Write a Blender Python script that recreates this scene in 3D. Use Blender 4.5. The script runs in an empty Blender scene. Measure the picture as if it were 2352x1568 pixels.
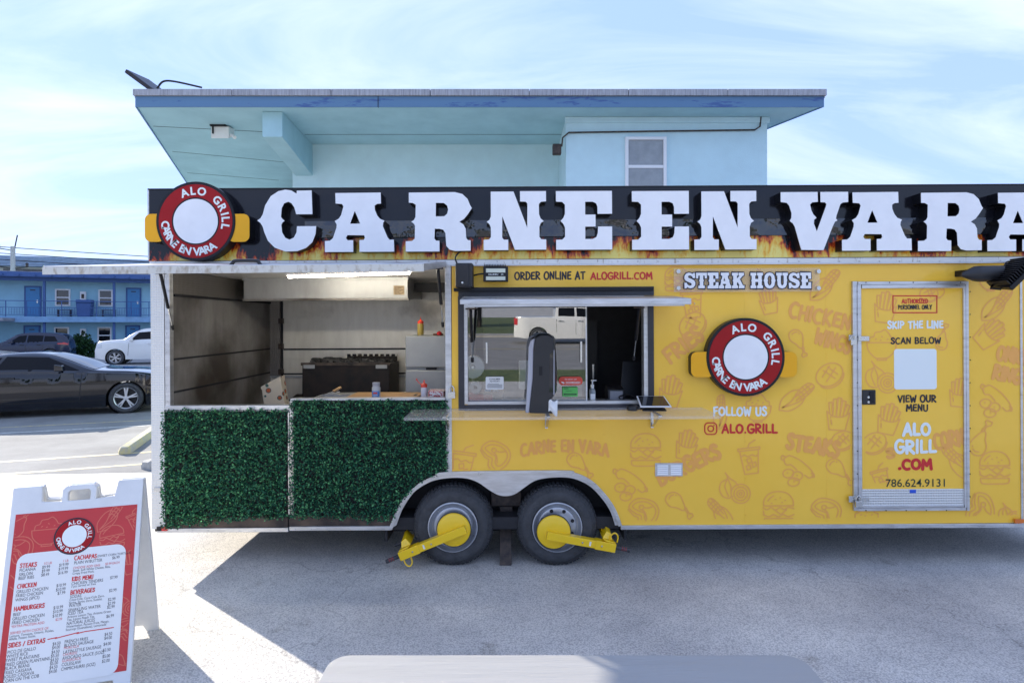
import bpy, math, random
import numpy as np
from mathutils import Vector, Matrix
from mathutils.geometry import tessellate_polygon
R_ = math.radians
scene = bpy.context.scene
COL = scene.collection
# ------------------------------------------------------------------ camera, sky, sun, exposure
FPX, CX, HY, CAMH, YT = 1386.0, 1176.0, 740.0, 2.04, 5.04   # focal length, centre and horizon measured on a 2352 px wide picture
cam = bpy.data.objects.new('camera', bpy.data.cameras.new('camera')); COL.objects.link(cam)
cam.location = (0, 0, CAMH); cam.rotation_euler = (R_(90), 0, 0)
cam.data.sensor_width = 36; cam.data.lens = FPX / 2352 * 36
cam.data.shift_y = -(784 - HY) / 2352
cam.data.clip_start = 0.05; cam.data.clip_end = 3000
scene.camera = cam
SUN_EL, SUN_AZ = R_(22.0), math.atan2(-0.78, 0.625)          # the sun stands behind the trailer, to the left
w = bpy.data.worlds.new('World'); scene.world = w; w.use_nodes = True
nt = w.node_tree; nt.nodes.clear()
def wn(t, **k):
    n = nt.nodes.new(t)
    for a, b in k.items(): setattr(n, a, b)
    return n
out = wn('ShaderNodeOutputWorld'); bg = wn('ShaderNodeBackground'); sky = wn('ShaderNodeTexSky')
sky.sky_type = 'NISHITA'; sky.sun_disc = False; sky.sun_elevation = SUN_EL; sky.sun_rotation = SUN_AZ
sky.air_density = 1.0; sky.dust_density = 0.15; sky.ozone_density = 1.6; sky.altitude = 0
bg.inputs[1].default_value = SKY_S = 0.10
tc = wn('ShaderNodeTexCoord'); sx = wn('ShaderNodeSeparateXYZ'); nt.links.new(tc.outputs['Generated'], sx.inputs[0])
def wm(op, a, b, clamp=False):
    n = wn('ShaderNodeMath', operation=op, use_clamp=clamp)
    for i, v in enumerate((a, b)):
        if isinstance(v, (int, float)): n.inputs[i].default_value = v
        elif v is not None: nt.links.new(v, n.inputs[i])
    return n.outputs[0]
zz = wm('ADD', wm('MAXIMUM', sx.outputs[2], 0.0), 0.22)
cxyz = wn('ShaderNodeCombineXYZ'); nt.links.new(wm('DIVIDE', sx.outputs[0], zz), cxyz.inputs[0]); nt.links.new(wm('DIVIDE', sx.outputs[1], zz), cxyz.inputs[1])
mp = wn('ShaderNodeMapping'); mp.inputs['Rotation'].default_value = (0, 0, R_(32)); mp.inputs['Scale'].default_value = (0.55, 1.5, 1)
mp.inputs['Location'].default_value = (1.3, 0.4, 0)
nt.links.new(cxyz.outputs[0], mp.inputs[0])
n1 = wn('ShaderNodeTexNoise'); n1.inputs['Scale'].default_value = 1.5; n1.inputs['Detail'].default_value = 9; n1.inputs['Roughness'].default_value = 0.58; n1.inputs['Distortion'].default_value = 0.7
nt.links.new(mp.outputs[0], n1.inputs['Vector'])
cr = wn('ShaderNodeValToRGB'); cr.color_ramp.elements[0].position = 0.42; cr.color_ramp.elements[1].position = 0.70
cr.color_ramp.elements[0].color = (0, 0, 0, 1); cr.color_ramp.elements[1].color = (1, 1, 1, 1)
nt.links.new(n1.outputs[0], cr.inputs[0])
veil = wn('ShaderNodeMixRGB', blend_type='MIX'); veil.inputs[0].default_value = 0.93; veil.inputs[2].default_value = (0.88, 1.25, 2.35, 1)   # thin high haze
nt.links.new(sky.outputs[0], veil.inputs[1])
mx = wn('ShaderNodeMixRGB', blend_type='MIX'); mx.inputs[2].default_value = (2.2, 2.4, 2.8, 1)                                                  # cirrus
nt.links.new(wm('MULTIPLY', cr.outputs[0], 0.6), mx.inputs[0]); nt.links.new(veil.outputs[0], mx.inputs[1])
nt.links.new(mx.outputs[0], bg.inputs[0]); nt.links.new(bg.outputs[0], out.inputs[0])
sl = bpy.data.lights.new('sun', 'SUN'); sl.energy = 2.0; sl.angle = R_(0.5); sl.color = (1.0, 0.92, 0.80)
so = bpy.data.objects.new('sun', sl); COL.objects.link(so)
SD = Vector((0.78 * math.cos(SUN_EL), -0.625 * math.cos(SUN_EL), -math.sin(SUN_EL)))
so.rotation_euler = SD.to_track_quat('-Z', 'Y').to_euler(); so.location = (-10, 10, 12)
vs = scene.view_settings; vs.view_transform = 'Standard'; vs.look = 'None'; vs.exposure = 2.5; vs.gamma = 1; vs.use_curve_mapping = False

# ------------------------------------------------------------------ helpers
TILT = -0.0055      # the trailer stands a touch higher at its right end
CT, ST = math.cos(TILT), math.sin(TILT)
def WP(x, y, d=0.0):                      # picture point on the plane d behind the trailer's face -> world
    k = (YT + d) / FPX
    return ((x - CX) * k, YT + d, CAMH + (HY - y) * k)
def P(x, y, d=0.0):                       # the same in the trailer's own axes (u right, d into the trailer, v up)
    X, _, Z = WP(x, y, d)
    return (X * CT - Z * ST, d, X * ST + Z * CT)
def GP(x, y):                             # picture point on the flat ground
    Y = CAMH * FPX / (y - HY)
    return ((x - CX) / FPX * Y, Y, 0.0)
def UV2(x, y, d=0.0):
    p = P(x, y, d); return (p[0], p[2])

class MB:
    def __init__(s): s.v = []; s.f = []
    def add(s, vs, fs):
        o = len(s.v); s.v += [tuple(v) for v in vs]; s.f += [tuple(i + o for i in f) for f in fs]; return s
    def box(s, x0, x1, y0, y1, z0, z1):
        x0, x1 = min(x0, x1), max(x0, x1); y0, y1 = min(y0, y1), max(y0, y1); z0, z1 = min(z0, z1), max(z0, z1)
        return s.add([(x0,y0,z0),(x1,y0,z0),(x1,y1,z0),(x0,y1,z0),(x0,y0,z1),(x1,y0,z1),(x1,y1,z1),(x0,y1,z1)],
                     [(0,3,2,1),(4,5,6,7),(0,1,5,4),(1,2,6,5),(2,3,7,6),(3,0,4,7)])
    def hexa(s, b, t):                    # two quads, bottom and top, same winding
        return s.add(list(b) + list(t), [(0,3,2,1),(4,5,6,7),(0,1,5,4),(1,2,6,5),(2,3,7,6),(3,0,4,7)])
    def bar(s, a, b, wd, h, up=(0,0,1)):
        a, b, up = Vector(a), Vector(b), Vector(up); t = (b - a).normalized(); sd = t.cross(up)
        if sd.length < 1e-4: sd = t.cross(Vector((1,0,0)))
        sd.normalize(); u = sd.cross(t)
        q = [sd*(-wd/2)+u*(-h/2), sd*(wd/2)+u*(-h/2), sd*(wd/2)+u*(h/2), sd*(-wd/2)+u*(h/2)]
        return s.hexa([a + x for x in q], [b + x for x in q])
    def tube(s, pts, r, n=8, caps=True):
        pts = [Vector(p) for p in pts]; rr = r if isinstance(r, (list, tuple)) else [r] * len(pts)
        o = len(s.v); ref = None
        for i, p in enumerate(pts):
            t = (pts[min(i+1, len(pts)-1)] - pts[max(i-1, 0)]).normalized()
            if ref is None:
                ref = t.cross(Vector((0,0,1)))
                if ref.length < 1e-3: ref = t.cross(Vector((1,0,0)))
            ref = (ref - t * ref.dot(t)).normalized(); b = t.cross(ref)
            for k in range(n):
                a = 2*math.pi*k/n; s.v.append(tuple(p + ref*(math.cos(a)*rr[i]) + b*(math.sin(a)*rr[i])))
        for i in range(len(pts)-1):
            for k in range(n):
                s.f.append((o+i*n+k, o+i*n+(k+1)%n, o+(i+1)*n+(k+1)%n, o+(i+1)*n+k))
        if caps:
            s.f.append(tuple(o+k for k in range(n))[::-1]); s.f.append(tuple(o+(len(pts)-1)*n+k for k in range(n)))
        return s
    def lathe(s, prof, c=(0,0,0), axis='z', n=24, cap=False):  # prof: (radius, height along the axis)
        o = len(s.v); c = Vector(c)
        for r, h in prof:
            for k in range(n):
                a = 2*math.pi*k/n; x, y = r*math.cos(a), r*math.sin(a)
                q = {'z': (x, y, h), 'y': (x, h, y), 'x': (h, x, y)}[axis]
                s.v.append(tuple(c + Vector(q)))
        for i in range(len(prof)-1):
            for k in range(n): s.f.append((o+i*n+k, o+i*n+(k+1)%n, o+(i+1)*n+(k+1)%n, o+(i+1)*n+k))
        if cap:
            s.f.append(tuple(o+k for k in range(n))); s.f.append(tuple(o+(len(prof)-1)*n+k for k in range(n)))
        return s
    def prism(s, contours, d0, d1, mapf=None):     # flat outline(s) (u, v), first the outer one, then holes; extruded along d
        cs = [[Vector((p[0], p[1], 0)) for p in c] for c in contours]
        tri = tessellate_polygon(cs); flat = [p for c in cs for p in c]; n = len(flat)
        mf = mapf or (lambda u, v, d: (u, d, v))
        vs = [mf(p.x, p.y, d0) for p in flat]; fs = [tuple(t) for t in tri]
        if d1 is not None:
            vs += [mf(p.x, p.y, d1) for p in flat]; fs += [tuple(i + n for i in t[::-1]) for t in tri]
            o = 0
            for c in cs:
                m = len(c)
                for i in range(m): fs.append((o+i, o+(i+1)%m, n+o+(i+1)%m, n+o+i))
                o += m
        return s.add(vs, fs)
    def grid(s, fn, nu, nv):
        vs = [fn(i/nu, j/nv) for j in range(nv+1) for i in range(nu+1)]
        fs = [(j*(nu+1)+i, j*(nu+1)+i+1, (j+1)*(nu+1)+i+1, (j+1)*(nu+1)+i) for j in range(nv) for i in range(nu)]
        return s.add(vs, fs)
    def build(s, name, m, parent=None, smooth=40, bevel=0, off=None, recalc=True, seg=2):
        me = bpy.data.meshes.new(name)
        v = s.v if off is None else [(a[0]-off[0], a[1]-off[1], a[2]-off[2]) for a in s.v]
        me.from_pydata(v, [], s.f); me.materials.append(m)
        if recalc:
            import bmesh
            bm = bmesh.new(); bm.from_mesh(me); bmesh.ops.recalc_face_normals(bm, faces=bm.faces); bm.to_mesh(me); bm.free()
        if smooth:
            me.shade_smooth(); me.set_sharp_from_angle(angle=R_(smooth))
        me.update()
        o = bpy.data.objects.new(name, me); COL.objects.link(o)
        if parent is not None: o.parent = parent
        if bevel:
            b = o.modifiers.new('b', 'BEVEL'); b.width = bevel; b.segments = seg; b.limit_method = 'ANGLE'; b.angle_limit = R_(40); b.harden_normals = True
        return o
def box(name, m, parent, a, bevel=0): return MB().box(*a).build(name, m, parent, bevel=bevel)
def tag(o, label=None, cat=None, group=None, kind=None):
    for k, v in (('label', label), ('category', cat), ('group', group), ('kind', kind)):
        if v: o[k] = v
    return o
def thing(name, label, cat, loc=(0,0,0), rz=0, group=None, rot=None):
    o = bpy.data.objects.new(name, None); COL.objects.link(o); o.location = loc; o.rotation_euler = rot or (0, 0, rz)
    o.empty_display_size = 0.2
    return tag(o, label, cat, group)
def stuff(o): o['kind'] = 'stuff'; return o
def struct(o): o['kind'] = 'structure'; return o
def smooth_pts(p, n=6, closed=False):
    if len(p) < 3: return list(p)
    q = []; m = len(p); rng = range(m if closed else m-1)
    for i in rng:
        if closed: a, b, c, d = p[(i-1) % m], p[i], p[(i+1) % m], p[(i+2) % m]
        else: a, b, c, d = p[max(i-1,0)], p[i], p[i+1], p[min(i+2,m-1)]
        for k in range(n):
            t = k/n
            q.append(tuple(0.5*((2*b[j]) + (-a[j]+c[j])*t + (2*a[j]-5*b[j]+4*c[j]-d[j])*t*t + (-a[j]+3*b[j]-3*c[j]+d[j])*t**3) for j in range(len(b))))
    if not closed: q.append(tuple(p[-1]))
    return q
def interp(tab, x):
    if x <= tab[0][0]: return tab[0][1]
    for (a, b), (c, d) in zip(tab, tab[1:]):
        if x <= c: return b + (d-b)*(x-a)/(c-a)
    return tab[-1][1]
# flat brush strokes for printed lettering and line drawings: pieces step forward by a hair so none are coplanar
class Ink:
    def __init__(s, d=0.0, step=0.00001): s.mb = MB(); s.d = d; s.step = step; s.k = 0
    def stroke(s, pts, wd, closed=False, mapf=None):
        if not closed and len(pts) > 2:          # sharp corners: separate strokes with round ends
            run = [pts[0]]
            for i in range(1, len(pts)-1):
                run.append(pts[i]); a, b, c = pts[i-1], pts[i], pts[i+1]
                t = abs((math.atan2(c[1]-b[1], c[0]-b[0])-math.atan2(b[1]-a[1], b[0]-a[0])+math.pi) % (2*math.pi)-math.pi)
                if t > 0.75: s.stroke1(run, wd, False, mapf); run = [pts[i]]
            run.append(pts[-1]); s.stroke1(run, wd, False, mapf)
        else: s.stroke1(pts, wd, closed, mapf)
    def stroke1(s, pts, wd, closed=False, mapf=None):
        mf = mapf or (lambda u, v, d: (u, d, v)); pts = [p for i, p in enumerate(pts) if i == 0 or math.dist(p, pts[i-1]) > 1e-6]
        if closed and math.dist(pts[0], pts[-1]) < 1e-6: pts = pts[:-1]
        n = len(pts); L, Rr = [], []
        for i in range(n):
            a = pts[(i-1) % n] if (closed or i > 0) else pts[i]; b = pts[(i+1) % n] if (closed or i < n-1) else pts[i]
            tx, ty = b[0]-a[0], b[1]-a[1]; l = math.hypot(tx, ty) or 1; tx, ty = tx/l, ty/l; mit = 1.0
            if 0 < i < n-1 or closed:
                e = (pts[i][0]-a[0], pts[i][1]-a[1]); el = math.hypot(*e) or 1
                mit = min(1.6, 1/max(0.4, abs((e[0]*tx+e[1]*ty)/el)))
            h = wd/2*mit; L.append((pts[i][0]-ty*h, pts[i][1]+tx*h)); Rr.append((pts[i][0]+ty*h, pts[i][1]-tx*h))
        d = s.d - s.k*s.step; s.k += 1
        vs = [mf(*p, d) for p in L] + [mf(*p, d) for p in Rr]
        fs = [(i, (i+1) % n, n+(i+1) % n, n+i) for i in range(n if closed else n-1)]
        s.mb.add(vs, fs)
        if not closed:
            for e in (pts[0], pts[-1]):
                d = s.d - s.k*s.step; s.k += 1
                s.mb.add([mf(e[0]+math.cos(a)*wd/2, e[1]+math.sin(a)*wd/2, d) for a in [2*math.pi*k/10 for k in range(10)]], [tuple(range(10))])
    def build(s, name, m, parent): return s.mb.build(name, m, parent, smooth=0)

# ------------------------------------------------------------------ materials
def mat(name, col, rough=0.5, metal=0.0, var=0.0, vscale=8.0, col2=None, bump=0.0, bscale=40.0, coat=0.0, spec=0.5, stretch=(1,1,1), trans=0.0, emit=None, estr=0.0, rvar=0.0, detail=6, ramp=(0.35, 0.65)):
    m = bpy.data.materials.new(name); m.use_nodes = True; n = m.node_tree; b = n.nodes['Principled BSDF']
    b.inputs['Base Color'].default_value = (*col, 1); b.inputs['Roughness'].default_value = rough; b.inputs['Metallic'].default_value = metal
    b.inputs['Coat Weight'].default_value = coat; b.inputs['Coat Roughness'].default_value = 0.06; b.inputs['Specular IOR Level'].default_value = spec
    b.inputs['Transmission Weight'].default_value = trans
    if emit: b.inputs['Emission Color'].default_value = (*emit, 1); b.inputs['Emission Strength'].default_value = estr
    if var or bump or rvar:
        t = n.nodes.new('ShaderNodeTexCoord'); mp = n.nodes.new('ShaderNodeMapping'); mp.inputs['Scale'].default_value = stretch
        n.links.new(t.outputs['Object'], mp.inputs[0])
    if var or rvar:
        z = n.nodes.new('ShaderNodeTexNoise'); z.inputs['Scale'].default_value = vscale; z.inputs['Detail'].default_value = detail; z.inputs['Roughness'].default_value = 0.62
        n.links.new(mp.outputs[0], z.inputs['Vector'])
        r = n.nodes.new('ShaderNodeValToRGB'); r.color_ramp.elements[0].position, r.color_ramp.elements[1].position = ramp
        c2 = col2 or tuple(c*(1-var) for c in col)
        r.color_ramp.elements[0].color = (*c2, 1); r.color_ramp.elements[1].color = (*col, 1)
        n.links.new(z.outputs[0], r.inputs[0])
        if var: n.links.new(r.outputs[0], b.inputs['Base Color'])
        if rvar:
            q = n.nodes.new('ShaderNodeMapRange'); q.inputs[1].default_value = 0.3; q.inputs[2].default_value = 0.7
            q.inputs[3].default_value = max(0, rough-rvar); q.inputs[4].default_value = min(1, rough+rvar); n.links.new(z.outputs[0], q.inputs[0]); n.links.new(q.outputs[0], b.inputs['Roughness'])
    if bump:
        z2 = n.nodes.new('ShaderNodeTexNoise'); z2.inputs['Scale'].default_value = bscale; z2.inputs['Detail'].default_value = 3
        n.links.new(mp.outputs[0], z2.inputs['Vector'])
        bp = n.nodes.new('ShaderNodeBump'); bp.inputs['Strength'].default_value = min(1, bump); bp.inputs['Distance'].default_value = 0.02*max(1, bump)
        n.links.new(z2.outputs[0], bp.inputs['Height']); n.links.new(bp.outputs[0], b.inputs['Normal'])
    return m
def glass(name, tint=(0.9,0.95,0.95), refl=0.2, rough=0.0):
    m = bpy.data.materials.new(name); m.use_nodes = True; n = m.node_tree; n.nodes.clear()
    o = n.nodes.new('ShaderNodeOutputMaterial'); t = n.nodes.new('ShaderNodeBsdfTransparent'); g = n.nodes.new('ShaderNodeBsdfGlossy'); x = n.nodes.new('ShaderNodeMixShader'); f = n.nodes.new('ShaderNodeFresnel')
    t.inputs[0].default_value = (*tint, 1); g.inputs['Roughness'].default_value = rough; f.inputs[0].default_value = 1.5
    a = n.nodes.new('ShaderNodeMath'); a.operation = 'ADD'; a.use_clamp = True; a.inputs[1].default_value = refl; n.links.new(f.outputs[0], a.inputs[0])
    n.links.new(a.outputs[0], x.inputs[0]); n.links.new(t.outputs[0], x.inputs[1]); n.links.new(g.outputs[0], x.inputs[2]); n.links.new(x.outputs[0], o.inputs[0])
    return m
def leafmat(name, c1, c2, c3):
    m = mat(name, c1, 0.55, spec=0.22); n = m.node_tree; b = n.nodes['Principled BSDF']
    g = n.nodes.new('ShaderNodeNewGeometry'); r = n.nodes.new('ShaderNodeValToRGB')
    r.color_ramp.elements[0].color = (*c1, 1); r.color_ramp.elements[1].color = (*c3, 1); e = r.color_ramp.elements.new(0.6); e.color = (*c2, 1)
    n.links.new(g.outputs['Random Per Island'], r.inputs[0]); n.links.new(r.outputs[0], b.inputs['Base Color'])
    return m
M = {}
M['yellow'] = mat('yellow_vinyl', (0.98, 0.585, 0.065), 0.30, var=0.10, vscale=1.3, col2=(0.96, 0.55, 0.05), bump=0.5, bscale=2.6, coat=0.28, spec=0.3, ramp=(0.3, 0.7))
M['inkorange'] = mat('orange_print', (0.88, 0.40, 0.08), 0.4)
M['inkred'] = mat('red_print', (0.62, 0.018, 0.018), 0.4)
M['inkblack'] = mat('black_print', (0.012, 0.012, 0.02), 0.4)
M['inkwhite'] = mat('white_print', (0.80, 0.84, 0.80), 0.4)
M['alu'] = mat('aluminium', (0.66, 0.66, 0.66), 0.36, 0.75, var=0.25, vscale=5, rvar=0.1, stretch=(1,1,6))
M['alurust'] = mat('weathered_aluminium', (0.72, 0.72, 0.70), 0.42, 0.55, var=0.5, vscale=9, col2=(0.30, 0.23, 0.16), stretch=(3,1,0.6), ramp=(0.27, 0.42))
M['white'] = mat('white_plastic', (0.80, 0.80, 0.78), 0.42, var=0.08, vscale=6)
M['letterwhite'] = mat('white_acrylic', (0.88, 0.87, 0.86), 0.30, var=0.06, vscale=7, coat=0.2)
M['black'] = mat('black_metal', (0.008, 0.008, 0.011), 0.38, var=0.3, vscale=10, spec=0.35)
M['blackgloss'] = mat('black_gloss', (0.005, 0.005, 0.008), 0.07, spec=1.0, bump=0.8, bscale=6)
M['blackplastic'] = mat('black_plastic', (0.018, 0.018, 0.020), 0.42, var=0.2)
M['greyplastic'] = mat('grey_plastic', (0.33, 0.33, 0.36), 0.45, var=0.1)
M['navy'] = mat('dark_navy_frame', (0.020, 0.021, 0.032), 0.38, coat=0.2, var=0.2)
M['rubber'] = mat('tyre_rubber', (0.055, 0.057, 0.062), 0.72, var=0.35, vscale=14, bump=0.3, bscale=60)
M['rim'] = mat('silver_rim', (0.48, 0.50, 0.54), 0.32, 0.6, var=0.15)
M['clampyellow'] = mat('yellow_paint', (0.90, 0.58, 0.008), 0.30, coat=0.4, var=0.5, vscale=16, col2=(0.42,0.26,0.02), ramp=(0.24,0.31))
M['rust'] = mat('rusty_steel', (0.10, 0.075, 0.06), 0.75, 0.2, var=0.6, vscale=12, col2=(0.028, 0.024, 0.024))
M['under'] = mat('underbody_black', (0.018, 0.018, 0.022), 0.7, var=0.4, vscale=9)
M['tread'] = None
M['chrome'] = mat('zinc_plated', (0.6, 0.6, 0.58), 0.25, 0.9)
M['redlamp'] = mat('red_lens', (0.5, 0.01, 0.01), 0.15, coat=0.8)
M['amber'] = mat('amber_lens', (0.7, 0.16, 0.01), 0.15, coat=0.8)
M['glass'] = glass('sliding_glass', (0.84, 0.88, 0.88), 0.20)
M['darkglass'] = mat('dark_glass', (0.012, 0.014, 0.018), 0.04, spec=0.8)
M['acrylic'] = None
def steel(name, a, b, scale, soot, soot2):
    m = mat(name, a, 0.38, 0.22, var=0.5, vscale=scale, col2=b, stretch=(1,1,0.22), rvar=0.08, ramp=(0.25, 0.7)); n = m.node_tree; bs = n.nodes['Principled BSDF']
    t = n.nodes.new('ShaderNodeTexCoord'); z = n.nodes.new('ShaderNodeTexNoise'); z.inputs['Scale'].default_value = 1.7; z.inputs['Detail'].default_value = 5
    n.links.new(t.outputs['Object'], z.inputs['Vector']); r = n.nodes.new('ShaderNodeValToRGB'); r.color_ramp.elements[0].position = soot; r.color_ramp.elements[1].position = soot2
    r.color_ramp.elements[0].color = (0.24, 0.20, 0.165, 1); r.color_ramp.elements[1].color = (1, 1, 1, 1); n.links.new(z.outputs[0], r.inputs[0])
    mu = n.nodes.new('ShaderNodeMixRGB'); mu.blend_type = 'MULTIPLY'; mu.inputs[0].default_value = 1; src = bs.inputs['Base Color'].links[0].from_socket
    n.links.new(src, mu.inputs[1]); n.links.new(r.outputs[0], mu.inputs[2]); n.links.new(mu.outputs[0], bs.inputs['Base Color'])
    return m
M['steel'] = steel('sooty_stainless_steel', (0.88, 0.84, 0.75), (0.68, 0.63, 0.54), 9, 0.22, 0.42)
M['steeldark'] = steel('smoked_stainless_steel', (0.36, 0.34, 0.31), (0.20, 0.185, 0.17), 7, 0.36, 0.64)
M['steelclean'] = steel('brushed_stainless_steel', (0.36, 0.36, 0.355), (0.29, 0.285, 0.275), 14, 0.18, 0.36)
def diamond(name, col):
    m = mat(name, col, 0.34, 0.7); n = m.node_tree; b = n.nodes['Principled BSDF']
    t = n.nodes.new('ShaderNodeTexCoord'); s = n.nodes.new('ShaderNodeSeparateXYZ'); n.links.new(t.outputs['Object'], s.inputs[0])
    def mth(op, a, c):
        q = n.nodes.new('ShaderNodeMath'); q.operation = op
        for i, v in enumerate((a, c)):
            if isinstance(v, (int, float)): q.inputs[i].default_value = v
            else: n.links.new(v, q.inputs[i])
        return q.outputs[0]
    ad = mth('ADD', s.outputs[0], s.outputs[1])
    p = mth('MULTIPLY', mth('SINE', mth('MULTIPLY', mth('ADD', ad, s.outputs[2]), 150.0), 0), mth('SINE', mth('MULTIPLY', mth('SUBTRACT', ad, s.outputs[2]), 150.0), 0))
    bp = n.nodes.new('ShaderNodeBump'); bp.inputs['Strength'].default_value = 0.3; bp.inputs['Distance'].default_value = 0.006
    n.links.new(p, bp.inputs['Height']); n.links.new(bp.outputs[0], b.inputs['Normal'])
    return m
M['tread'] = diamond('diamond_plate', (0.66, 0.66, 0.64))
M['treaddark'] = diamond('smoked_diamond_plate', (0.24, 0.22, 0.20))
def mk_acrylic(name='clear_acrylic', f=0.24):
    m = bpy.data.materials.new(name); m.use_nodes = True; n = m.node_tree; b = n.nodes['Principled BSDF']; o = n.nodes['Material Output']
    b.inputs['Base Color'].default_value = (0.78, 0.76, 0.72, 1); b.inputs['Roughness'].default_value = 0.12
    t = n.nodes.new('ShaderNodeBsdfTransparent'); x = n.nodes.new('ShaderNodeMixShader'); x.inputs[0].default_value = f
    n.links.new(t.outputs[0], x.inputs[1]); n.links.new(b.outputs[0], x.inputs[2]); n.links.new(x.outputs[0], o.inputs[0]); return m
M['acrylic'] = mk_acrylic(); M['plate'] = mk_acrylic('clear_plate', 0.14)
def mk_flames():
    m = mat('flame_printed_vinyl', (0.006, 0.006, 0.010), 0.14, spec=0.4, bump=0.25, bscale=2.5); n = m.node_tree; b = n.nodes['Principled BSDF']
    t = n.nodes.new('ShaderNodeTexCoord'); s = n.nodes.new('ShaderNodeSeparateXYZ'); n.links.new(t.outputs['Object'], s.inputs[0])
    def noise(scale, st, det, dist):
        mp = n.nodes.new('ShaderNodeMapping'); mp.inputs['Scale'].default_value = st; n.links.new(t.outputs['Object'], mp.inputs[0])
        z = n.nodes.new('ShaderNodeTexNoise'); z.inputs['Scale'].default_value = scale; z.inputs['Detail'].default_value = det; z.inputs['Distortion'].default_value = dist
        n.links.new(mp.outputs[0], z.inputs['Vector']); return z.outputs[0]
    def mth(op, a, c):
        q = n.nodes.new('ShaderNodeMath'); q.operation = op
        for i, v in enumerate((a, c)):
            if isinstance(v, (int, float)): q.inputs[i].default_value = v
            else: n.links.new(v, q.inputs[i])
        return q.outputs[0]
    v = mth('DIVIDE', mth('SUBTRACT', s.outputs[2], FLAME_Z0), 0.30)
    big = noise(2.2, (1, 0, 0.15), 2, 0.2); lick = noise(9, (1.5, 0, 0.42), 5, 1.4); fine = noise(24, (1.4, 0, 0.7), 4, 1.0)
    hgt = mth('ADD', mth('MULTIPLY', mth('SUBTRACT', big, 0.5), 3.6), mth('ADD', mth('MULTIPLY', mth('SUBTRACT', lick, 0.5), 1.9), mth('MULTIPLY', mth('SUBTRACT', fine, 0.5), 0.9)))
    heat = mth('SUBTRACT', mth('ADD', 0.90, hgt), mth('MULTIPLY', v, 1.35))
    r = n.nodes.new('ShaderNodeValToRGB'); e = r.color_ramp.elements
    e[0].position = 0.10; e[0].color = (0.008, 0.008, 0.012, 1); e[1].position = 1.0; e[1].color = (0.85, 0.70, 0.18, 1)
    for p, c in ((0.2, (0.16, 0.012, 0.006)), (0.36, (0.5, 0.06, 0.01)), (0.5, (0.75, 0.24, 0.02)), (0.66, (0.82, 0.48, 0.05))):
        q = e.new(p); q.color = (*c, 1)
    n.links.new(heat, r.inputs[0]); n.links.new(r.outputs[0], b.inputs['Base Color']); return m
FLAME_Z0 = P(1200, 592)[2]
M['flame'] = mk_flames()
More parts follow.
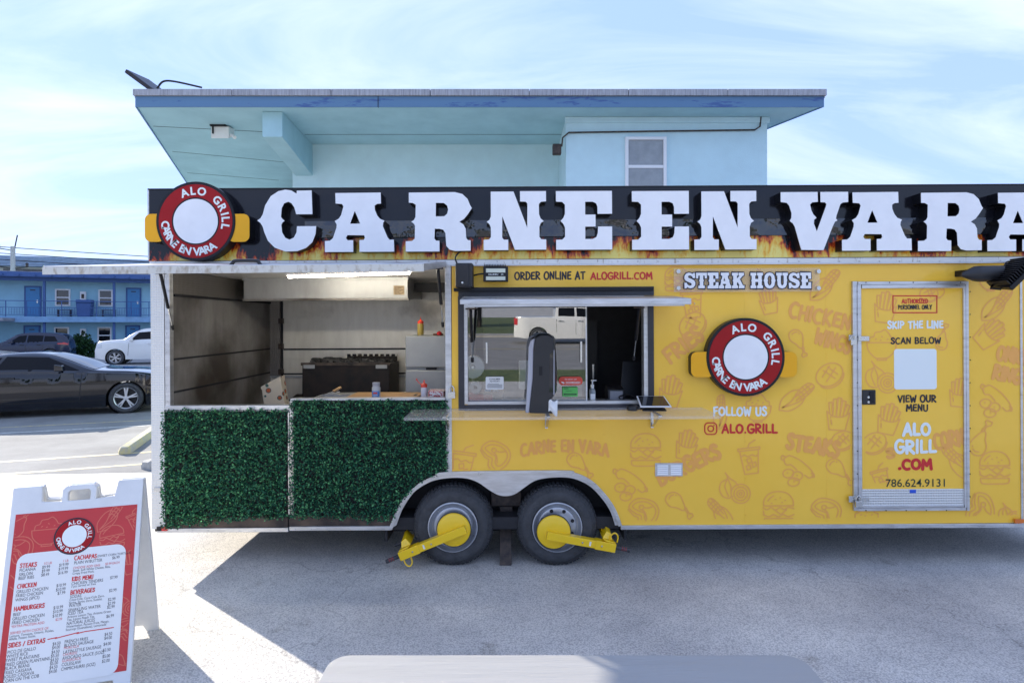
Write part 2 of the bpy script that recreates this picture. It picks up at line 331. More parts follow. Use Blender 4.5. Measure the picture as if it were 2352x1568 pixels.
# ------------------------------------------------------------------ ground
def gz(x, y):
    return -0.0125*max(0.0, y-15) if y < 60 else -0.0125*45
def mk_asphalt():
    m = mat('worn_asphalt', (0.30, 0.30, 0.30), 0.85); n = m.node_tree; b = n.nodes['Principled BSDF']
    t = n.nodes.new('ShaderNodeTexCoord')
    def noise(sc, det, rough=0.6):
        z = n.nodes.new('ShaderNodeTexNoise'); z.inputs['Scale'].default_value = sc; z.inputs['Detail'].default_value = det; z.inputs['Roughness'].default_value = rough
        n.links.new(t.outputs['Object'], z.inputs['Vector']); return z.outputs[0]
    def ramp(src, *st):
        r = n.nodes.new('ShaderNodeValToRGB'); e = r.color_ramp.elements
        e[0].position, e[0].color = st[0][0], (*st[0][1], 1); e[1].position, e[1].color = st[-1][0], (*st[-1][1], 1)
        for p, c in st[1:-1]: q = e.new(p); q.color = (*c, 1)
        n.links.new(src, r.inputs[0]); return r.outputs[0]
    def mul(a, c, f=1.0):
        x = n.nodes.new('ShaderNodeMixRGB'); x.blend_type = 'MULTIPLY'; x.inputs[0].default_value = f; n.links.new(a, x.inputs[1]); n.links.new(c, x.inputs[2]); return x.outputs[0]
    vo = n.nodes.new('ShaderNodeTexVoronoi'); vo.inputs['Scale'].default_value = 95; n.links.new(t.outputs['Object'], vo.inputs['Vector'])
    grain = ramp(vo.outputs['Distance'], (0.08, (0.70, 0.67, 0.63)), (0.42, (0.62, 0.60, 0.565)), (0.74, (0.42, 0.41, 0.39)))
    g2 = ramp(noise(150, 3, 0.8), (0.3, (0.78, 0.78, 0.79)), (0.7, (1.22, 1.22, 1.2)))
    patch = ramp(noise(0.8, 8, 0.66), (0.32, (0.70, 0.70, 0.72)), (0.64, (1.10, 1.09, 1.07)))
    stain = ramp(noise(2.3, 7, 0.7), (0.29, (0.50, 0.48, 0.46)), (0.40, (1, 1, 1)))
    vc = n.nodes.new('ShaderNodeTexVoronoi'); vc.feature = 'DISTANCE_TO_EDGE'; vc.inputs['Scale'].default_value = 0.3
    zz = n.nodes.new('ShaderNodeTexNoise'); zz.inputs['Scale'].default_value = 2.0; zz.inputs['Detail'].default_value = 6; n.links.new(t.outputs['Object'], zz.inputs['Vector'])
    mm = n.nodes.new('ShaderNodeMixRGB'); mm.blend_type = 'ADD'; mm.inputs[0].default_value = 0.9; n.links.new(t.outputs['Object'], mm.inputs[1]); n.links.new(zz.outputs['Color'], mm.inputs[2]); n.links.new(mm.outputs[0], vc.inputs['Vector'])
    crack = ramp(vc.outputs['Distance'], (0.0, (0.62, 0.62, 0.62)), (0.003, (1, 1, 1)))
    vg = n.nodes.new('ShaderNodeTexVoronoi'); vg.inputs['Scale'].default_value = 1.25; n.links.new(t.outputs['Object'], vg.inputs['Vector'])
    gum = ramp(vg.outputs['Distance'], (0.018, (0.22, 0.22, 0.22)), (0.026, (1, 1, 1)))
    n.links.new(mul(mul(mul(mul(mul(grain, g2), patch), stain, 0.75), crack, 0.8), gum, 0.9), b.inputs['Base Color'])
    bp = n.nodes.new('ShaderNodeBump'); bp.inputs['Strength'].default_value = 0.45; bp.inputs['Distance'].default_value = 0.005
    iv = n.nodes.new('ShaderNodeMath'); iv.operation = 'MULTIPLY'; iv.inputs[1].default_value = -1; n.links.new(vo.outputs['Distance'], iv.inputs[0])
    n.links.new(iv.outputs[0], bp.inputs['Height']); n.links.new(bp.outputs[0], b.inputs['Normal']); return m
M['asphalt'] = mk_asphalt()
M['road'] = mat('road_asphalt', (0.30, 0.29, 0.28), 0.85, var=0.25, vscale=1.2, bump=0.2, bscale=90)
M['lineyellow'] = mat('worn_yellow_line_paint', (0.62, 0.50, 0.20), 0.7, var=0.5, vscale=14, col2=(0.30, 0.29, 0.26))
M['linewhite'] = mat('worn_white_line_paint', (0.62, 0.62, 0.58), 0.7, var=0.45, vscale=16, col2=(0.32, 0.32, 0.31))
M['grass'] = mat('grass', (0.14, 0.16, 0.05), 0.8, var=0.6, vscale=3, col2=(0.05,0.09,0.02), bump=0.6, bscale=50)
xs = [-900,-300,-120,-60,-30,-15,-8,-4,0,4,8,15,30,60,120,300,900]; ys = [-900,-300,-120,-60,-30,-15,-6,0,5,10,15,20,30,40,50,60,120,300,900]
g = MB(); g.add([(x, y, gz(x, y)) for y in ys for x in xs], [(j*len(xs)+i, j*len(xs)+i+1, (j+1)*len(xs)+i+1, (j+1)*len(xs)+i) for j in range(len(ys)-1) for i in range(len(xs)-1)])
ground = struct(g.build('parking_lot', M['asphalt'], smooth=60, recalc=False))
M['lot'] = mat('darkened_asphalt', (0.27,0.27,0.265), 0.95, var=0.3, vscale=0.9, col2=(0.19,0.19,0.19), bump=0.3, bscale=70)  # darker sheet laid over the far lot to tone down its sunlit brightness
q = MB(); q.grid(lambda i, j: (lambda x, y: (x, y, gz(x, y)+0.002))(-90+180*i, 8.6+50*j+0.386*(-90+180*i)*0.2), 30, 24); struct(q.build('far_lot_darkening', M['lot'], recalc=False))
GA = Vector((0.933, 0.36, 0)); GB = Vector((-0.36, 0.933, 0))       # the lot's own axes: everything but the trailer follows them
GYAW = math.atan2(0.36, 0.933)
def painted(a, b, wd, m):
    a, b = Vector(a), Vector(b); t = (b-a).normalized(); s = Vector((-t.y, t.x, 0))*wd/2; n = 8; q = MB()
    q.grid(lambda i, j: tuple(Vector((0,0,0.004)) + (lambda p: Vector((p.x, p.y, gz(p.x, p.y))))(a+(b-a)*i + s*(2*j-1))), n, 1)
    return struct(q.build('painted_line', m, recalc=False))
def along(x, y, l0, l1, wd, m):
    p = Vector(GP(x, y)); return painted(p+GA*l0, p+GA*l1, wd, m)
along(120, 1053, -5, 2.2, 0.10, M['lineyellow']); along(120, 1081, -5, 2.2, 0.10, M['lineyellow']); along(60, 992, -8, 4, 0.10, M['linewhite'])
along(200, 972, -8, 6, 0.08, M['lineyellow'])
q = MB(); q.box(-400, 400, -25, -9, -0.1, 0.004); struct(q.build('road', M['road']))
for yy in (-16.6, -16.9): struct(painted((-300,yy,0), (300,yy,0), 0.12, M['lineyellow'])).location.z = 0.006
struct(painted((-300,-9.4,0), (300,-9.4,0), 0.12, M['linewhite'])).location.z = 0.006
M['pave'] = mat('pale_pavement', (0.42,0.40,0.36), 0.85, var=0.3, vscale=1.5)
q = MB(); q.box(-400, 400, -27, -25.05, -0.1, 0.12); struct(q.build('pavement', M['pave']))
q = MB(); q.box(-400, 400, -8.9, -6.2, -0.1, 0.006); stuff(q.build('grass_verge', M['grass']))
q = MB(); q.box(-400, 400, -60, -27.05, -0.1, 0.10); stuff(q.build('grass_field', M['grass']))
# concrete wheel stops beside the trailer
M['concrete'] = mat('concrete', (0.48, 0.47, 0.44), 0.8, var=0.3, vscale=12, bump=0.3, bscale=50)
M['stopyellow'] = mat('faded_yellow_concrete', (0.62, 0.55, 0.26), 0.8, var=0.4, vscale=10, col2=(0.46, 0.45, 0.40), bump=0.3, bscale=50)
def wheel_stop(a, b, m, label):
    a, b = Vector(a), Vector(b); c = (a+b)/2; t = (b-a); L = t.length; yaw = math.atan2(t.y, t.x)
    prof = [(-0.085, 0), (-0.085, 0.05), (-0.055, 0.115), (0.055, 0.115), (0.085, 0.05), (0.085, 0)]
    q = MB(); n = len(prof)
    for sx_ in (-L/2, -L/2+0.03, L/2-0.03, L/2):
        k = 0.85 if abs(sx_) == L/2 else 1.0
        q.v += [(sx_, y*k, z*k) for y, z in prof]
    for i in range(3):
        for j in range(n): q.f.append((i*n+j, i*n+(j+1)%n, (i+1)*n+(j+1)%n, (i+1)*n+j))
    q.f.append(tuple(range(n))); q.f.append(tuple(3*n+i for i in range(n)))
    o = q.build('wheel_stop', m, smooth=30); o.location = (c.x, c.y, 0.001); o.rotation_euler = (0, 0, yaw)
    return tag(o, label, 'wheel stop', 'concrete wheel stops beside the trailer')
p0 = Vector(GP(285, 1043)); wheel_stop(p0, p0 + (Vector(GP(352, 995))-p0)*1.9, M['stopyellow'], 'faded yellow concrete wheel stop beyond the trailer corner')
p0 = Vector(GP(333, 1078)); wheel_stop(p0, p0 + Vector((0.55, 1.7, 0)), M['concrete'], 'grey concrete wheel stop nearest the trailer corner post')

# ------------------------------------------------------------------ pale blue building behind the trailer
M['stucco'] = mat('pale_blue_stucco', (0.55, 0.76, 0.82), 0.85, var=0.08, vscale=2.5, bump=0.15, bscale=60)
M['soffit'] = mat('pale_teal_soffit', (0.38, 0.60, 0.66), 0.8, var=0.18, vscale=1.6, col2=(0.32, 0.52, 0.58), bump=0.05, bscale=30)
M['fascia'] = mat('blue_fascia_paint', (0.095, 0.20, 0.34), 0.6, var=0.35, vscale=3.2, col2=(0.05, 0.11, 0.28), stretch=(0.6,1,3), ramp=(0.36, 0.42))
M['gravelstop'] = mat('grey_metal_edge', (0.42, 0.43, 0.46), 0.55, 0.3, var=0.4, vscale=14, stretch=(3,1,0.3))
M['vinylwin'] = mat('white_window_frame', (0.74, 0.76, 0.78), 0.45)
HS = 3.46; ZS = CAMH + HS
def SOF(x, y): Y = HS*FPX/(HY-y); return ((x-CX)/FPX*Y, Y)
bld = thing('house', 'pale blue two storey building with wide flat roof behind the trailer', 'building', (-1, 12, 0))
BO = (-1, 12, 0)
fl, fr = SOF(315, 245), SOF(1888, 245); E = (-0.36, 0.933); LB = 13.0
roofpoly = [fl, fr, (fr[0]+E[0]*LB, fr[1]+E[1]*LB), (fl[0]+E[0]*LB, fl[1]+E[1]*LB)]
flat = lambda u, v, d: (u, v, d)
def bpart(name, m, mb, parent=bld, **k): return mb.build(name, m, parent, off=BO, **k)
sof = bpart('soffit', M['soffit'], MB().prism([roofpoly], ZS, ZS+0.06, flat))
def grow(poly, e):
    c = (sum(p[0] for p in poly)/4, sum(p[1] for p in poly)/4); r = []
    for p in poly: dx, dy = p[0]-c[0], p[1]-c[1]; l = math.hypot(dx, dy); r.append((p[0]+dx/l*e, p[1]+dy/l*e))
    return r
fz0, fz1, fz2 = ZS-0.015, ZS+0.155, ZS+0.26
roof = bpart('roof', M['fascia'], MB().prism([grow(roofpoly, 0.03), roofpoly], fz0, fz1, flat))
# fascia board joints and the metal edge in lengths
ge = grow(roofpoly, 0.07)
for i in range(7):
    x0, x1 = ge[0][0]+(ge[1][0]-ge[0][0])*i/7, ge[0][0]+(ge[1][0]-ge[0][0])*(i+1)/7-0.008
    bpart('metal_edge', M['gravelstop'], MB().box(x0, x1, ge[0][1], ge[0][1]+0.09, fz1+0.002, fz2), roof, bevel=0.006)
bpart('roof_deck', M['gravelstop'], MB().prism([grow(roofpoly, -0.02)], fz1-0.07, fz2-0.01, flat), roof)
for k in (1, 3):
    a, b = (ge[0], ge[3]) if k == 3 else (ge[1], ge[2])
    bpart('metal_edge', M['gravelstop'], MB().bar((a[0], a[1]+0.1, (fz1+fz2)/2+0.003), (b[0], b[1], (fz1+fz2)/2+0.003), 0.06, fz2-fz1-0.01), roof)
jx = fl[0] + (fr[0]-fl[0])*0.352
bpart('fascia_joint', M['under'], MB().box(jx, jx+0.008, roofpoly[0][1]-0.034, roofpoly[0][1]+0.01, fz0-0.003, fz1), roof)
# soffit sheet joints
J = MB()
for (a, b) in (((396,348),(651,372)), ((430,397),(640,414)), ((352,290),(610,303))):
    p, q_ = SOF(*a), SOF(*b); J.bar((p[0],p[1],ZS-0.001), (q_[0],q_[1],ZS-0.001), 0.012, 0.006)
p, q_ = SOF(700, 309), SOF(1300, 309); J.bar((p[0],p[1],ZS-0.001), (q_[0],q_[1],ZS-0.001), 0.010, 0.006)
bpart('joint', M['under'], J, sof)
yw, ywr = SOF(680, 332)[1], SOF(1400, 270)[1]
xw0 = (672-CX)/FPX*yw; xr0, xr1 = (1300-CX)/FPX*ywr, (1762-CX)/FPX*ywr
wl = MB().prism([[(xw0, yw), (xr0-0.002, yw), (xr0-0.002, yw+9), (xw0+E[0]*9, yw+9)]], -0.2, ZS-0.002, flat)
bpart('wall', M['stucco'], wl)
wr = MB().prism([[(xr0, ywr), (xr1, ywr), (xr1+E[0]*8, ywr+9), (xr0, ywr+9)]], -0.2, ZS-0.002, flat)
wallr = bpart('wall', M['stucco'], wr)
bpart('trim', M['stucco'], MB().box(xr0-0.02, xr1+0.03, ywr-0.035, ywr, ZS-0.10, ZS-0.004), wallr)
# beam under the eave at the wall corner
b0, b1 = Vector((SOF(632,262)[0], SOF(632,268)[1]-0.25, 0)), Vector((xw0+0.22, yw+0.1, 0))
BM = MB(); sd = 0.165
BM.hexa([(b0.x-sd, b0.y, ZS-0.42), (b0.x+sd, b0.y, ZS-0.42), (b1.x+sd, b1.y, ZS-0.62), (b1.x-sd, b1.y, ZS-0.62)],
        [(b0.x-sd, b0.y, ZS-0.002), (b0.x+sd, b0.y, ZS-0.002), (b1.x+sd, b1.y, ZS-0.002), (b1.x-sd, b1.y, ZS-0.002)])
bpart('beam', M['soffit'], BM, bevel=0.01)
# window
def WB(x, y, Y=ywr): return ((x-CX)/FPX*Y, CAMH+(HY-y)/FPX*Y)
(wx0, wz1), (wx1, wz0) = WB(1435, 316), WB(1530, 470)
wn_ = bpart('window', M['vinylwin'], MB().prism([[(wx0,wz0),(wx1,wz0),(wx1,wz1),(wx0,wz1)], [(wx0+.055,wz0+.05),(wx1-.055,wz0+.05),(wx1-.055,wz1-.05),(wx0+.055,wz1-.05)]], ywr-0.05, ywr-0.001), bevel=0.004)
zm = WB(0, 384)[1]
bpart('meeting_rail', M['vinylwin'], MB().box(wx0+.056, wx1-.056, ywr-0.042, ywr-0.003, zm-0.025, zm+0.025), wn_)
M['frost'] = mat('frosted_pane', (0.30, 0.33, 0.35), 0.25, var=0.2, vscale=5, spec=0.6)
bpart('pane', M['frost'], MB().box(wx0+.056, wx1-.056, ywr-0.02, ywr-0.004, zm+0.026, wz1-.051), wn_)
bpart('pane', M['frost'], MB().box(wx0+.056, wx1-.056, ywr-0.03, ywr-0.004, wz0+.051, zm-0.026), wn_)
# conduit along the wall, small lamp, junction box under the eave
pts = [WB(1290, 338), WB(1292, 318), WB(1306, 306), WB(1500, 303), WB(1732, 300), WB(1744, 292), WB(1746, 270)]
bpart('conduit', M['rust'], MB().tube([(a, ywr-0.03, b) for a, b in pts], 0.014, 6))
lx, lz = WB(1279, 345)
LM = MB().box(lx-0.075, lx+0.07, ywr-0.09, ywr+0.04, lz-0.085, lz+0.085)
bpart('wall_lamp', M['rust'], LM, bevel=0.015)
jx, jy = SOF(512, 291)
jb = bpart('junction_box', M['white'], MB().hexa([(jx-.16,jy-.1,ZS-.24),(jx+.15,jy-.1,ZS-.24),(jx+.15,jy+.12,ZS-.14),(jx-.16,jy+.12,ZS-.14)], [(jx-.16,jy-.1,ZS-.03),(jx+.15,jy-.1,ZS-.03),(jx+.15,jy+.12,ZS-.003),(jx-.16,jy+.12,ZS-.003)]), bevel=0.008)
bpart('bracket', M['under'], MB().box(jx-.13, jx-.11, jy-.13, jy-.105, ZS-.16, ZS-.002).box(jx-.17, jx+.10, jy-.13, jy+.1, ZS-.028, ZS-.004), jb)
bpart('cable_gland', M['white'], MB().tube([(jx+.15,jy-.05,ZS-.15),(jx+.22,jy-.07,ZS-.19),(jx+.25,jy-.09,ZS-.22)], [.02,.03,.035], 8), jb)
# satellite panel at the roof corner
sp = thing('roof_antenna', 'flat dark tilted antenna panel on the roof corner of the pale blue building', 'antenna', (fl[0]+0.15, fl[1]+0.25, fz2))
def at_roof(x, y, Y): return ((x-CX)/FPX*Y-(fl[0]+0.15), Y-(fl[1]+0.25), CAMH+(HY-y)/FPX*Y-fz2)
a, b = Vector(at_roof(289, 158, fl[1]+0.1)), Vector(at_roof(350, 203, fl[1]+0.35)); ty = Vector((0.12, 0.42, 0.0)); th = Vector((-0.03, 0, -0.06))
MB().hexa([a, b, b+ty, a+ty], [a+th, b+th, b+ty+th, a+ty+th]).build('panel', M['navy'], sp, bevel=0.012)
pm = (a+b)/2+ty/2
MB().bar(b+ty*0.5+th, pm*0.4+Vector((0.12,0.1,0.02)), 0.07, 0.06).box(b.x-0.12, b.x+0.12, b.y+0.0, b.y+0.25, -0.012, 0.05).build('mount', M['white'], sp, bevel=0.008)
c0 = b+Vector((0.02,0.1,0.03))
MB().tube(smooth_pts([tuple(c0), tuple(c0+Vector((0.10,0,0.12))), tuple(c0+Vector((0.30,0,0.12))), tuple(c0+Vector((0.75,0,0.02)))], 5), 0.016, 6).build('cable', M['under'], sp)
# ------------------------------------------------------------------ lettering: brush font, slab capitals, plain sans
def _a(cx, cy, rx, ry, a0, a1, n=14): return [(cx+rx*math.cos(R_(a0+(a1-a0)*k/n)), cy+ry*math.sin(R_(a0+(a1-a0)*k/n))) for k in range(n+1)]
BR = {
 'A': (.66, [[(0,0),(.22,.62),(.36,1),(.48,.6),(.66,.02)], [(.12,.33),(.56,.36)]]),
 'B': (.56, [[(.04,0),(.05,1)], [(.05,.98)]+_a(.2,.75,.28,.23,80,-80)+[(.06,.5)], [(.06,.5)]+_a(.22,.27,.33,.25,80,-80)+[(.03,.02)]]),
 'C': (.58, [_a(.36,.5,.36,.5,55,300)]),
 'D': (.60, [[(.04,0),(.05,1)], [(.0,.99)]+_a(.16,.5,.44,.49,75,-78)+[(.02,.01)]]),
 'E': (.50, [[(.48,.98),(.08,.95),(.04,.5),(.06,.04),(.5,.05)], [(.06,.52),(.42,.54)]]),
 'F': (.48, [[(.48,1),(.05,.95),(.07,.5),(.05,0)], [(.06,.52),(.40,.55)]]),
 'G': (.64, [_a(.36,.5,.36,.5,50,330)+[(.64,.46),(.38,.44)]]),
 'H': (.60, [[(.04,0),(.05,1)], [(.56,.98),(.57,0)], [(.05,.5),(.56,.52)]]),
 'I': (.12, [[(.06,0),(.05,.52),(.07,1)]]),
 'J': (.45, [[(.4,1),(.4,.3)]+_a(.2,.25,.2,.25,0,-160)]),
 'K': (.58, [[(.05,0),(.05,1)], [(.52,.98),(.08,.48),(.58,.0)]]),
 'L': (.48, [[(.06,1),(.04,.5),(.06,.05),(.5,.06)]]),
 'M': (.78, [[(.02,0),(.08,.96),(.38,.36),(.68,1),(.77,0)]]),
 'N': (.62, [[(.03,0),(.06,.98),(.54,.06),(.58,1)]]),
 'O': (.68, [_a(.34,.5,.34,.5,90,450,20)]),
 'P': (.54, [[(.05,0),(.05,1)], [(.02,.98)]+_a(.2,.72,.32,.26,80,-85)+[(.06,.46)]]),
 'Q': (.68, [_a(.34,.5,.34,.5,90,450,20), [(.4,.25),(.66,-.05)]]),
 'R': (.60, [[(.05,0),(.05,1)], [(.02,.98)]+_a(.2,.74,.33,.24,80,-85)+[(.08,.48),(.60,.0)]]),
 'S': (.50, [smooth_pts([(.48,.84),(.36,.98),(.14,.96),(.05,.76),(.2,.58),(.40,.44),(.48,.24),(.34,.03),(.12,.03),(.0,.17)],4)]),
 'T': (.60, [[(.0,.97),(.60,.99)], [(.31,.97),(.30,0)]]),
 'U': (.60, [[(.03,1),(.03,.4)]+_a(.3,.32,.27,.32,190,350)+[(.57,.5),(.57,1)]]),
 'V': (.62, [[(.0,1),(.18,.5),(.32,.0),(.46,.5),(.64,1)]]),
 'W': (.82, [[(.0,.98),(.18,.02),(.41,.7),(.62,.02),(.82,1)]]),
 'X': (.58, [[(.0,0),(.58,1)], [(.02,1),(.57,0)]]),
 'Y': (.60, [[(.0,1),(.30,.48),(.60,1)], [(.30,.48),(.27,-.04)]]),
 'Z': (.56, [[(.03,.97),(.54,.98),(.02,.03),(.57,.04)]]),
 '.': (.14, [[(.06,.07),(.09,.08)]]), '/': (.4, [[(0,-.02),(.38,1.02)]]), ' ': (.26, []), '*': (.3, [[(.05,.7),(.28,.95)],[(.05,.95),(.28,.7)]]), '$': (.4, [smooth_pts([(.38,.8),(.1,.85),(.2,.5),(.38,.25),(.02,.15)],4),[(.2,1),(.2,0)]]),
}
def brush_width(s, gap=.22): return sum(BR[c][0] for c in s) + gap*(len(s)-1)
def brush(ink, s, x0, z0, wid, hgt, stroke, mapf=None, rot=0, seed=1, arc=0):
    rnd = random.Random(seed); gap = .22; W = brush_width(s, gap); kx = wid/W; x = 0; ca, sa = math.cos(rot), math.sin(rot)
    for c in s:
        w_, ss = BR[c]; j = rnd.uniform(-.04, .04); js = rnd.uniform(.94, 1.05); jr = rnd.uniform(-.05, .05)
        for st in ss:
            pts = []
            for (a, b) in st:
                b2 = b*js + j + (a-w_/2)*jr; U_ = (x+a)*kx; V_ = b2*hgt
                if arc:
                    t = (U_/wid-.5); V_ += arc*(1-4*t*t); 
                pts.append((x0 + U_*ca - V_*sa, z0 + U_*sa + V_*ca))
            ink.stroke(pts, stroke*rnd.uniform(.93, 1.08), mapf=mapf)
        x += w_ + gap
_tc = {}
def sans(s, bold=0.0):                      # built-in sans lettering as flat faces: (verts, faces, width) with cap height 1
    if (s, bold) in _tc: return _tc[(s, bold)]
    cu = bpy.data.curves.new('t', 'FONT'); cu.body = s; cu.size = 1.0; cu.offset = bold; cu.resolution_u = 3
    ob = bpy.data.objects.new('t', cu); COL.objects.link(ob); dg = bpy.context.evaluated_depsgraph_get()
    me = bpy.data.meshes.new_from_object(ob.evaluated_get(dg)); k = 1/0.69
    v = [(p.co.x*k, p.co.y*k) for p in me.vertices]; f = [tuple(p.vertices) for p in me.polygons]
    bpy.data.objects.remove(ob); bpy.data.curves.remove(cu); bpy.data.meshes.remove(me)
    wd = max([p[0] for p in v] or [0.3]); _tc[(s, bold)] = (v, f, wd); return _tc[(s, bold)]
def sans_put(mb, s, x0, z0, h, d, wid=None, bold=0.0, align='l', rot=0, mapf=None):
    v, f, wd = sans(s, bold); kx = (wid/wd) if wid else h; o = {'l': 0, 'c': -wd*kx/2, 'r': -wd*kx}[align]; ca, sa = math.cos(rot), math.sin(rot)
    mf = mapf or (lambda u, vv, dd: (u, dd, vv))
    mb.add([mf(x0+(a*kx+o)*ca-b*h*sa, z0+(a*kx+o)*sa+b*h*ca, d) for a, b in v], f)
# slab serif capitals with pointed waists, drawn as outlines in a box of their own
SLAB = {
 'C': ((989,1428,935,1391), [[(1285,947),(1393,945),(1398,1118),(1280,1118),(1266,1068),(1245,1037),(1222,1027),(1192,1038),(1174,1072),(1168,1135),(1177,1150),(1195,1165),(1178,1178),(1170,1195),(1176,1250),(1198,1288),(1230,1302),(1262,1287),(1281,1250),(1285,1205),(1425,1205),(1420,1262),(1396,1322),(1350,1363),(1285,1386),(1200,1388),(1122,1360),(1072,1310),(1047,1250),(1035,1208),(1018,1180),(995,1162),(1018,1146),(1035,1118),(1053,1052),(1095,985),(1150,950),(1200,939),(1245,945),(1272,962),(1284,968)]]),
 'A': ((1482,1995,958,1392), [[(1563,962),(1895,960),(1897,1040),(1868,1042),(1850,1055),(1852,1085),(1868,1125),(1888,1150),(1922,1165),(1912,1180),(1910,1205),(1942,1282),(1958,1303),(1990,1303),(1992,1390),(1738,1390),(1738,1305),(1768,1304),(1778,1290),(1773,1270),(1650,1268),(1639,1288),(1650,1305),(1692,1305),(1692,1390),(1485,1390),(1485,1310),(1522,1308),(1545,1288),(1570,1215),(1572,1190),(1558,1165),(1588,1148),(1605,1122),(1622,1060),(1612,1042),(1565,1038)], [(1705,1092),(1744,1185),(1670,1185)]]),
 'R': ((1468,2020,166,657), [[(1498,170),(1880,168),(1942,184),(1985,225),(2005,275),(2020,300),(1985,352),(1955,388),(1916,412),(1950,435),(1968,470),(1972,545),(1985,563),(2008,565),(2008,650),(1880,652),(1832,640),(1806,608),(1800,505),(1782,477),(1750,469),(1712,468),(1708,548),(1720,565),(1750,568),(1750,655),(1470,655),(1470,570),(1522,568),(1545,550),(1548,442),(1538,425),(1518,410),(1540,394),(1552,372),(1555,270),(1530,255),(1498,253)], [(1722,255),(1788,257),(1815,278),(1823,310),(1815,345),(1790,366),(1720,367)]]),
 'N': ((280,737,137,563), [[(335,140),(500,140),(598,402),(600,228),(588,214),(547,212),(547,138),(735,138),(735,212),(698,215),(683,232),(684,305),(695,335),(718,355),(696,368),(686,395),(686,468),(700,485),(735,487),(735,560),(508,560),(418,318),(416,472),(428,487),(460,487),(460,562),(282,562),(282,488),(322,485),(335,467),(334,398),(325,375),(305,358),(325,343),(335,318)]]),
 'E': ((801,1212,137,560), [[(803,138),(1210,138),(1210,302),(1105,302),(1104,250),(1095,226),(1070,215),(1015,215),(1015,307),(1090,307),(1090,393),(1015,393),(1015,482),(1068,482),(1096,468),(1106,440),(1108,393),(1210,393),(1210,558),(803,558),(803,487),(848,485),(868,465),(868,400),(856,372),(836,352),(856,330),(868,300),(868,235),(848,215),(803,213)]]),
 'V': ((328,895,161,650), [[(330,163),(638,163),(640,245),(592,250),(575,268),(585,315),(602,350),(628,378),(608,395),(606,428),(630,492),(705,290),(712,265),(700,250),(662,248),(662,163),(893,163),(893,248),(848,252),(828,266),(795,360),(790,385),(802,402),(782,412),(762,452),(685,648),(500,645),(446,452),(432,425),(404,404),(418,378),(420,338),(400,275),(380,252),(330,245)]]),
 'S': ((0,100,0,140), [[(88,4),(96,4),(98,48),(78,50),(70,34),(56,26),(40,27),(34,36),(40,47),(66,56),(88,68),(99,88),(97,112),(82,132),(58,139),(38,134),(26,126),(22,137),(4,138),(2,90),(22,88),(30,106),(46,115),(62,113),(68,103),(60,92),(32,81),(12,70),(2,52),(4,28),(18,9),(40,1),(60,4),(74,13),(80,5)]]),
 'T': ((0,110,0,140), [[(2,2),(108,2),(108,52),(88,52),(86,28),(72,26),(72,62),(80,70),(72,78),(72,114),(86,116),(86,138),(24,138),(24,116),(38,114),(38,78),(30,70),(38,62),(38,26),(24,28),(22,52),(2,52)]]),
 'K': ((0,120,0,140), [[(2,2),(58,2),(58,26),(48,28),(48,54),(72,28),(64,26),(64,2),(114,2),(114,26),(104,28),(76,58),(104,112),(118,114),(118,138),(66,138),(66,116),(72,114),(56,84),(48,92),(48,112),(58,114),(58,138),(2,138),(2,114),(14,112),(14,78),(7,70),(14,62),(14,28),(2,26)]]),
 'H': ((0,120,0,140), [[(2,2),(56,2),(56,26),(46,28),(46,56),(74,56),(74,28),(64,26),(64,2),(118,2),(118,26),(107,28),(107,62),(113,70),(107,78),(107,112),(118,114),(118,138),(64,138),(64,114),(74,112),(74,82),(46,82),(46,112),(56,114),(56,138),(2,138),(2,114),(13,112),(13,78),(7,70),(13,62),(13,28),(2,26)]]),
 'O': ((0,110,0,140), [[(55,0),(80,6),(98,26),(104,58),(110,70),(104,82),(98,114),(80,134),(55,140),(30,134),(12,114),(6,82),(0,70),(6,58),(12,26),(30,6)], [(55,26),(68,34),(74,56),(70,70),(74,84),(68,106),(55,114),(42,106),(36,84),(40,70),(36,56),(42,34)]]),
 'U': ((0,116,0,140), [[(2,2),(56,2),(56,26),(46,28),(46,98),(54,112),(66,110),(74,96),(74,28),(62,26),(62,2),(114,2),(114,26),(104,28),(104,60),(110,68),(104,76),(103,104),(88,130),(60,140),(30,132),(14,106),(13,76),(7,68),(13,60),(13,28),(2,26)]]),
}
def slab(ch, u0, u1, v0, v1):
    (a, b, c, d), cs = SLAB[ch]
    return [[(u0+(x-a)/(b-a)*(u1-u0), v1-(y-c)/(d-c)*(v1-v0)) for x, y in k] for k in cs]
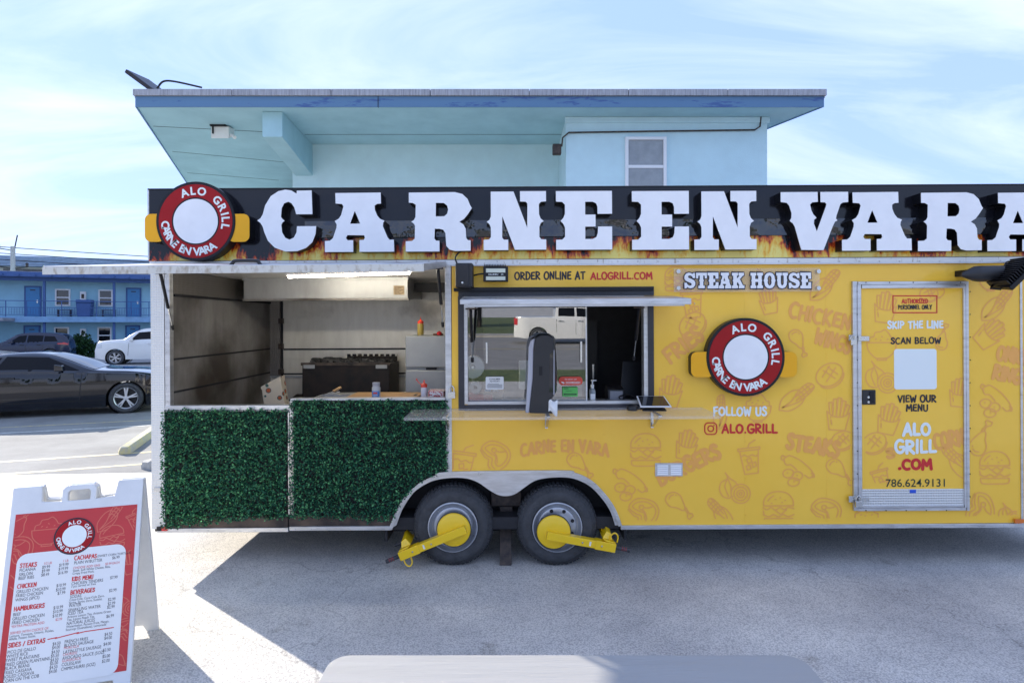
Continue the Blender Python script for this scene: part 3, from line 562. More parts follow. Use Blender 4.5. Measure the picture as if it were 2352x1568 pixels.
# line drawings of food for the printed wrap; unit box -1..1
def _c(*p, n=5): return smooth_pts(list(p), n)
def _cc(*p, n=5): return smooth_pts(list(p), n, True)+[smooth_pts(list(p), n, True)[0]]
ICON = {
 'burger': [_c((-.92,.12),(-.88,.5),(-.55,.88),(0,1),(.55,.88),(.88,.5),(.92,.12))+[(-.92,.12)], _c((-.95,.0),(-.7,-.12),(-.45,.02),(-.2,-.14),(.1,.02),(.35,-.12),(.6,.02),(.95,-.06)), [(-.2,-.16),(.15,-.42),(.5,-.12)], [(-.95,-.2),(-.9,-.38)], _c((-.95,-.42),(-.6,-.55),(-.3,-.42),(0,-.56),(.3,-.42),(.6,-.55),(.95,-.42)), _c((-.88,-.66),(-.86,-.9),(-.6,-1),(.6,-1),(.86,-.9),(.88,-.66))+[(-.88,-.66)], _c((-.66,.42),(-.5,.6),(-.3,.74)), [(-.2,.52),(-.16,.52)], [(.1,.62),(.14,.62)], [(.4,.46),(.44,.46)], [(.2,.32),(.24,.32)], [(-.45,.28),(-.41,.28)]],
 'fries': [[(-.7,.12),(-.5,-1),(.5,-1),(.72,.12)], _c((-.7,.12),(-.3,-.16),(.3,-.16),(.72,.12)), [(-.52,.02),(-.62,.66),(-.42,.7),(-.33,-.1)], [(-.33,.0),(-.34,.9),(-.12,.9),(-.1,-.16)], [(-.1,.1),(-.05,1),(.16,.98),(.12,-.16)], [(.14,.1),(.24,.85),(.44,.8),(.32,-.12)], [(.38,.2),(.52,.62),(.68,.55),(.56,.02)], [(-.42,-.4),(-.36,-.66)], [(-.46,-.2),(-.45,-.26)]],
 'steak': [_cc((-.9,.35),(-.5,.82),(.1,.85),(.7,.6),(.95,.1),(.75,-.5),(.3,-.85),(-.1,-.6),(-.15,-.2),(-.5,-.05)), _cc((-.68,.36),(-.4,.62),(.1,.66),(.55,.46),(.76,.1),(.6,-.36),(.3,-.6),(.08,-.4),(.05,-.05),(-.3,.1)), _a(-.12,.32,.14,.14,0,360), _c((.02,.3),(.3,.28),(.62,.38)), _c((-.95,.2),(-.6,-.2),(-.35,-.3),(-.3,-.7),(.1,-1),(.5,-.9)), _c((-.12,.18),(.1,.0),(.2,-.4))],
 'drum': [_cc((-.85,.4),(-.7,.8),(-.3,.95),(.1,.75),(.3,.35),(.45,-.15),(.3,-.28),(-.1,-.1),(-.55,0)), _c((.42,-.2),(.62,-.5),(.6,-.72),(.75,-.86),(.86,-.74),(.98,-.64),(.9,-.48),(.74,-.48),(.52,-.1)), _c((-.62,.5),(-.5,.7),(-.32,.78)), [(-.18,.74),(-.14,.72)]],
 'corn': [_c((-.95,-.95),(-.9,-.3),(-.4,.3),(.1,.5)), _c((-.95,-.95),(-.3,-.9),(.3,-.4),(.5,.1)), _c((-.8,-.8),(-.3,-.3),(.1,.5),(.5,.95),(.85,.95),(.95,.75),(.75,.4),(.5,.1),(.1,-.3),(-.8,-.8)), _c((-.1,.2),(.2,.1),(.3,-.1)), _c((.08,.42),(.35,.28),(.5,.05)), _c((.25,.65),(.5,.48),(.66,.28)), _c((.42,.85),(.68,.68),(.82,.48)), _c((-.2,-.1),(.25,.4),(.72,.92)), _c((0,-.2),(.4,.25),(.9,.78))],
 'sausage': [_c((-.35,.95),(-.7,.75),(-.6,.4),(-.3,.35),(0,.0)), _c((-.35,.95),(-.05,.8),(.4,.45),(.85,-.1),(.95,-.45),(.7,-.62),(.45,-.4)), _c((-.55,.85),(-.75,1),(-.85,.8),(-.66,.66)), _c((.85,-.35),(1,-.4),(1,-.6),(.85,-.58)), _a(-.55,-.15,.34,.27,0,360), _a(-.02,-.38,.33,.27,0,360), _a(-.3,-.72,.36,.26,0,360), [(-.62,-.1),(-.58,-.1)], [(-.05,-.35),(-.01,-.35)], [(-.3,-.7),(-.26,-.7)]],
 'onion': [_c((-.6,.95),(-.45,.6),(-.85,.35),(-.95,-.1),(-.75,-.5),(-.4,-.62),(-.15,-.5)), _c((-.6,.95),(-.3,.6),(0,.4),(.2,.15)), _c((-.45,.6),(-.62,.1),(-.4,-.5)), _c((-.42,.55),(-.25,.1),(-.25,-.2)), _a(.35,-.35,.6,.6,0,360,20), _a(.35,-.35,.42,.42,0,360,16), _a(.35,-.35,.24,.24,0,360,14), _a(.35,-.35,.09,.09,0,360,10)],
 'drink': [[(-.68,.45),(.68,.45),(.68,.6),(-.68,.6),(-.68,.45)], [(-.58,.42),(-.42,-1),(.42,-1),(.58,.42)], [(-.05,.62),(.05,.85),(.45,1.05)], _c((-.52,.1),(-.3,.18),(-.1,.06),(.15,.16),(.35,.05),(.54,.12)), [(-.2,-.1),(.05,-.02),(.1,-.28),(-.14,-.36),(-.2,-.1)], [(.1,-.38),(.32,-.3),(.36,-.55),(.14,-.62),(.1,-.38)], [(-.28,-.5),(-.04,-.44),(0,-.7),(-.22,-.76),(-.28,-.5)]],
 'bowl': [_c((-.95,.1),(-.85,-.4),(-.5,-.8),(-.3,-.9))+[(.3,-.9)]+_c((.5,-.8),(.85,-.4),(.95,.1))+[(-.95,.1)], _c((-.8,.12),(-.75,.4),(-.5,.5),(-.4,.75),(-.05,.8),(.2,.92),(.45,.7),(.6,.45),(.8,.4),(.82,.12)), [(-.3,-.9),(-.3,-1.02),(.3,-1.02),(.3,-.9)], [(-.4,.3),(-.34,.34)], [(.0,.5),(.05,.46)], [(.35,.3),(.4,.34)], [(-.1,.25),(-.05,.27)]],
 'patty': [_a(0,0,.95,.72,0,360,24), _a(0,-.12,.95,.75,200,340,14), [(-.5,.1),(.3,.5)], [(-.4,-.3),(.6,.2)], [(-.2,.45),(.2,-.4)], [(.15,.5),(.5,-.25)]],
}
def on_panel(p, d):
    x, y = p[0]*275+CX, HY-(p[1]-CAMH-0.0055*p[0])*275
    if d < -0.01: return 1985 < x < 2210 and 666 < y < 1118
    if not (1042 < x < 2338 and 613 < y < 1199-(x-1426)*.004): return False
    if x < 1432 and y > interp([(1037,1078),(1288,1077),(1340,1090),(1379,1121),(1408,1160),(1430,1200)], x): return False
    if 1048 < x < 1506 and 655 < y < 946: return False
    if 1956 < x < 2230 and 642 < y < 1177: return False
    if 1544 < x < 1887 and 612 < y < 674: return True
    return True
def icon(parent, kind, x, y, size, rot=0.0, d=-0.002, m=None, mapf=None, wd=0.0105, name='printed_drawing', cen=None, aspect=1.0, clip=None):
    k = Ink(d); c = cen or UV2(x, y); s = size/2; ca, sa = math.cos(R_(rot)), math.sin(R_(rot))
    for st in ICON[kind]:
        pts = [(c[0]+(a*s*aspect*ca-b*s*sa), c[1]+(a*s*aspect*sa+b*s*ca)) for a, b in st]
        if mapf is None or clip:             # print stops at the edge of its panel
            dn = [pts[0]]
            for p, q in zip(pts, pts[1:]):
                n = max(1, int(math.dist(p, q)/0.012)); dn += [(p[0]+(q[0]-p[0])*i/n, p[1]+(q[1]-p[1])*i/n) for i in range(1, n+1)]
            run = []
            for p in dn + [None]:
                if p is not None and (on_panel(p, d) if clip is None else (clip[0] < p[0] < clip[1] and clip[2] < p[1] < clip[3])): run.append(p)
                else:
                    if len(run) > 1: k.stroke(run, wd, mapf=mapf)
                    run = []
        else: k.stroke(pts, wd, mapf=mapf)
    return k.build(name, m or M['inkorange'], parent)
PX = 1/275.0
def bprint(parent, s, x0, x1, yt, yb, m, wd, d=-0.0025, name='lettering', rot=0, arc=0, seed=3):
    """brush lettering between picture columns x0..x1 and rows yt..yb of the trailer's face"""
    k = Ink(d); a = UV2(x0, yb); b = UV2(x1, yb)
    brush(k, s, a[0]+wd/2, a[1]+wd/2, (b[0]-a[0])-wd, (yb-yt)*PX-wd, wd, rot=R_(rot), seed=seed, arc=arc)
    return k.build(name, m, parent)

# ------------------------------------------------------------------ the trailer
T = thing('food_trailer', 'long yellow food trailer with open serving hatch and steak house lettering', 'food trailer', (0, YT, 0), rot=(0, TILT, 0))
def rect(x0, y0, x1, y1, d=0.0):
    (u0, v1), (u1, v0) = UV2(x0, y0, d), UV2(x1, y1, d)
    c = ((u0+u1)/2, (v0+v1)/2); k = (YT+d)/FPX; hw, hh = abs(x1-x0)*k/2, abs(y1-y0)*k/2
    return c[0]-hw, c[0]+hw, c[1]-hh, c[1]+hh
def tbox(name, m, x0, y0, x1, y1, d0, d1, parent=None, bevel=0, dref=None):
    u0, u1, v0, v1 = rect(x0, y0, x1, y1, d0 if dref is None else dref)
    return MB().box(u0, u1, d0, d1, v0, v1).build(name, m, parent or T, bevel=bevel)
def poly(pts, d=0.0): return [UV2(x, y, d) for x, y in pts]
def rivets(pts, d, r=0.006, parent=None, m=None):
    q = MB()
    for x, y in pts:
        u, v = UV2(x, y); q.lathe([(r, 0), (r*0.8, -0.004), (0.0005, -0.006)], (u, d, v), 'y', 8)
    return stuff(q.build('rivet_row', m or M['alu'], parent or T))
UL, UR = P(347, 900)[0], P(2560, 900)[0]; DB = 2.12
VF, VR = 0.40, P(1200, 600)[2]
# shell
box('floor', M['under'], T, (UL+0.02, UR, 0.045, DB, 0.30, VF))
box('roof', M['alu'], T, (UL, UR, 0.02, DB+0.03, VR-0.02, VR+0.03))
box('ceiling_panel', M['steel'], T, (UL+0.03, UR-0.05, 0.05, DB-0.01, VR-0.045, VR-0.022))
bw = box('back_wall', M['steel'], T, (UL+0.03, UR, DB, DB+0.03, 0.30, VR-0.021))
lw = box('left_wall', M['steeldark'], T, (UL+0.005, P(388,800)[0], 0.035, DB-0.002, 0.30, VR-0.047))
box('right_wall', M['steel'], T, (UR-0.04, UR, 0.035, DB-0.002, 0.30, VR-0.047))
UP = P(1034, 800)[0]
box('added_partition', M['steeldark'], T, (UP+0.1, UP+0.13, 1.05, DB-0.003, VF+0.001, VR-0.047))  # wall added to keep the space behind the serving window dark
# back wall: sheet joints, corner post, hinges
def bwbar(x0, y0, x1, y1, m, dd=0.012, name='panel_joint'): return tbox(name, m, x0, y0, x1, y1, DB-dd, DB-0.001, bw, dref=DB)
bwbar(652, 799.5, 934, 803, M['under']); bwbar(652, 856, 934, 859, M['under']); bwbar(646, 690, 650.5, 862, M['under'])
bwbar(622, 660, 646, 862, M['treaddark'], 0.03, 'corner_post'); bwbar(610, 862, 940, 866, M['alu'], 0.02, 'ledge')
for yy in (737, 795, 853): bwbar(642, yy-6, 652, yy+6, M['rust'], 0.04, 'hinge')
# left wall: joints in its sheeting
uw = P(388,800)[0]
for (v0_, v1_) in (((700,0),(0,0)),): pass
for ya in (812, 876):
    vv = P(480, ya, 1.0)[2]; box('panel_joint', M['under'], lw, (uw, uw+0.006, 0.06, DB-0.03, vv-0.008, vv+0.008))
box('header_plate', M['treaddark'], lw, (uw, uw+0.01, 0.06, DB-0.03, VR-0.25, VR-0.05))
box('header_seam', M['under'], lw, (uw, uw+0.02, 0.06, DB-0.03, VR-0.275, VR-0.255))
# extraction hood with its lamp strip
dh = 1.10
u0, u1, v0, v1 = rect(560, 640, 936, 685, dh)
hd = MB().prism([[(dh, v0), (dh, v1), (dh+0.35, v1+0.12), (DB-0.02, v1+0.12), (DB-0.02, v0+0.02), (dh+0.02, v0)]], u0, u1, lambda a, b, c: (c, a, b)).build('hood', M['steelclean'], T, bevel=0.006)
box('lip', M['steelclean'], hd, (u0-0.01, u1+0.01, dh-0.012, dh-0.002, v1-0.012, v1+0.012))
box('lip', M['steeldark'], hd, (u0-0.01, u1+0.012, dh-0.008, dh+0.1, v0-0.022, v0-0.002))
box('duct_rail', M['under'], hd, (u1+0.003, UP+0.10, dh+0.4, dh+0.52, v1-0.12, v1-0.02))
M['notice'] = mat('yellowed_notice', (0.42, 0.30, 0.17), 0.7, var=0.3, vscale=40)
nu0, nu1, nv0, nv1 = rect(904, 656, 929, 677, dh); box('notice', M['notice'], hd, (nu0, nu1, dh-0.005, dh-0.001, nv0, nv1))
q = MB()
for k in range(8): q.box(nu0+0.01, nu1-0.01-0.02*(k % 3), dh-0.006, dh-0.0055, nv1-0.012-k*0.011, nv1-0.009-k*0.011)
stuff(q.build('notice_print', M['rust'], hd))
M['led'] = mat('led_tube', (1, 0.98, 0.9), 0.4, emit=(1.0, 0.93, 0.78), estr=15)
la, lb = Vector(P(658, 631, 0.45)), Vector(P(947, 622, 0.45))
lt = MB().bar(la, lb, 0.045, 0.02).build('lamp_strip', M['white'], T)
MB().tube([la+Vector((0.02,-0.005,-0.018)), lb+Vector((-0.02,-0.005,-0.018))], 0.012, 8).build('lamp_tube', M['led'], lt)
# corner post, jambs, header, sills
cp = tbox('corner_post', M['tread'], 347, 612, 378, 1214, -0.004, 0.034)
tbox('jamb', M['alu'], 378.5, 612, 390, 938, -0.008, 0.05, bevel=0.003)
jr = tbox('jamb', M['alu'], 1023, 607.5, 1037, 1088, -0.006, 0.05, bevel=0.003)
rivets([(383, y) for y in range(640, 930, 42)], -0.0085, 0.005); rivets([(1030, y) for y in range(640, 1085, 40)], -0.0065, 0.005)
rail = tbox('top_rail', M['alurust'], 343, 594.5, 2560, 607, -0.022, 0.03, bevel=0.003)
tbox('drip_edge', M['alu'], 343, 605, 2560, 608.5, -0.032, -0.0225, rail)
rivets([(x, 601) for x in range(360, 2345, 46)], -0.0225, 0.006, rail)
hedge_base = poly([(378.5,940),(664,940),(664,917),(1022.5,917),(1022.5,1090),(1001,1094.5),(975,1106),(939,1135),(914,1174),(904,1208),(378.5,1210)])
box_l = MB().prism([hedge_base], 0.012, 0.04).build('hatch_panel', M['under'], T)
tbox('hatch_top', M['alu'], 378.5, 931, 666, 945, -0.012, 0.06, box_l, bevel=0.003); tbox('hatch_top', M['alu'], 666.5, 914, 1022.5, 920, -0.012, 0.06, box_l, bevel=0.003)
tbox('hatch_stile', M['alu'], 661.5, 945.5, 665, 1182, -0.02, 0.011, box_l); tbox('hatch_stile', M['alu'], 666.5, 920.5, 674, 1182, -0.02, 0.011, box_l)
M['kick'] = mat('smoke_stained_kickplate', (0.10, 0.07, 0.055), 0.5, 0.3, var=0.6, vscale=5, col2=(0.015,0.014,0.016))
tbox('kick_plate', M['kick'], 379, 1183, 661, 1211, -0.002, 0.0115, box_l); tbox('kick_plate', M['kick'], 664, 1183, 902, 1207, -0.002, 0.0115, box_l)
bl = tbox('bottom_rail', M['alu'], 360, 1212.5, 662, 1222, -0.014, 0.03, bevel=0.003); br_ = tbox('bottom_rail', M['alu'], 664.5, 1208.5, 898, 1218, -0.014, 0.03, bevel=0.003)
rivets([(x, 1217) for x in range(372, 655, 36)], -0.0145, 0.005, bl); rivets([(x, 1213) for x in range(680, 895, 36)], -0.0145, 0.005, br_)
tbox('marker_lamp', M['redlamp'], 371, 1209, 383, 1219, -0.03, -0.015); tbox('lamp_base', M['black'], 359.5, 1209, 370.5, 1219, -0.024, -0.0145)
tbox('catch', M['chrome'], 353, 1120, 368, 1128, -0.016, -0.0045)
# yellow side: wrap panel with wheel arch cut and the serving window opening
ARC_R = [(1288,1083),(1316,1087.5),(1340,1096),(1362,1110),(1379,1127),(1395,1146),(1408,1166),(1417,1186),(1424,1206)]
ARC_L = [(897,1214),(914,1174),(925,1154),(939,1135),(956,1119),(975,1106),(1001,1094.5),(1033,1086)]
side = [(1037.5,608.5),(2560,602),(2560,1196),(2345,1199.5),(1425,1207)] + ARC_R[::-1][1:] + [(1037.5,1083)]
win = [(1067,680),(1487,680),(1487,927),(1067,927)]
SP = MB().prism([poly(side), poly(win)], 0.0, 0.035).build('side_panel', M['yellow'], T)
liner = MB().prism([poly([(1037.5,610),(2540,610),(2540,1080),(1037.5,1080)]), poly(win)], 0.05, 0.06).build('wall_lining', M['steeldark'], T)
b2 = tbox('bottom_rail', M['alu'], 1426, 1203.5, 2560, 1213, -0.014, 0.03, bevel=0.003); rivets([(x, 1213-(x-1426)*.0038-4) for x in range(1434, 2345, 28)], -0.0145, 0.005, b2)
tbox('marker_lamp', M['amber'], 2332, 1192, 2352, 1201, -0.03, -0.015)
for x in (2344.5,): tbox('corner_trim', M['alu'], x, 610, x+5, 1202, -0.008, -0.0005, SP)
rv = []
for xs_ in (1585, 2000): rv += [(xs_, y) for y in range(960, 1200, 38)]
rivets([(1712, y) for y in range(930, 1200, 42)], -0.0006, 0.005, SP, M['yellow']); rivets([(1388, y) for y in range(955, 1075, 42)], -0.0006, 0.005, SP, M['yellow'])
for x, y0, y1 in ((1388,948,1078),(1712,912,1200),(1712,672,728),(1900,612,1200),(1545,612,640)): tbox('panel_seam', M['yellow'], x-2.2, y0, x+2.2, y1-(x-1426)*.004*(y1 > 1190)-1, -0.0012, -0.0002, SP)
# wheel arch: bright trim and scalloped skirt
INN = [(910,1206),(918,1184),(926,1166),(949,1132),(975,1113),(1001,1102),(1038,1097),(1072,1098.5),(1098,1107.6),(1119,1122),(1135,1132),(1148,1137.5),(1161,1139),(1174,1137.5),(1187,1132),(1205,1119),(1226,1105),(1249,1098.5),(1278,1096),(1309,1097),(1335,1105),(1361,1121),(1387,1150),(1403,1176),(1413,1206)]
outer = ARC_L + ARC_R
sk = MB().prism([poly(smooth_pts(outer,3)+smooth_pts(INN,3)[::-1])], 0.004, 0.018).build('arch_skirt', M['alu'], T)
def strip(pts, w_, d0, d1, name, m, parent):
    q = MB(); p = [UV2(*a) for a in smooth_pts(pts, 4)]; n = len(p)
    for i, a in enumerate(p):
        b, c = p[max(i-1,0)], p[min(i+1,n-1)]; tx, tz = c[0]-b[0], c[1]-b[1]; l = math.hypot(tx,tz); nx, nz = -tz/l*w_/2, tx/l*w_/2
        q.v += [(a[0]+nx, d0, a[1]+nz), (a[0]-nx, d0, a[1]-nz), (a[0]-nx, d1, a[1]-nz), (a[0]+nx, d1, a[1]+nz)]
    for i in range(n-1):
        for k in range(4): q.f.append((4*i+k, 4*i+(k+1)%4, 4*i+4+(k+1)%4, 4*i+4+k))
    q.f += [(0,1,2,3), (4*n-4,4*n-3,4*n-2,4*n-1)]
    return q.build(name, m, parent, bevel=0.002)
at_ = strip(outer, 0.030, -0.016, 0.003, 'arch_trim', M['alu'], T)
rivets([(1040,1085.5),(1100,1084),(1165,1083.5),(1230,1083),(1300,1085),(1352,1103),(1391,1141),(1415,1182)], -0.0165, 0.006, at_)
# wheel box, frame, hangers
box('wheel_box', M['under'], T, (P(880,1000)[0], P(1440,1000)[0], 0.30, 0.33, 0.20, 0.80))
box('wheel_box_top', M['under'], T, (P(890,1000)[0], P(1432,1000)[0], 0.045, 0.30, 0.78, 0.80))
box('wheel_box_end', M['under'], T, (P(880,1000)[0], P(886,1000)[0], 0.045, 0.298, 0.2, 0.779)); box('wheel_box_end', M['under'], T, (P(1434,1000)[0], P(1440,1000)[0], 0.045, 0.298, 0.2, 0.779))
box('frame_rail', M['under'], T, (UL+0.3, UR, 0.34, 0.44, 0.20, 0.299)); box('frame_rail', M['under'], T, (UL+0.3, UR, 1.66, 1.76, 0.20, 0.299))
hx = P(1161, 1000)[0]
hg = MB().box(hx-0.13, hx+0.13, 0.22, 0.27, 0.44, 0.56).box(hx-0.055, hx+0.055, 0.20, 0.26, 0.28, 0.439)
hg.build('spring_hanger', M['rust'], T, bevel=0.004)
MB().bar((P(1040,0)[0], 0.25, 0.40), (hx-0.06, 0.25, 0.36), 0.05, 0.035).bar((hx+0.06, 0.25, 0.36), (P(1280,0)[0], 0.25, 0.40), 0.05, 0.035).build('leaf_spring', M['rust'], T)
zb = 0.004
lg = MB().hexa([(hx-0.055,0.02,zb),(hx+0.045,0.02,zb),(hx+0.045,0.055,zb),(hx-0.055,0.055,zb)], [(hx-0.058,0.23,0.30),(hx+0.042,0.23,0.30),(hx+0.042,0.265,0.30),(hx-0.058,0.265,0.30)])
lg.build('support_leg', M['rust'], T, bevel=0.003)
# wheels
def trailer_wheel(x, zc, holes):
    u = P(x, 1210)[0]; c = (u, 0, zc); R = 0.335
    ty = [(0.207,0.012),(0.215,0.0),(0.240,-0.010),(0.275,-0.008),(0.302,0.006),(0.320,0.024),(0.331,0.046),(R,0.075),(R,0.155),(0.331,0.182),(0.315,0.20),(0.27,0.215),(0.20,0.21)]
    w_ = MB().lathe(ty, c, 'y', 64).build('tyre', M['rubber'], T, smooth=30)
    tr = MB()
    for k in range(60):
        a = 2*math.pi*k/60; 
        for (r0, d0, d1) in ((0.3345, 0.05, 0.085), (0.3355, 0.10, 0.13), (0.3345, 0.145, 0.175)):
            aa = a + (0.03 if d0 > 0.09 else 0); r1 = r0+0.006
            ca, sa, cb, sb = math.cos(aa), math.sin(aa), math.cos(aa+0.07), math.sin(aa+0.07)
            tr.hexa([(u+ca*r0,d0,zc+sa*r0),(u+cb*r0,d0,zc+sb*r0),(u+cb*r0,d1,zc+sb*r0),(u+ca*r0,d1,zc+sa*r0)], [(u+ca*r1,d0,zc+sa*r1),(u+cb*r1,d0,zc+sb*r1),(u+cb*r1,d1,zc+sb*r1),(u+ca*r1,d1,zc+sa*r1)])
        r0, r1 = 0.296, 0.325; ca, sa, cb, sb = math.cos(a), math.sin(a), math.cos(a+0.06), math.sin(a+0.06)
        tr.hexa([(u+ca*r0,0.004,zc+sa*r0),(u+cb*r0,0.004,zc+sb*r0),(u+cb*r1,0.028,zc+sb*r1),(u+ca*r1,0.028,zc+sa*r1)], [(u+ca*r0,-0.002,zc+sa*r0),(u+cb*r0,-0.002,zc+sb*r0),(u+cb*r1,0.022,zc+sb*r1),(u+ca*r1,0.022,zc+sa*r1)])
    stuff(tr.build('tread_block', M['rubber'], w_))
    rp = [(0.2075,0.010),(0.2085,-0.008),(0.200,-0.010),(0.194,0.004),(0.184,0.018),(0.178,0.03),(0.168,0.034),(0.158,0.022),(0.14,0.016),(0.12,0.020),(0.085,0.012),(0.06,-0.004),(0.03,-0.006),(0.001,-0.006)]
    r_ = MB().lathe(rp, c, 'y', 48).build('rim', M['rim'], w_, smooth=30)
    if holes:
        for k in range(8):
            a = 2*math.pi*k/8+0.35; MB().lathe([(0.016,0.0),(0.015,-0.002),(0.0003,-0.001)], (u+math.cos(a)*0.137,0.0155,zc+math.sin(a)*0.137), 'y', 12).build('vent_hole', M['under'], r_)
    MB().lathe([(0.002,0),(0.003,-0.02),(0.0005,-0.025)], (u+0.17, 0.004, zc-0.07), 'y', 6).build('valve', M['rubber'], r_)
    return w_
trailer_wheel(1040, 0.334, False); trailer_wheel(1280, 0.329, True)
# roof sign: flame board, black raceway, slab letters
sg = tbox('sign_board', M['flame'], 343, 430, 2560, 593.5, -0.012, 0.09, dref=0); 
tbox('sign_end', M['alu'], 339, 433, 342.5, 596, -0.014, 0.09, sg); tbox('sign_top', M['black'], 339, 427, 2560, 429.8, -0.018, 0.09, sg)
rv0, rv1 = 503, 541
race = MB(); ru0, ru1, rz0, rz1 = rect(700, rv0, 2560, rv1, -0.03)
race.grid(lambda i, j: (ru0+(ru1-ru0)*i, -0.030-0.006*math.sin(i*61)*math.sin(j*3.1)-0.003*math.sin(i*170+j*4), rz0+(rz1-rz0)*j), 160, 6)
race.build('raceway', M['blackgloss'], sg, smooth=80)
tbox('raceway_box', M['black'], 700, rv0, 2560, rv1, -0.019, -0.0125, sg, dref=-0.03)
word = [('C',589,727,434.5,578.5),('A',745,906,442,579),('R',931,1084,441,578),('N',1110,1255,439,574.5),('E',1276.5,1406.5,438.5,574),('E',1451,1583,438.5,574),('N',1594,1738,438.5,574),('V',1793,1949,440.5,575),('A',1933,2095,440.5,576),('R',2108,2258,441.5,577),('A',2267,2430,441.5,577)]
for ch, x0, x1, y0, y1 in word:
    D0 = -0.118; u0, u1, v0, v1 = rect(x0, y0, x1, y1, D0); cs = slab(ch, u0, u1, v0, v1)
    o = MB().prism(cs, D0+0.004, -0.0125).build('sign_letter', M['black'], sg, smooth=35)
    cu, cv = (u0+u1)/2, (v0+v1)/2; MB().prism(cs, D0, D0+0.0035).build('letter_face', M['letterwhite'], o, smooth=0)
# round badges
def badge(name, x, y, r, d_front, d_back, tabs, parent):
    c = UV2(x, y, d_front); k = (YT+d_front)/FPX; R = r*k
    def ring(rr, n=64): return [(c[0]+rr*math.cos(2*math.pi*i/n), c[1]+rr*math.sin(2*math.pi*i/n)) for i in range(n)]
    b = MB().prism([ring(R)], d_front+0.004, d_back).build(name, M['black'], parent, smooth=35)
    MB().prism([ring(R*.985), ring(R*.935)], d_front+0.0015, d_front+0.0035).build('border', M['black'], b, smooth=0)
    MB().prism([ring(R*.93), ring(R*.60)], d_front, d_front+0.0035).build('red_ring', M['badgered'], b, smooth=0)
    MB().prism([ring(R*.598), ring(R*.565)], d_front+0.0005, d_front+0.0035).build('inner_border', M['black'], b, smooth=0)
    MB().prism([ring(R*.563)], d_front+0.0005, d_front+0.0035).build('white_disc', M['letterwhite'], b, smooth=0)
    x0, x1, y0, y1 = tabs
    for (a0, a1) in ((x0, x-r*.80), (x+r*.80, x1)):
        (pu0, pv1), (pu1, pv0) = UV2(a0, y0, d_front), UV2(a1, y1, d_front); rd = 0.05
        pts = []
        for (cx_, cz_, s) in ((pu1-rd, pv1-rd, 0), (pu0+rd, pv1-rd, 90), (pu0+rd, pv0+rd, 180), (pu1-rd, pv0+rd, 270)):
            pts += _a(cx_, cz_, rd, rd, s, s+90, 6)
        tb = MB().prism([pts], d_front+0.012, d_back+0.002).build('side_tab', M['black'], b, smooth=35)
        MB().prism([pts], d_front+0.008, d_front+0.0115).build('tab_face', M['badgeyellow'], tb, smooth=0)
    q_ = [MB()]; h = R*.19
    def arc_word(s, a0, a1, rr, flip=False):
        wds = [0.8 if ch == ' ' else sans(ch, 0.035)[2] for ch in s]; gp = 0.24; tot = sum(wds)+gp*(len(s)-1); run = 0
        for i, ch in enumerate(s):
            a = R_(a0+(a1-a0)*(run+wds[i]/2)/tot); run += wds[i]+gp; rad = rr
            if ch == ' ':
                q_[0].build('lettering', M['inkwhite'], b, smooth=0); q_[0] = MB(); continue
            rot = a-math.pi/2 if not flip else a+math.pi/2
            px, pz = c[0]+math.cos(a)*rad, c[1]+math.sin(a)*rad
            v, f, wd = sans(ch, 0.035); hh = h
            ox, oz = -wd*hh/2, -hh/2
            ca, sa = math.cos(rot), math.sin(rot)
            q_[0].add([(px+(p[0]*hh+ox)*ca-(p[1]*hh+oz)*sa, d_front-0.0012, pz+(p[0]*hh+ox)*sa+(p[1]*hh+oz)*ca) for p in v], f)
    arc_word('ALO GRILL', 118, -16, R*.765); q_[0].build('lettering', M['inkwhite'], b, smooth=0); q_[0] = MB(); arc_word('CARNE EN VARA', 182, 308, R*.765, True)
    q_[0].build('lettering', M['inkwhite'], b, smooth=0)
    return b
M['badgered'] = mat('red_acrylic', (0.36, 0.006, 0.008), 0.35, spec=0.25, var=0.1); M['badgeyellow'] = mat('yellow_acrylic', (0.88, 0.42, 0.015), 0.35, spec=0.25)
badge('round_sign', 449, 508, 91, -0.125, -0.013, (331, 572, 491, 555), sg)
badge('round_sign', 1713, 820, 90, -0.09, -0.0012, (1588, 1832, 808, 866), SP)
# serving window
wf = tbox('window_frame', M['navy'], 1052.5, 659, 1502, 679.5, -0.012, -0.0005); wf_ = wf
for a in ((1052.5,680,1066,942), (1488.5,680,1502,942), (1066.3,928.5,1488.2,942)): tbox('frame_side', M['navy'], *a, -0.012, -0.0005, wf)
tbox('gutter', M['black'], 1042, 660, 1502, 668, -0.05, -0.0125, wf, bevel=0.004)
rivets([(x, 674) for x in range(1064, 1500, 33)]+[(1059, y) for y in range(700, 935, 38)]+[(1495, y) for y in range(700, 935, 38)]+[(x, 936) for x in range(1075, 1490, 40)], -0.0125, 0.004, wf, M['black'])
for a in ((1066.3,680,1074,928), (1479,680,1488.2,928), (1074.2,921,1478.8,928), (1074.2,680,1478.8,686)): tbox('window_liner', M['alu'], *a, -0.004, 0.09, wf)
gl = MB(); g0, g1, gv0, gv1 = rect(1074.5, 688, 1347, 920.5, 0.03)
gt = math.tan(R_(1.1))*(gv1-gv0)/2
gl.add([(g0,0.03+gt,gv0),(g1,0.03+gt,gv0),(g1,0.03-gt,gv1),(g0,0.03-gt,gv1)], [(0,1,2,3)]); gl.build('glass_pane', M['glass'], wf, recalc=False)
g0, g1, gv0, gv1 = rect(1110, 690, 1336, 920.5, 0.055); MB().add([(g0,0.055+gt,gv0),(g1,0.055+gt,gv0),(g1,0.055-gt,gv1),(g0,0.055-gt,gv1)], [(0,1,2,3)]).build('glass_pane', glass('inner_glass', (0.86,0.88,0.88), 0.06), wf, recalc=False)
tbox('pane_edge', M['alu'], 1345, 687, 1348.5, 921, 0.026, 0.036, wf)
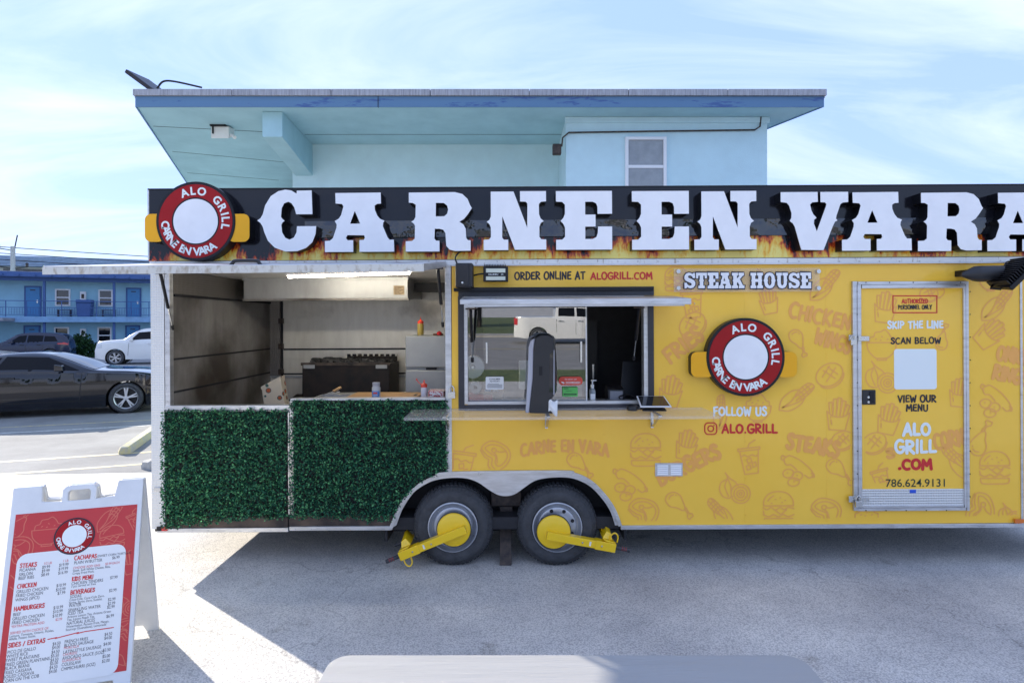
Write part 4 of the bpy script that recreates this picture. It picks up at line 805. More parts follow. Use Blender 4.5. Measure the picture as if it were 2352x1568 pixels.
for x, y in ((1118, 810), (1335, 808)): tbox('pane_handle', M['chrome'], x-2, y-24, x+2, y+24, 0.004, 0.014, wf)
# notices on the glass (d just ahead of the pane)
def gplate(name, m, x0, y0, x1, y1, rd=0.01, d=0.012):
    (u0, v1), (u1, v0) = UV2(x0, y0, d), UV2(x1, y1, d); pts = []
    for (cx_, cz_, s) in ((u1-rd, v1-rd, 0), (u0+rd, v1-rd, 90), (u0+rd, v0+rd, 180), (u1-rd, v0+rd, 270)): pts += _a(cx_, cz_, rd, rd, s, s+90, 5)
    return MB().prism([pts], d, d+0.0012).build(name, m, wf, smooth=0), (u0, u1, v0, v1)
M['paper'] = mat('white_paper', (0.78, 0.78, 0.76), 0.6); M['stickred'] = mat('red_sticker', (0.72, 0.06, 0.03), 0.35); M['stickgreen'] = mat('green_sticker', (0.10, 0.52, 0.10), 0.4)
o, (u0,u1,v0,v1) = gplate('advisory_notice', M['paper'], 1115.5, 865, 1157, 894)
for s_, z_, w_ in (('CONSUMER', .026, .095), ('ADVISORY', .044, .085)): q = MB(); sans_put(q, s_, (u0+u1)/2, v1-z_, 0.013, 0.0112, align='c', wid=w_, bold=.01); q.build('lettering', M['inkblack'], o, smooth=0)
q = MB()
for k in range(5): q.box(u0+0.012+0.006*(k==4), u1-0.012-0.03*(k==4), 0.0110, 0.0115, v0+0.014+k*0.008, v0+0.017+k*0.008)
stuff(q.build('fine_print', M['inkblack'], o, smooth=0))
o, (u0,u1,v0,v1) = gplate('delivery_sticker', M['stickred'], 1283.5, 865, 1338, 884, rd=0.03)
q = MB(); sans_put(q, 'We deliver with', (u0+u1)/2, v1-0.026, 0.011, 0.0112, align='c', wid=0.10); q.build('lettering', M['inkwhite'], o, smooth=0)
q = MB(); sans_put(q, 'DOORDASH', u0+0.058, v0+0.012, 0.018, 0.0112, wid=0.12, bold=.014); q.build('lettering', M['inkwhite'], o, smooth=0)
q = MB(); q.prism([[(u0+0.018,v0+0.028),(u0+0.035,v0+0.028),(u0+0.046,v0+0.022),(u0+0.048,v0+0.016),(u0+0.040,v0+0.012),(u0+0.036,v0+0.012),(u0+0.033,v0+0.018),(u0+0.027,v0+0.018)]], 0.0112, None); q.build('symbol', M['inkwhite'], o, smooth=0)
o, (u0,u1,v0,v1) = gplate('permit_sticker', M['stickgreen'], 1292, 889, 1327, 910.5, rd=0.004)
q = MB(); q.box(u0+0.01, u1-0.01, 0.0108, 0.0116, v0+0.014, v0+0.026).box(u0+0.012, u0+0.05, 0.0108, 0.0116, v1-0.014, v1-0.008).box(u0+0.03, u1-0.05, 0.0108, 0.0116, v1-0.034, v1-0.031)
stuff(q.build('fine_print', M['inkblack'], o, smooth=0))
q = MB(); sans_put(q, '# MFG0052977', (u0+u1)/2, v0+0.0165, 0.007, 0.0104, align='c', wid=0.085, bold=.01); q.build('lettering', M['stickgreen'], o, smooth=0)
# window awning and its gas struts
aw0, aw1 = P(1062, 682, -0.013), P(1512, 682, -0.013); DA = -0.62
fa, fb = P(1056.5, 699, DA), P(1588, 699, DA); ft = P(1056.5, 688, DA)[2]
aw = MB().hexa([(aw0[0],-0.014,aw0[2]-0.02),(aw1[0]+.12,-0.014,aw0[2]-0.02),(fb[0],DA,fb[2]),(fa[0],DA,fa[2])], [(aw0[0],-0.014,aw0[2]),(aw1[0]+.12,-0.014,aw0[2]),(fb[0],DA,ft),(fa[0],DA,ft)]).build('window_awning', M['alu'], T, bevel=0.003)
la_, lb_ = P(1067, 705, DA+0.03), P(1571, 705, DA+0.03)
MB().box(la_[0], lb_[0], DA+0.012, DA+0.05, la_[2], fa[2]-0.002).build('lip', M['alu'], aw)
rivets([(1075+k*47, 702) for k in range(11)], DA+0.0115, 0.004, aw)
def strut(pa, pb, name='gas_strut', parent=None):
    a, b = Vector(pa), Vector(pb); m_ = a+(b-a)*0.62
    o = MB().tube([a, m_], 0.013, 8).build(name, M['black'], parent or T); MB().tube([m_, b], 0.0055, 6).build('rod', M['chrome'], o); MB().tube([b-(b-a).normalized()*0.02, b+(b-a).normalized()*0.02], 0.013, 8).build('end_fitting', M['blackplastic'], o)
    MB().box(a.x-0.04, a.x+0.04, a.y-0.012, a.y+0.012, a.z, a.z+0.012).build('bracket', M['rust'], o); return o
strut(P(1081,711,-0.32), P(1085,826,0.02)); strut(P(1468,708,-0.32), P(1456,822,0.03))
# big hatch flap, handle, struts
h0, h1 = P(349, 606), P(1026, 602); DF = -1.17
e0 = P(133, 629, DF); e1 = P(1008, 622, DF); tk = 0.05
fl_ = MB().hexa([(h0[0],-0.033,h0[2]-0.045),(h1[0],-0.033,h1[2]-0.045),(h1[0]-.02,DF,e1[2]),(h0[0]+.0,DF,e0[2])], [(h0[0],-0.033,h0[2]+0.0),(h1[0],-0.033,h1[2]+0.0),(h1[0]-.02,DF,e1[2]+tk),(h0[0],DF,e0[2]+tk)])
FL = fl_.build('hatch_flap', M['alu'], T, bevel=0.004)
ex0, ex1 = h0[0], h1[0]-.02
MB().hexa([(ex0,DF-0.008,e0[2]-0.004),(ex1,DF-0.008,e1[2]-0.004),(ex1,DF-0.001,e1[2]-0.004),(ex0,DF-0.001,e0[2]-0.004)], [(ex0,DF-0.008,e0[2]+tk-0.006),(ex1,DF-0.008,e1[2]+tk-0.006),(ex1,DF-0.001,e1[2]+tk-0.006),(ex0,DF-0.001,e0[2]+tk-0.006)]).build('edge_trim', mat('stained_aluminium_edge', (0.62,0.60,0.54), 0.45, 0.5, var=0.4, vscale=12, col2=(0.36,0.30,0.22), stretch=(2,1,1), ramp=(0.3,0.5)), FL)
hp = [P(a, b, DF+0.06) for a, b in ((519,613),(528,611),(536,602),(542,599),(588,599),(594,602),(600,610),(610,611))]
MB().tube(smooth_pts(hp, 4), 0.012, 8).build('handle', M['blackplastic'], FL)
strut(P(369,629,-0.28), P(396,752,0.03)); strut(P(1006,618,-0.28), P(1017,745,0.03))
# clear counter shelf with brackets
DS = -0.49; a0, a1 = P(927, 962.5, DS), P(1658, 962.5, DS); zs = a0[2]
q = MB(); rd = 0.05
pts = [(a0[0],-0.016),(a0[0],DS),(a1[0]-0.02,DS),(a1[0],DS+0.02),(a1[0],-0.016)]
sh = MB().prism([pts], zs-0.011, zs+0.011, flat).build('counter_shelf', M['acrylic'], T, bevel=0.003)
for x in (1030, 1255, 1497):
    u = P(x, 960)[0]; MB().box(u-0.012, u+0.012, -0.014, -0.0012, zs-0.16, zs-0.013).hexa([(u-0.010,-0.016,zs-0.15),(u+0.010,-0.016,zs-0.15),(u+0.010,-0.030,zs-0.14),(u-0.010,-0.030,zs-0.14)], [(u-0.010,DS*0.5,zs-0.04),(u+0.010,DS*0.5,zs-0.04),(u+0.010,DS*0.5-0.02,zs-0.025),(u-0.010,DS*0.5-0.02,zs-0.025)]).box(u-0.014, u+0.014, DS*0.62, -0.016, zs-0.024, zs-0.0125).build('shelf_bracket', M['chrome'], sh, bevel=0.002)
# inside the counter
ctop = P(850, 916)[2]-0.035
cnt = box('counter', M['steelclean'], T, (P(700,900)[0], P(1018,900)[0], 0.065, 0.80, ctop-0.03, ctop), bevel=0.003)
box('counter_body', M['steeldark'], cnt, (P(705,900)[0], P(1016,900)[0], 0.10, 0.78, 0.812, ctop-0.031))
box('serving_counter', M['steelclean'], T, (P(1060,900)[0], P(1490,900)[0], 0.095, 0.48, P(1200,924)[2]-0.06, P(1200,924)[2]-0.03))
ic = box('added_dark_cabinet', M['under'], T, (P(1050,900)[0], P(1640,900)[0], 1.25, 1.75, VF+0.001, VR-0.10)); box('cabinet_door', M['black'], ic, (P(1140,900)[0], P(1420,900)[0], 1.235, 1.249, VF+0.2, VR-0.5)); box('cabinet_handle', M['chrome'], ic, (P(1405,900)[0], P(1410,900)[0], 1.215, 1.234, VF+0.9, VF+1.2))  # dark block with a door, added so the serving window interior stays dark
# wrap print
LW = 0.0115
for kind, x, y, s, r in (('drink',1063,1062,.30,-8),('steak',1137,1046,.27,-10),('burger',1483,1032,.27,0),('fries',1577,1020,.25,-12),('sausage',1445,1110,.28,8),('drum',1330,1070,.24,0),('onion',1688,1120,.27,0),('drink',1722,1050,.27,6),('drum',1558,1162,.25,0),('steak',1478,1176,.27,0),('corn',1655,1178,.24,82),('burger',1788,1165,.27,0),('steak',1897,1176,.27,0),('sausage',1830,1078,.27,8),('drum',1927,1085,.25,0),('bowl',1990,1192,.24,0),('patty',1935,1010,.20,20),('fries',1925,950,.27,-4),('corn',1830,912,.27,-10),('fries',1540,898,.27,-8),('drink',1590,692,.27,4),('burger',1553,640,.20,0),('fries',1765,690,.22,10),('corn',1895,655,.26,0),('patty',1905,860,.25,30),('drum',1832,788,.22,-20),('patty',1590,745,.25,40),('onion',1760,640,.20,10),('bowl',2275,640,.2,0),('corn',2290,700,.27,0),('fries',2275,765,.27,-50),('sausage',2285,920,.28,0),('drum',2258,1008,.28,110),('burger',2285,1073,.27,0),('steak',2250,1168,.28,-60),('onion',2320,1180,.20,0),('corn',1655,945,.22,40),('bowl',1740,935,.24,0),('patty',1470,765,.18,70)):
    if x < 1510 and y > 650 and y < 950: continue
    icon(SP, kind, x, y, s, r)
for s, x0, x1, yt, yb, rot, wd, arc, sd in (('CARNE EN VARA',1194,1400,1020,1052,0,.022,.045,2),('BURGERS',1514,1675,1076,1118,25,.030,0,4),('STEAKS',1802,1930,992,1034,-9,.034,0,6),('FRIES',1536,1640,794,838,36,.030,0,7),('CHICKEN',1808,1956,690,730,-13,.026,0,8),('WINGS',1866,1956,748,790,-18,.025,0,9),('ONION',2285,2372,790,830,-10,.030,0,10),('RINGS',2275,2362,832,872,-14,.030,0,11)):
    bprint(SP, s, x0, x1, yt, yb, M['inkorange'], wd, -0.0024, 'printed_word', rot, arc, sd)
bprint(SP, 'ORDER ONLINE AT', 1181, 1345, 623.5, 643.5, M['inkblack'], 0.0125); bprint(SP, 'ALOGRILL.COM', 1355.5, 1499, 624.5, 643, M['inkred'], 0.0125)
bprint(SP, 'FOLLOW US', 1637, 1762, 933, 956, M['inkwhite'], 0.0155, seed=5); bprint(SP, 'ALO.GRILL', 1656.5, 1786, 972.5, 996.5, M['inkred'], 0.017, seed=6)
k = Ink(-0.0035); u0, u1, v0, v1 = rect(1618.5, 970.5, 1646, 997); rd = 0.03; rr = []
for (cx_, cz_, s) in ((u1-rd, v1-rd, 0), (u0+rd, v1-rd, 90), (u0+rd, v0+rd, 180), (u1-rd, v0+rd, 270)): rr += _a(cx_, cz_, rd, rd, s, s+90, 6)
k.stroke(rr, 0.010, True); k.stroke(_a((u0+u1)/2, (v0+v1)/2, 0.024, 0.024, 0, 360, 24)[:-1], 0.010, True); k.stroke([(u1-0.024, v1-0.022), (u1-0.023, v1-0.022)], 0.011); k.build('camera_symbol', M['inkred'], SP)
# acrylic STEAK HOUSE plate
sp0 = tbox('steak_house_plate', M['plate'], 1548, 616, 1883, 670, -0.03, -0.022)
for x, y in ((1556,624),(1556,662),(1876,624),(1876,662)):
    u, v = UV2(x, y); MB().lathe([(0.0005,-0.036),(0.017,-0.036),(0.018,-0.030),(0.018,-0.0012)], (u,0,v), 'y', 14).build('standoff', M['chrome'], sp0)
wd_ = {'S':30,'T':30,'E':29,'A':33,'K':34,'H':34,'O':32,'U':32}; x = 1571.0; tot = sum(wd_[c] for c in 'STEAKHOUSE')+18
kf = (1864-1571-9*0.6)/tot
for i, ch in enumerate('STEAK HOUSE'):
    if ch == ' ': x += 14*kf; continue
    w1 = wd_[ch]*kf; (u0, v1), (u1, v0) = UV2(x, 626, -0.03), UV2(x+w1, 662.5, -0.03); cs = slab(ch, u0, u1, v0, v1)
    ink = Ink(-0.0315)
    for c in cs: ink.stroke(c, 0.017, True)
    o = ink.build('letter_outline', M['inkblack'], sp0); MB().prism(cs, -0.0345, -0.033).build('letter_face', M['letterwhite'], o, smooth=0); x += w1+0.6*1.4
# louvred vent
vt = tbox('louvre_vent', M['alu'], 1505, 1063, 1568, 1093, -0.006, -0.0005)
for x0 in (1509, 1539.5):
    for k in range(5): 
        u0, u1, v0, v1 = rect(x0, 1067+k*4.7, x0+24.5, 1070.2+k*4.7); MB().hexa([(u0,-0.0062,v0-0.004),(u1,-0.0062,v0-0.004),(u1,-0.016,v0),(u0,-0.016,v0)], [(u0,-0.0062,v1),(u1,-0.0062,v1),(u1,-0.012,v1),(u0,-0.012,v1)]).build('louvre', M['letterwhite'], vt)
# personnel door
dr = tbox('entry_door', M['yellow'], 1978, 660, 2216, 1122, -0.018, -0.001)
def dprint(s, x0, x1, yt, yb, m, wd, **k): return bprint(dr, s, x0, x1, yt, yb, m, wd, d=-0.0205, **k)
for a in ((1960,646,1971,1172.5),(2220,646,2226.5,1172.5),(1971.2,646,2219.8,653),(1971.2,1165.5,2219.8,1172.5)): tbox('door_frame', M['alu'], *a, -0.024, -0.001, dr, bevel=0.002)
for a in ((1971.5,653.5,1979.5,1165),(2214.5,653.5,2219.5,1165),(1979.8,653.5,2214.2,661.5),(1979.8,1160,2214.2,1165)): tbox('door_edge', M['alu'], *a, -0.034, -0.0185, dr, bevel=0.002)
rivets([(1965.5,y) for y in range(670,1165,52)]+[(2223,y) for y in range(670,1165,52)]+[(x,649) for x in range(1985,2215,54)]+[(x,1169.5) for x in range(1985,2215,46)], -0.0245, 0.005, dr, M['black'])
tp = tbox('tread_plate', M['tread'], 1980, 1122.5, 2214, 1159.5, -0.026, -0.001, dr)
tbox('tape', mat('blue_tape', (0.02,0.09,0.55), 0.6), 2090, 1124, 2104, 1132, -0.028, -0.0262, dr)
k = Ink(-0.0205); bx = [UV2(2047.5,679.5), UV2(2148,679.5), UV2(2148,718), UV2(2047.5,718)]
for i in range(4): k.stroke([bx[i], bx[(i+1)%4]], 0.009)
k.build('red_border', M['inkred'], dr)
dprint('AUTHORIZED', 2067, 2128, 686, 697.5, M['inkred'], 0.0072); dprint('PERSONNEL ONLY', 2059, 2137, 700, 711, M['inkblack'], 0.0068)
dprint('SKIP THE LINE', 2034, 2163.5, 736, 755.5, M['inkwhite'], 0.0145, seed=8); dprint('SCAN BELOW', 2042, 2157.5, 774, 790.5, M['inkblack'], 0.0115, seed=9)
(u0, v1), (u1, v0) = UV2(2053.5,801.5,-.02), UV2(2151.5,893.5,-.02); rr = []; rd = 0.022
for (cx_, cz_, s) in ((u1-rd, v1-rd, 0), (u0+rd, v1-rd, 90), (u0+rd, v0+rd, 180), (u1-rd, v0+rd, 270)): rr += _a(cx_, cz_, rd, rd, s, s+90, 6)
MB().prism([rr], -0.0205, -0.0185).build('blank_white_card', M['inkwhite'], dr, smooth=0)
dprint('VIEW OUR', 2057.5, 2147, 905, 924, M['inkblack'], 0.0125, seed=4); dprint('MENU', 2077, 2128.5, 927, 944.5, M['inkblack'], 0.0125, seed=5)
dprint('ALO', 2068, 2135, 968, 1001.5, M['inkwhite'], 0.026, seed=11); dprint('GRILL', 2050, 2148, 1006, 1041.5, M['inkwhite'], 0.026, seed=12); dprint('.COM', 2057.5, 2139, 1050, 1079, M['inkred'], 0.026, seed=13)
q = MB(); a = UV2(2030, 1116); sans_put(q, '786.624.9131', a[0], a[1], 0.064, -0.0205, wid=136.5*PX, bold=0.004); q.build('lettering', mat('dark_green_print', (0.012,0.035,0.02), 0.4), dr, smooth=0)
for kind, x, y, s, r in (('fries',2030,705,.26,-8),('drum',2165,775,.20,120),('bowl',2022,790,.26,0),('onion',2022,865,.28,0),('fries',2038,960,.26,-12),('patty',2005,1015,.22,25),('drink',2020,1095,.22,15),('corn',2195,1058,.28,84),('fries',2200,900,.24,-6),('bowl',2150,668,.12,0),('patty',2130,675,.16,0)):
    icon(dr, kind, x, y, s, r, d=-0.0192)
for s, x0, x1, yt, yb, rot, sd in (('S',2036,2052,1030,1050,12,3),('CORN',2146,2212,994,1030,10,4)):
    k = Ink(-0.0194); a = UV2(x0, yb); brush(k, s, a[0], a[1], (x1-x0)*PX, (yb-yt)*PX, 0.028, rot=R_(rot), seed=sd); k.build('printed_word', M['inkorange'], dr)
hb = tbox('door_handle', M['blackplastic'], 1981, 895, 2012, 929, -0.030, -0.0185, dr, bevel=0.006)
tbox('handle_cup', M['black'], 1998, 899, 2009, 925, -0.036, -0.0305, dr, bevel=0.004)
for y in (911, 922): 
    u, v = UV2(1990, y); MB().lathe([(0.011,-0.0302),(0.010,-0.033),(0.0005,-0.034)], (u,0,v), 'y', 12).build('key_cylinder', M['chrome'], hb)
for y in (777, 1147):
    tbox('hasp', M['chrome'], 1972, y-5, 1997, y+6, -0.040, -0.0345, dr, bevel=0.002); tbox('hasp_staple', M['chrome'], 1950, y-8, 1968, y+6, -0.036, -0.0245, dr, bevel=0.002)
# ------------------------------------------------------------------ artificial hedge mats on the lower hatches
M['hedge'] = leafmat('artificial_boxwood_leaf', (0.008, 0.048, 0.030), (0.022, 0.13, 0.068), (0.13, 0.38, 0.15))
M['mesh'] = mat('black_plastic_mesh', (0.006, 0.012, 0.010), 0.6)
def leaves(name, pts, nrm, size, m, parent, seed, spread=0.8):
    """pts: Nx3 leaf bases, nrm: Nx3 outward directions; folded leaf of four triangles each"""
    r = np.random.default_rng(seed); n = len(pts)
    t = nrm*0.55 + r.normal(0, spread, (n, 3)); t /= np.linalg.norm(t, axis=1)[:, None]
    s = np.cross(t, r.normal(0, 1, (n, 3))); s /= np.linalg.norm(s, axis=1)[:, None]
    u = np.cross(s, t); L = (size*r.uniform(0.65, 1.25, n))[:, None]; W = L*0.36
    A = pts; B = pts + t*L*0.5 + s*W + u*W*0.25; C = pts + t*L; D = pts + t*L*0.5 - s*W + u*W*0.25; 
    v = np.stack([A, B, C, D], 1).reshape(-1, 3); i = np.arange(n)*4
    f = np.concatenate([np.stack([i, i+1, i+2], 1), np.stack([i, i+2, i+3], 1)])
    me = bpy.data.meshes.new(name); me.vertices.add(len(v)); me.vertices.foreach_set('co', v.astype(np.float32).ravel())
    me.loops.add(len(f)*3); me.loops.foreach_set('vertex_index', f.astype(np.int32).ravel()); me.polygons.add(len(f))
    me.polygons.foreach_set('loop_start', np.arange(0, len(f)*3, 3, dtype=np.int32)); me.update(calc_edges=True); me.materials.append(m)
    o = bpy.data.objects.new(name, me); COL.objects.link(o); o.parent = parent; return stuff(o)
def hedge(x0, y0, x1, y1, n, label, seed, arch=False, lowedge=None, dmin=-0.045):
    a, b = WP(x0, y1), WP(x1, y0); loc = ((a[0]+b[0])/2, YT, a[2]); t = thing('hedge_panel', label, 'artificial hedge', loc, group='artificial hedge mats on the trailer')
    r = np.random.default_rng(seed); px = r.uniform(x0, x1, n); py = r.uniform(y0, y1, n); keep = np.ones(n, bool)
    edge = 2.6*np.sin(px*0.21+seed)+2.5*np.sin(px*0.083)+1.5*np.sin(px*.6)
    keep &= (py > y0+3+edge*0.9) & (py < y1-5+edge*1.4)
    ex = 2*np.sin(py*0.23)+1.6*np.sin(py*0.09); keep &= (px < x1-2+ex) & (px > x0+1-ex*.4)
    if arch:
        al = sorted(ARC_L); yy = np.interp(px, [p[0] for p in al], [p[1] for p in al]); keep &= ~((px > 900) & (py > yy-6+edge)); keep &= ~((px > 1000) & (py > 1082+edge))
    if lowedge is not None: keep &= py < np.interp(px, *lowedge)+edge
    px, py = px[keep], py[keep]; k = YT/FPX
    clump = 0.5+0.5*np.sin(px*0.33+2*np.sin(py*.21))*np.sin(py*0.37+1.7*np.sin(px*.17))
    d = dmin*(0.25+0.55*r.random(len(px))+0.35*clump)
    P3 = np.stack([(px-CX)*k-loc[0], d-0.004, CAMH+(HY-py)*k-loc[2]], 1); N = np.tile(np.array([[0, -1.0, 0.35]]), (len(px), 1))
    leaves('leaves', P3, N, 0.021, M['hedge'], t, seed)
    q = MB(); w_, h_ = b[0]-a[0], b[2]-a[2]
    xs_ = np.arange(x0+4, x1-3, 9.0)
    for x in xs_:
        yb = y1-22
        if arch: 
            if x > 890: yb = min(yb, float(np.interp(x, [p[0] for p in sorted(ARC_L)], [p[1] for p in sorted(ARC_L)]))-14)
        p, p2 = WP(x, y0+2, -0.01), WP(x, yb, -0.01); q.box(p[0]-loc[0]-0.0022, p[0]-loc[0]+0.0022, -0.012, -0.008, p2[2]-loc[2], p[2]-loc[2])
    for y in np.arange(y0+4, y1-22, 9.0):
        xe = x1-3
        if arch and y > 1080: 
            al = sorted(ARC_L, key=lambda p: p[1]); xe = min(xe, float(np.interp(y, [p[1] for p in al], [p[0] for p in al]))-10)
        p, p2 = WP(x0+2, y, -0.01), WP(xe, y, -0.01); q.box(p[0]-loc[0], p2[0]-loc[0], -0.0165, -0.0125, p[2]-loc[2]-0.0022, p[2]-loc[2]+0.0022)
    stuff(q.build('backing_mesh', M['mesh'], t)); return t
hedge(376, 938, 664, 1212, 15000, 'artificial boxwood mat on the left lower hatch, beside the corner post', 3, lowedge=([376,440,560,664],[1207,1206,1190,1186]))
hedge(667, 916, 1031, 1200, 18000, 'larger artificial boxwood mat cut around the wheel arch', 5, arch=True, lowedge=([667,800,905],[1186,1188,1196]))

# ------------------------------------------------------------------ wheel clamps
def clamp(xc, yc, xe, ye, flip, label, loopz):
    d0 = -0.075; c = Vector(WP(xc, yc, d0)); e = Vector(WP(xe, ye, d0)); t = thing('wheel_clamp', label, 'wheel clamp', (c.x, c.y, 0), group='yellow wheel clamps'); o = Vector((c.x, c.y, 0))
    c, e = c-o, e-o; dr_ = (e-c).normalized(); up = Vector((0,-1,0)).cross(dr_); up = up if up.z > 0 else -up; L = (e-c).length
    dc = Vector(WP(1042 if not flip else 1272, 1217 if not flip else 1222, -0.05))-o
    dk = MB().lathe([(0.0005,-0.016),(0.06,-0.015),(0.11,-0.010),(0.134,-0.002),(0.139,0.006),(0.134,0.012),(0.06,0.014)], (dc.x, 0.03, dc.z), 'y', 40, ).build('disc', M['clampyellow'], t, smooth=30)
    MB().lathe([(0.138,0.006),(0.147,0.014),(0.140,0.024),(0.09,0.026)], (dc.x, 0.03, dc.z), 'y', 40).build('disc_seal', M['rubber'], dk)
    F = Vector((0,1,0))
    def pt(a, b, d): return c + dr_*a + up*b + F*d
    hw = 0.032
    MB().hexa([pt(-0.03,-hw,-0.03), pt(L*0.72,-hw,-0.03), pt(L*0.72,-hw,0.035), pt(-0.03,-hw,0.035)], [pt(-0.03,hw,-0.03), pt(L*0.72,hw,-0.03), pt(L*0.72,hw,0.035), pt(-0.03,hw,0.035)]).build('arm', M['clampyellow'], t, bevel=0.004)
    MB().hexa([pt(L*0.70,-hw-.005,-0.036), pt(L*1.02,-hw-.005,-0.036), pt(L*1.02,-hw-.005,0.04), pt(L*0.70,-hw-.005,0.04)], [pt(L*0.70,hw+.005,-0.036), pt(L*1.02,hw+.003,-0.036), pt(L*1.02,hw+.003,0.04), pt(L*0.70,hw+.005,0.04)]).build('sleeve', M['clampyellow'], t, bevel=0.004)
    jw = MB().hexa([pt(L*0.86,hw+0.006,-0.03), pt(L*1.0,hw+0.004,-0.03), pt(L*0.96,hw+0.004,0.30), pt(L*0.84,hw+0.006,0.30)], [pt(L*0.80,hw+0.022,-0.03), pt(L*1.0,hw+0.012,-0.03), pt(L*0.96,hw+0.012,0.30), pt(L*0.80,hw+0.018,0.30)])
    jw.hexa([pt(L*0.80,hw+0.020,0.0), pt(L*0.96,hw+0.018,0.0), pt(L*0.93,hw+0.02,0.22), pt(L*0.83,hw+0.02,0.22)], [pt(L*0.86,hw+0.075,0.03), pt(L*0.94,hw+0.060,0.03), pt(L*0.92,hw+0.085,0.2), pt(L*0.87,hw+0.095,0.2)])
    jw.build('jaw', M['clampyellow'], t, bevel=0.004)
    gr = MB().tube([pt(L*1.02,-0.0,-0.005), pt(L*1.02+0.12,-0.004,-0.005)], 0.017, 10).build('grip', M['rubber'], t)
    for k in range(3): MB().tube([pt(L*1.02+0.055+k*0.016,-0.002,-0.005), pt(L*1.02+0.058+k*0.016,-0.002,-0.005)], 0.0176, 10).build('grip_band', M['redlamp'], gr)
    MB().tube([pt(L*1.0,0.05,0.16), pt(L*1.0+0.07,0.05,0.16)], 0.013, 10).build('grip', M['rubber'], t)
    for (a, b, d, sgn) in loopz:
        MB().tube(smooth_pts([tuple(pt(L*a-0.03,b,d)), tuple(pt(L*a-0.028,b+sgn*0.05,d-0.004)), tuple(pt(L*a,b+sgn*0.075,d-0.006)), tuple(pt(L*a+0.028,b+sgn*0.05,d-0.004)), tuple(pt(L*a+0.03,b,d))], 4), 0.006, 8).build('loop', M['clampyellow'], t)
    for a in (0.5, 0.8): 
        p = pt(L*a, 0, -0.0365 if a > .7 else -0.0305); MB().lathe([(0.008,0),(0.007,-0.006),(0.0005,-0.007)], tuple(p), 'y', 8).build('bolt', M['chrome'], t)
    p = pt(L*0.62, 0, -0.0315); MB().add([tuple(p+dr_*a*0.012+up*b*0.018) for a, b in ((-.6,-1),(.6,-1),(.6,1),(-.6,1))], [(0,1,2,3)]).build('sticker', M['paper'], t)
clamp(1062, 1217, 921, 1274, False, 'yellow wheel clamp on the left tyre, its grip pointing down to the left', ((0.93,-0.035,0.0,-1),))
clamp(1264, 1229, 1410, 1255, True, 'yellow wheel clamp on the right tyre, its grip pointing right', ((0.98,0.04,0.0,1),(0.88,0.07,0.14,1)))

# ------------------------------------------------------------------ speaker, flood lamps, padlocks
a, b = WP(1046, 660, -0.17), WP(1086, 604, -0.17); t = thing('speaker', 'small black box speaker above the serving window corner', 'speaker', ((a[0]+b[0])/2, YT-0.10, a[2])); hw, hh = (b[0]-a[0])/2, b[2]-a[2]
MB().hexa([(-hw,-0.07,0),(hw,-0.07,0),(hw,0.09,0),(-hw,0.09,0)], [(-hw,-0.08,hh),(hw,-0.08,hh),(hw,0.06,hh),(-hw,0.06,hh)]).build('cabinet', M['blackplastic'], t, bevel=0.012)
MB().hexa([(-hw+.012,-0.0785,.012),(hw-.03,-0.0785,.012),(hw-.03,-0.06,.012),(-hw+.012,-0.06,.012)], [(-hw+.012,-0.0885,hh-.012),(hw-.03,-0.0885,hh-.012),(hw-.03,-0.07,hh-.012),(-hw+.012,-0.07,hh-.012)]).build('grille', mat('speaker_mesh', (0.022,0.022,0.024), 0.6, bump=0.4, bscale=300), t, bevel=0.006)
MB().box(-0.02,-0.005,-0.090,-0.0805,0.03,0.045).build('emblem', M['chrome'], t)
MB().tube(smooth_pts([(-hw*.9,0.02,hh),(-hw*1.1,0.0,hh+0.05),(-hw*.6,0.03,hh+0.10),(0.02,0.06,hh+0.115)],5), 0.006, 6).build('cable', M['black'], t); MB().box(-0.03,0.03,0.0905,0.098,0.05,0.15).build('bracket', M['black'], t)
def flood(x0, y0, x1, y1, label):
    a, b = WP(x0, y1, -0.10), WP(x1, y0, -0.10); t = thing('flood_light', label, 'flood light', ((a[0]+b[0])/2, YT-0.06, a[2])); hw, hh = (b[0]-a[0])/2, b[2]-a[2]
    MB().box(-hw,hw,-0.045,0.0,0,hh).build('housing', M['black'], t, bevel=0.006)
    M['lens'] = M.get('lens') or mat('led_lens', (0.62,0.64,0.52), 0.3)
    for (z0, z1) in ((hh*.10, hh*.34), (hh*.60, hh*.86)): MB().box(-hw*.78,hw*.78,-0.050,-0.0455,z0,z1).build('lens', M['lens'], t)
    q = MB()
    for k in range(14): q.box(-hw+0.008+k*(2*hw-0.02)/14, -hw+0.012+k*(2*hw-0.02)/14, -0.04, 0.045, hh+0.0005, hh+0.02)
    stuff(q.build('cooling_fin', M['black'], t)); MB().box(-0.02,0.02,0.001,0.058,hh*.4,hh*.6).build('bracket', M['black'], t)
    q = MB(); sans_put(q, 'OLLRIEU', -hw*.6, hh*.43, 0.012, -0.0465, wid=hw*.8, bold=.012); q.build('lettering', M['inkwhite'], t, smooth=0); q = MB(); sans_put(q, 'ZK', hw*.42, hh*.43, 0.012, -0.0465); q.build('lettering', M['inkwhite'], t, smooth=0)
    MB().tube([(-hw,-0.01,hh*.55),(-hw-0.05,-0.005,hh*.5),(-hw-0.09,0.02,hh*.42)], 0.007, 6).build('cable', M['black'], t); return t
flood(1110, 612, 1167, 647, 'small black twin lens flood light beside the speaker')
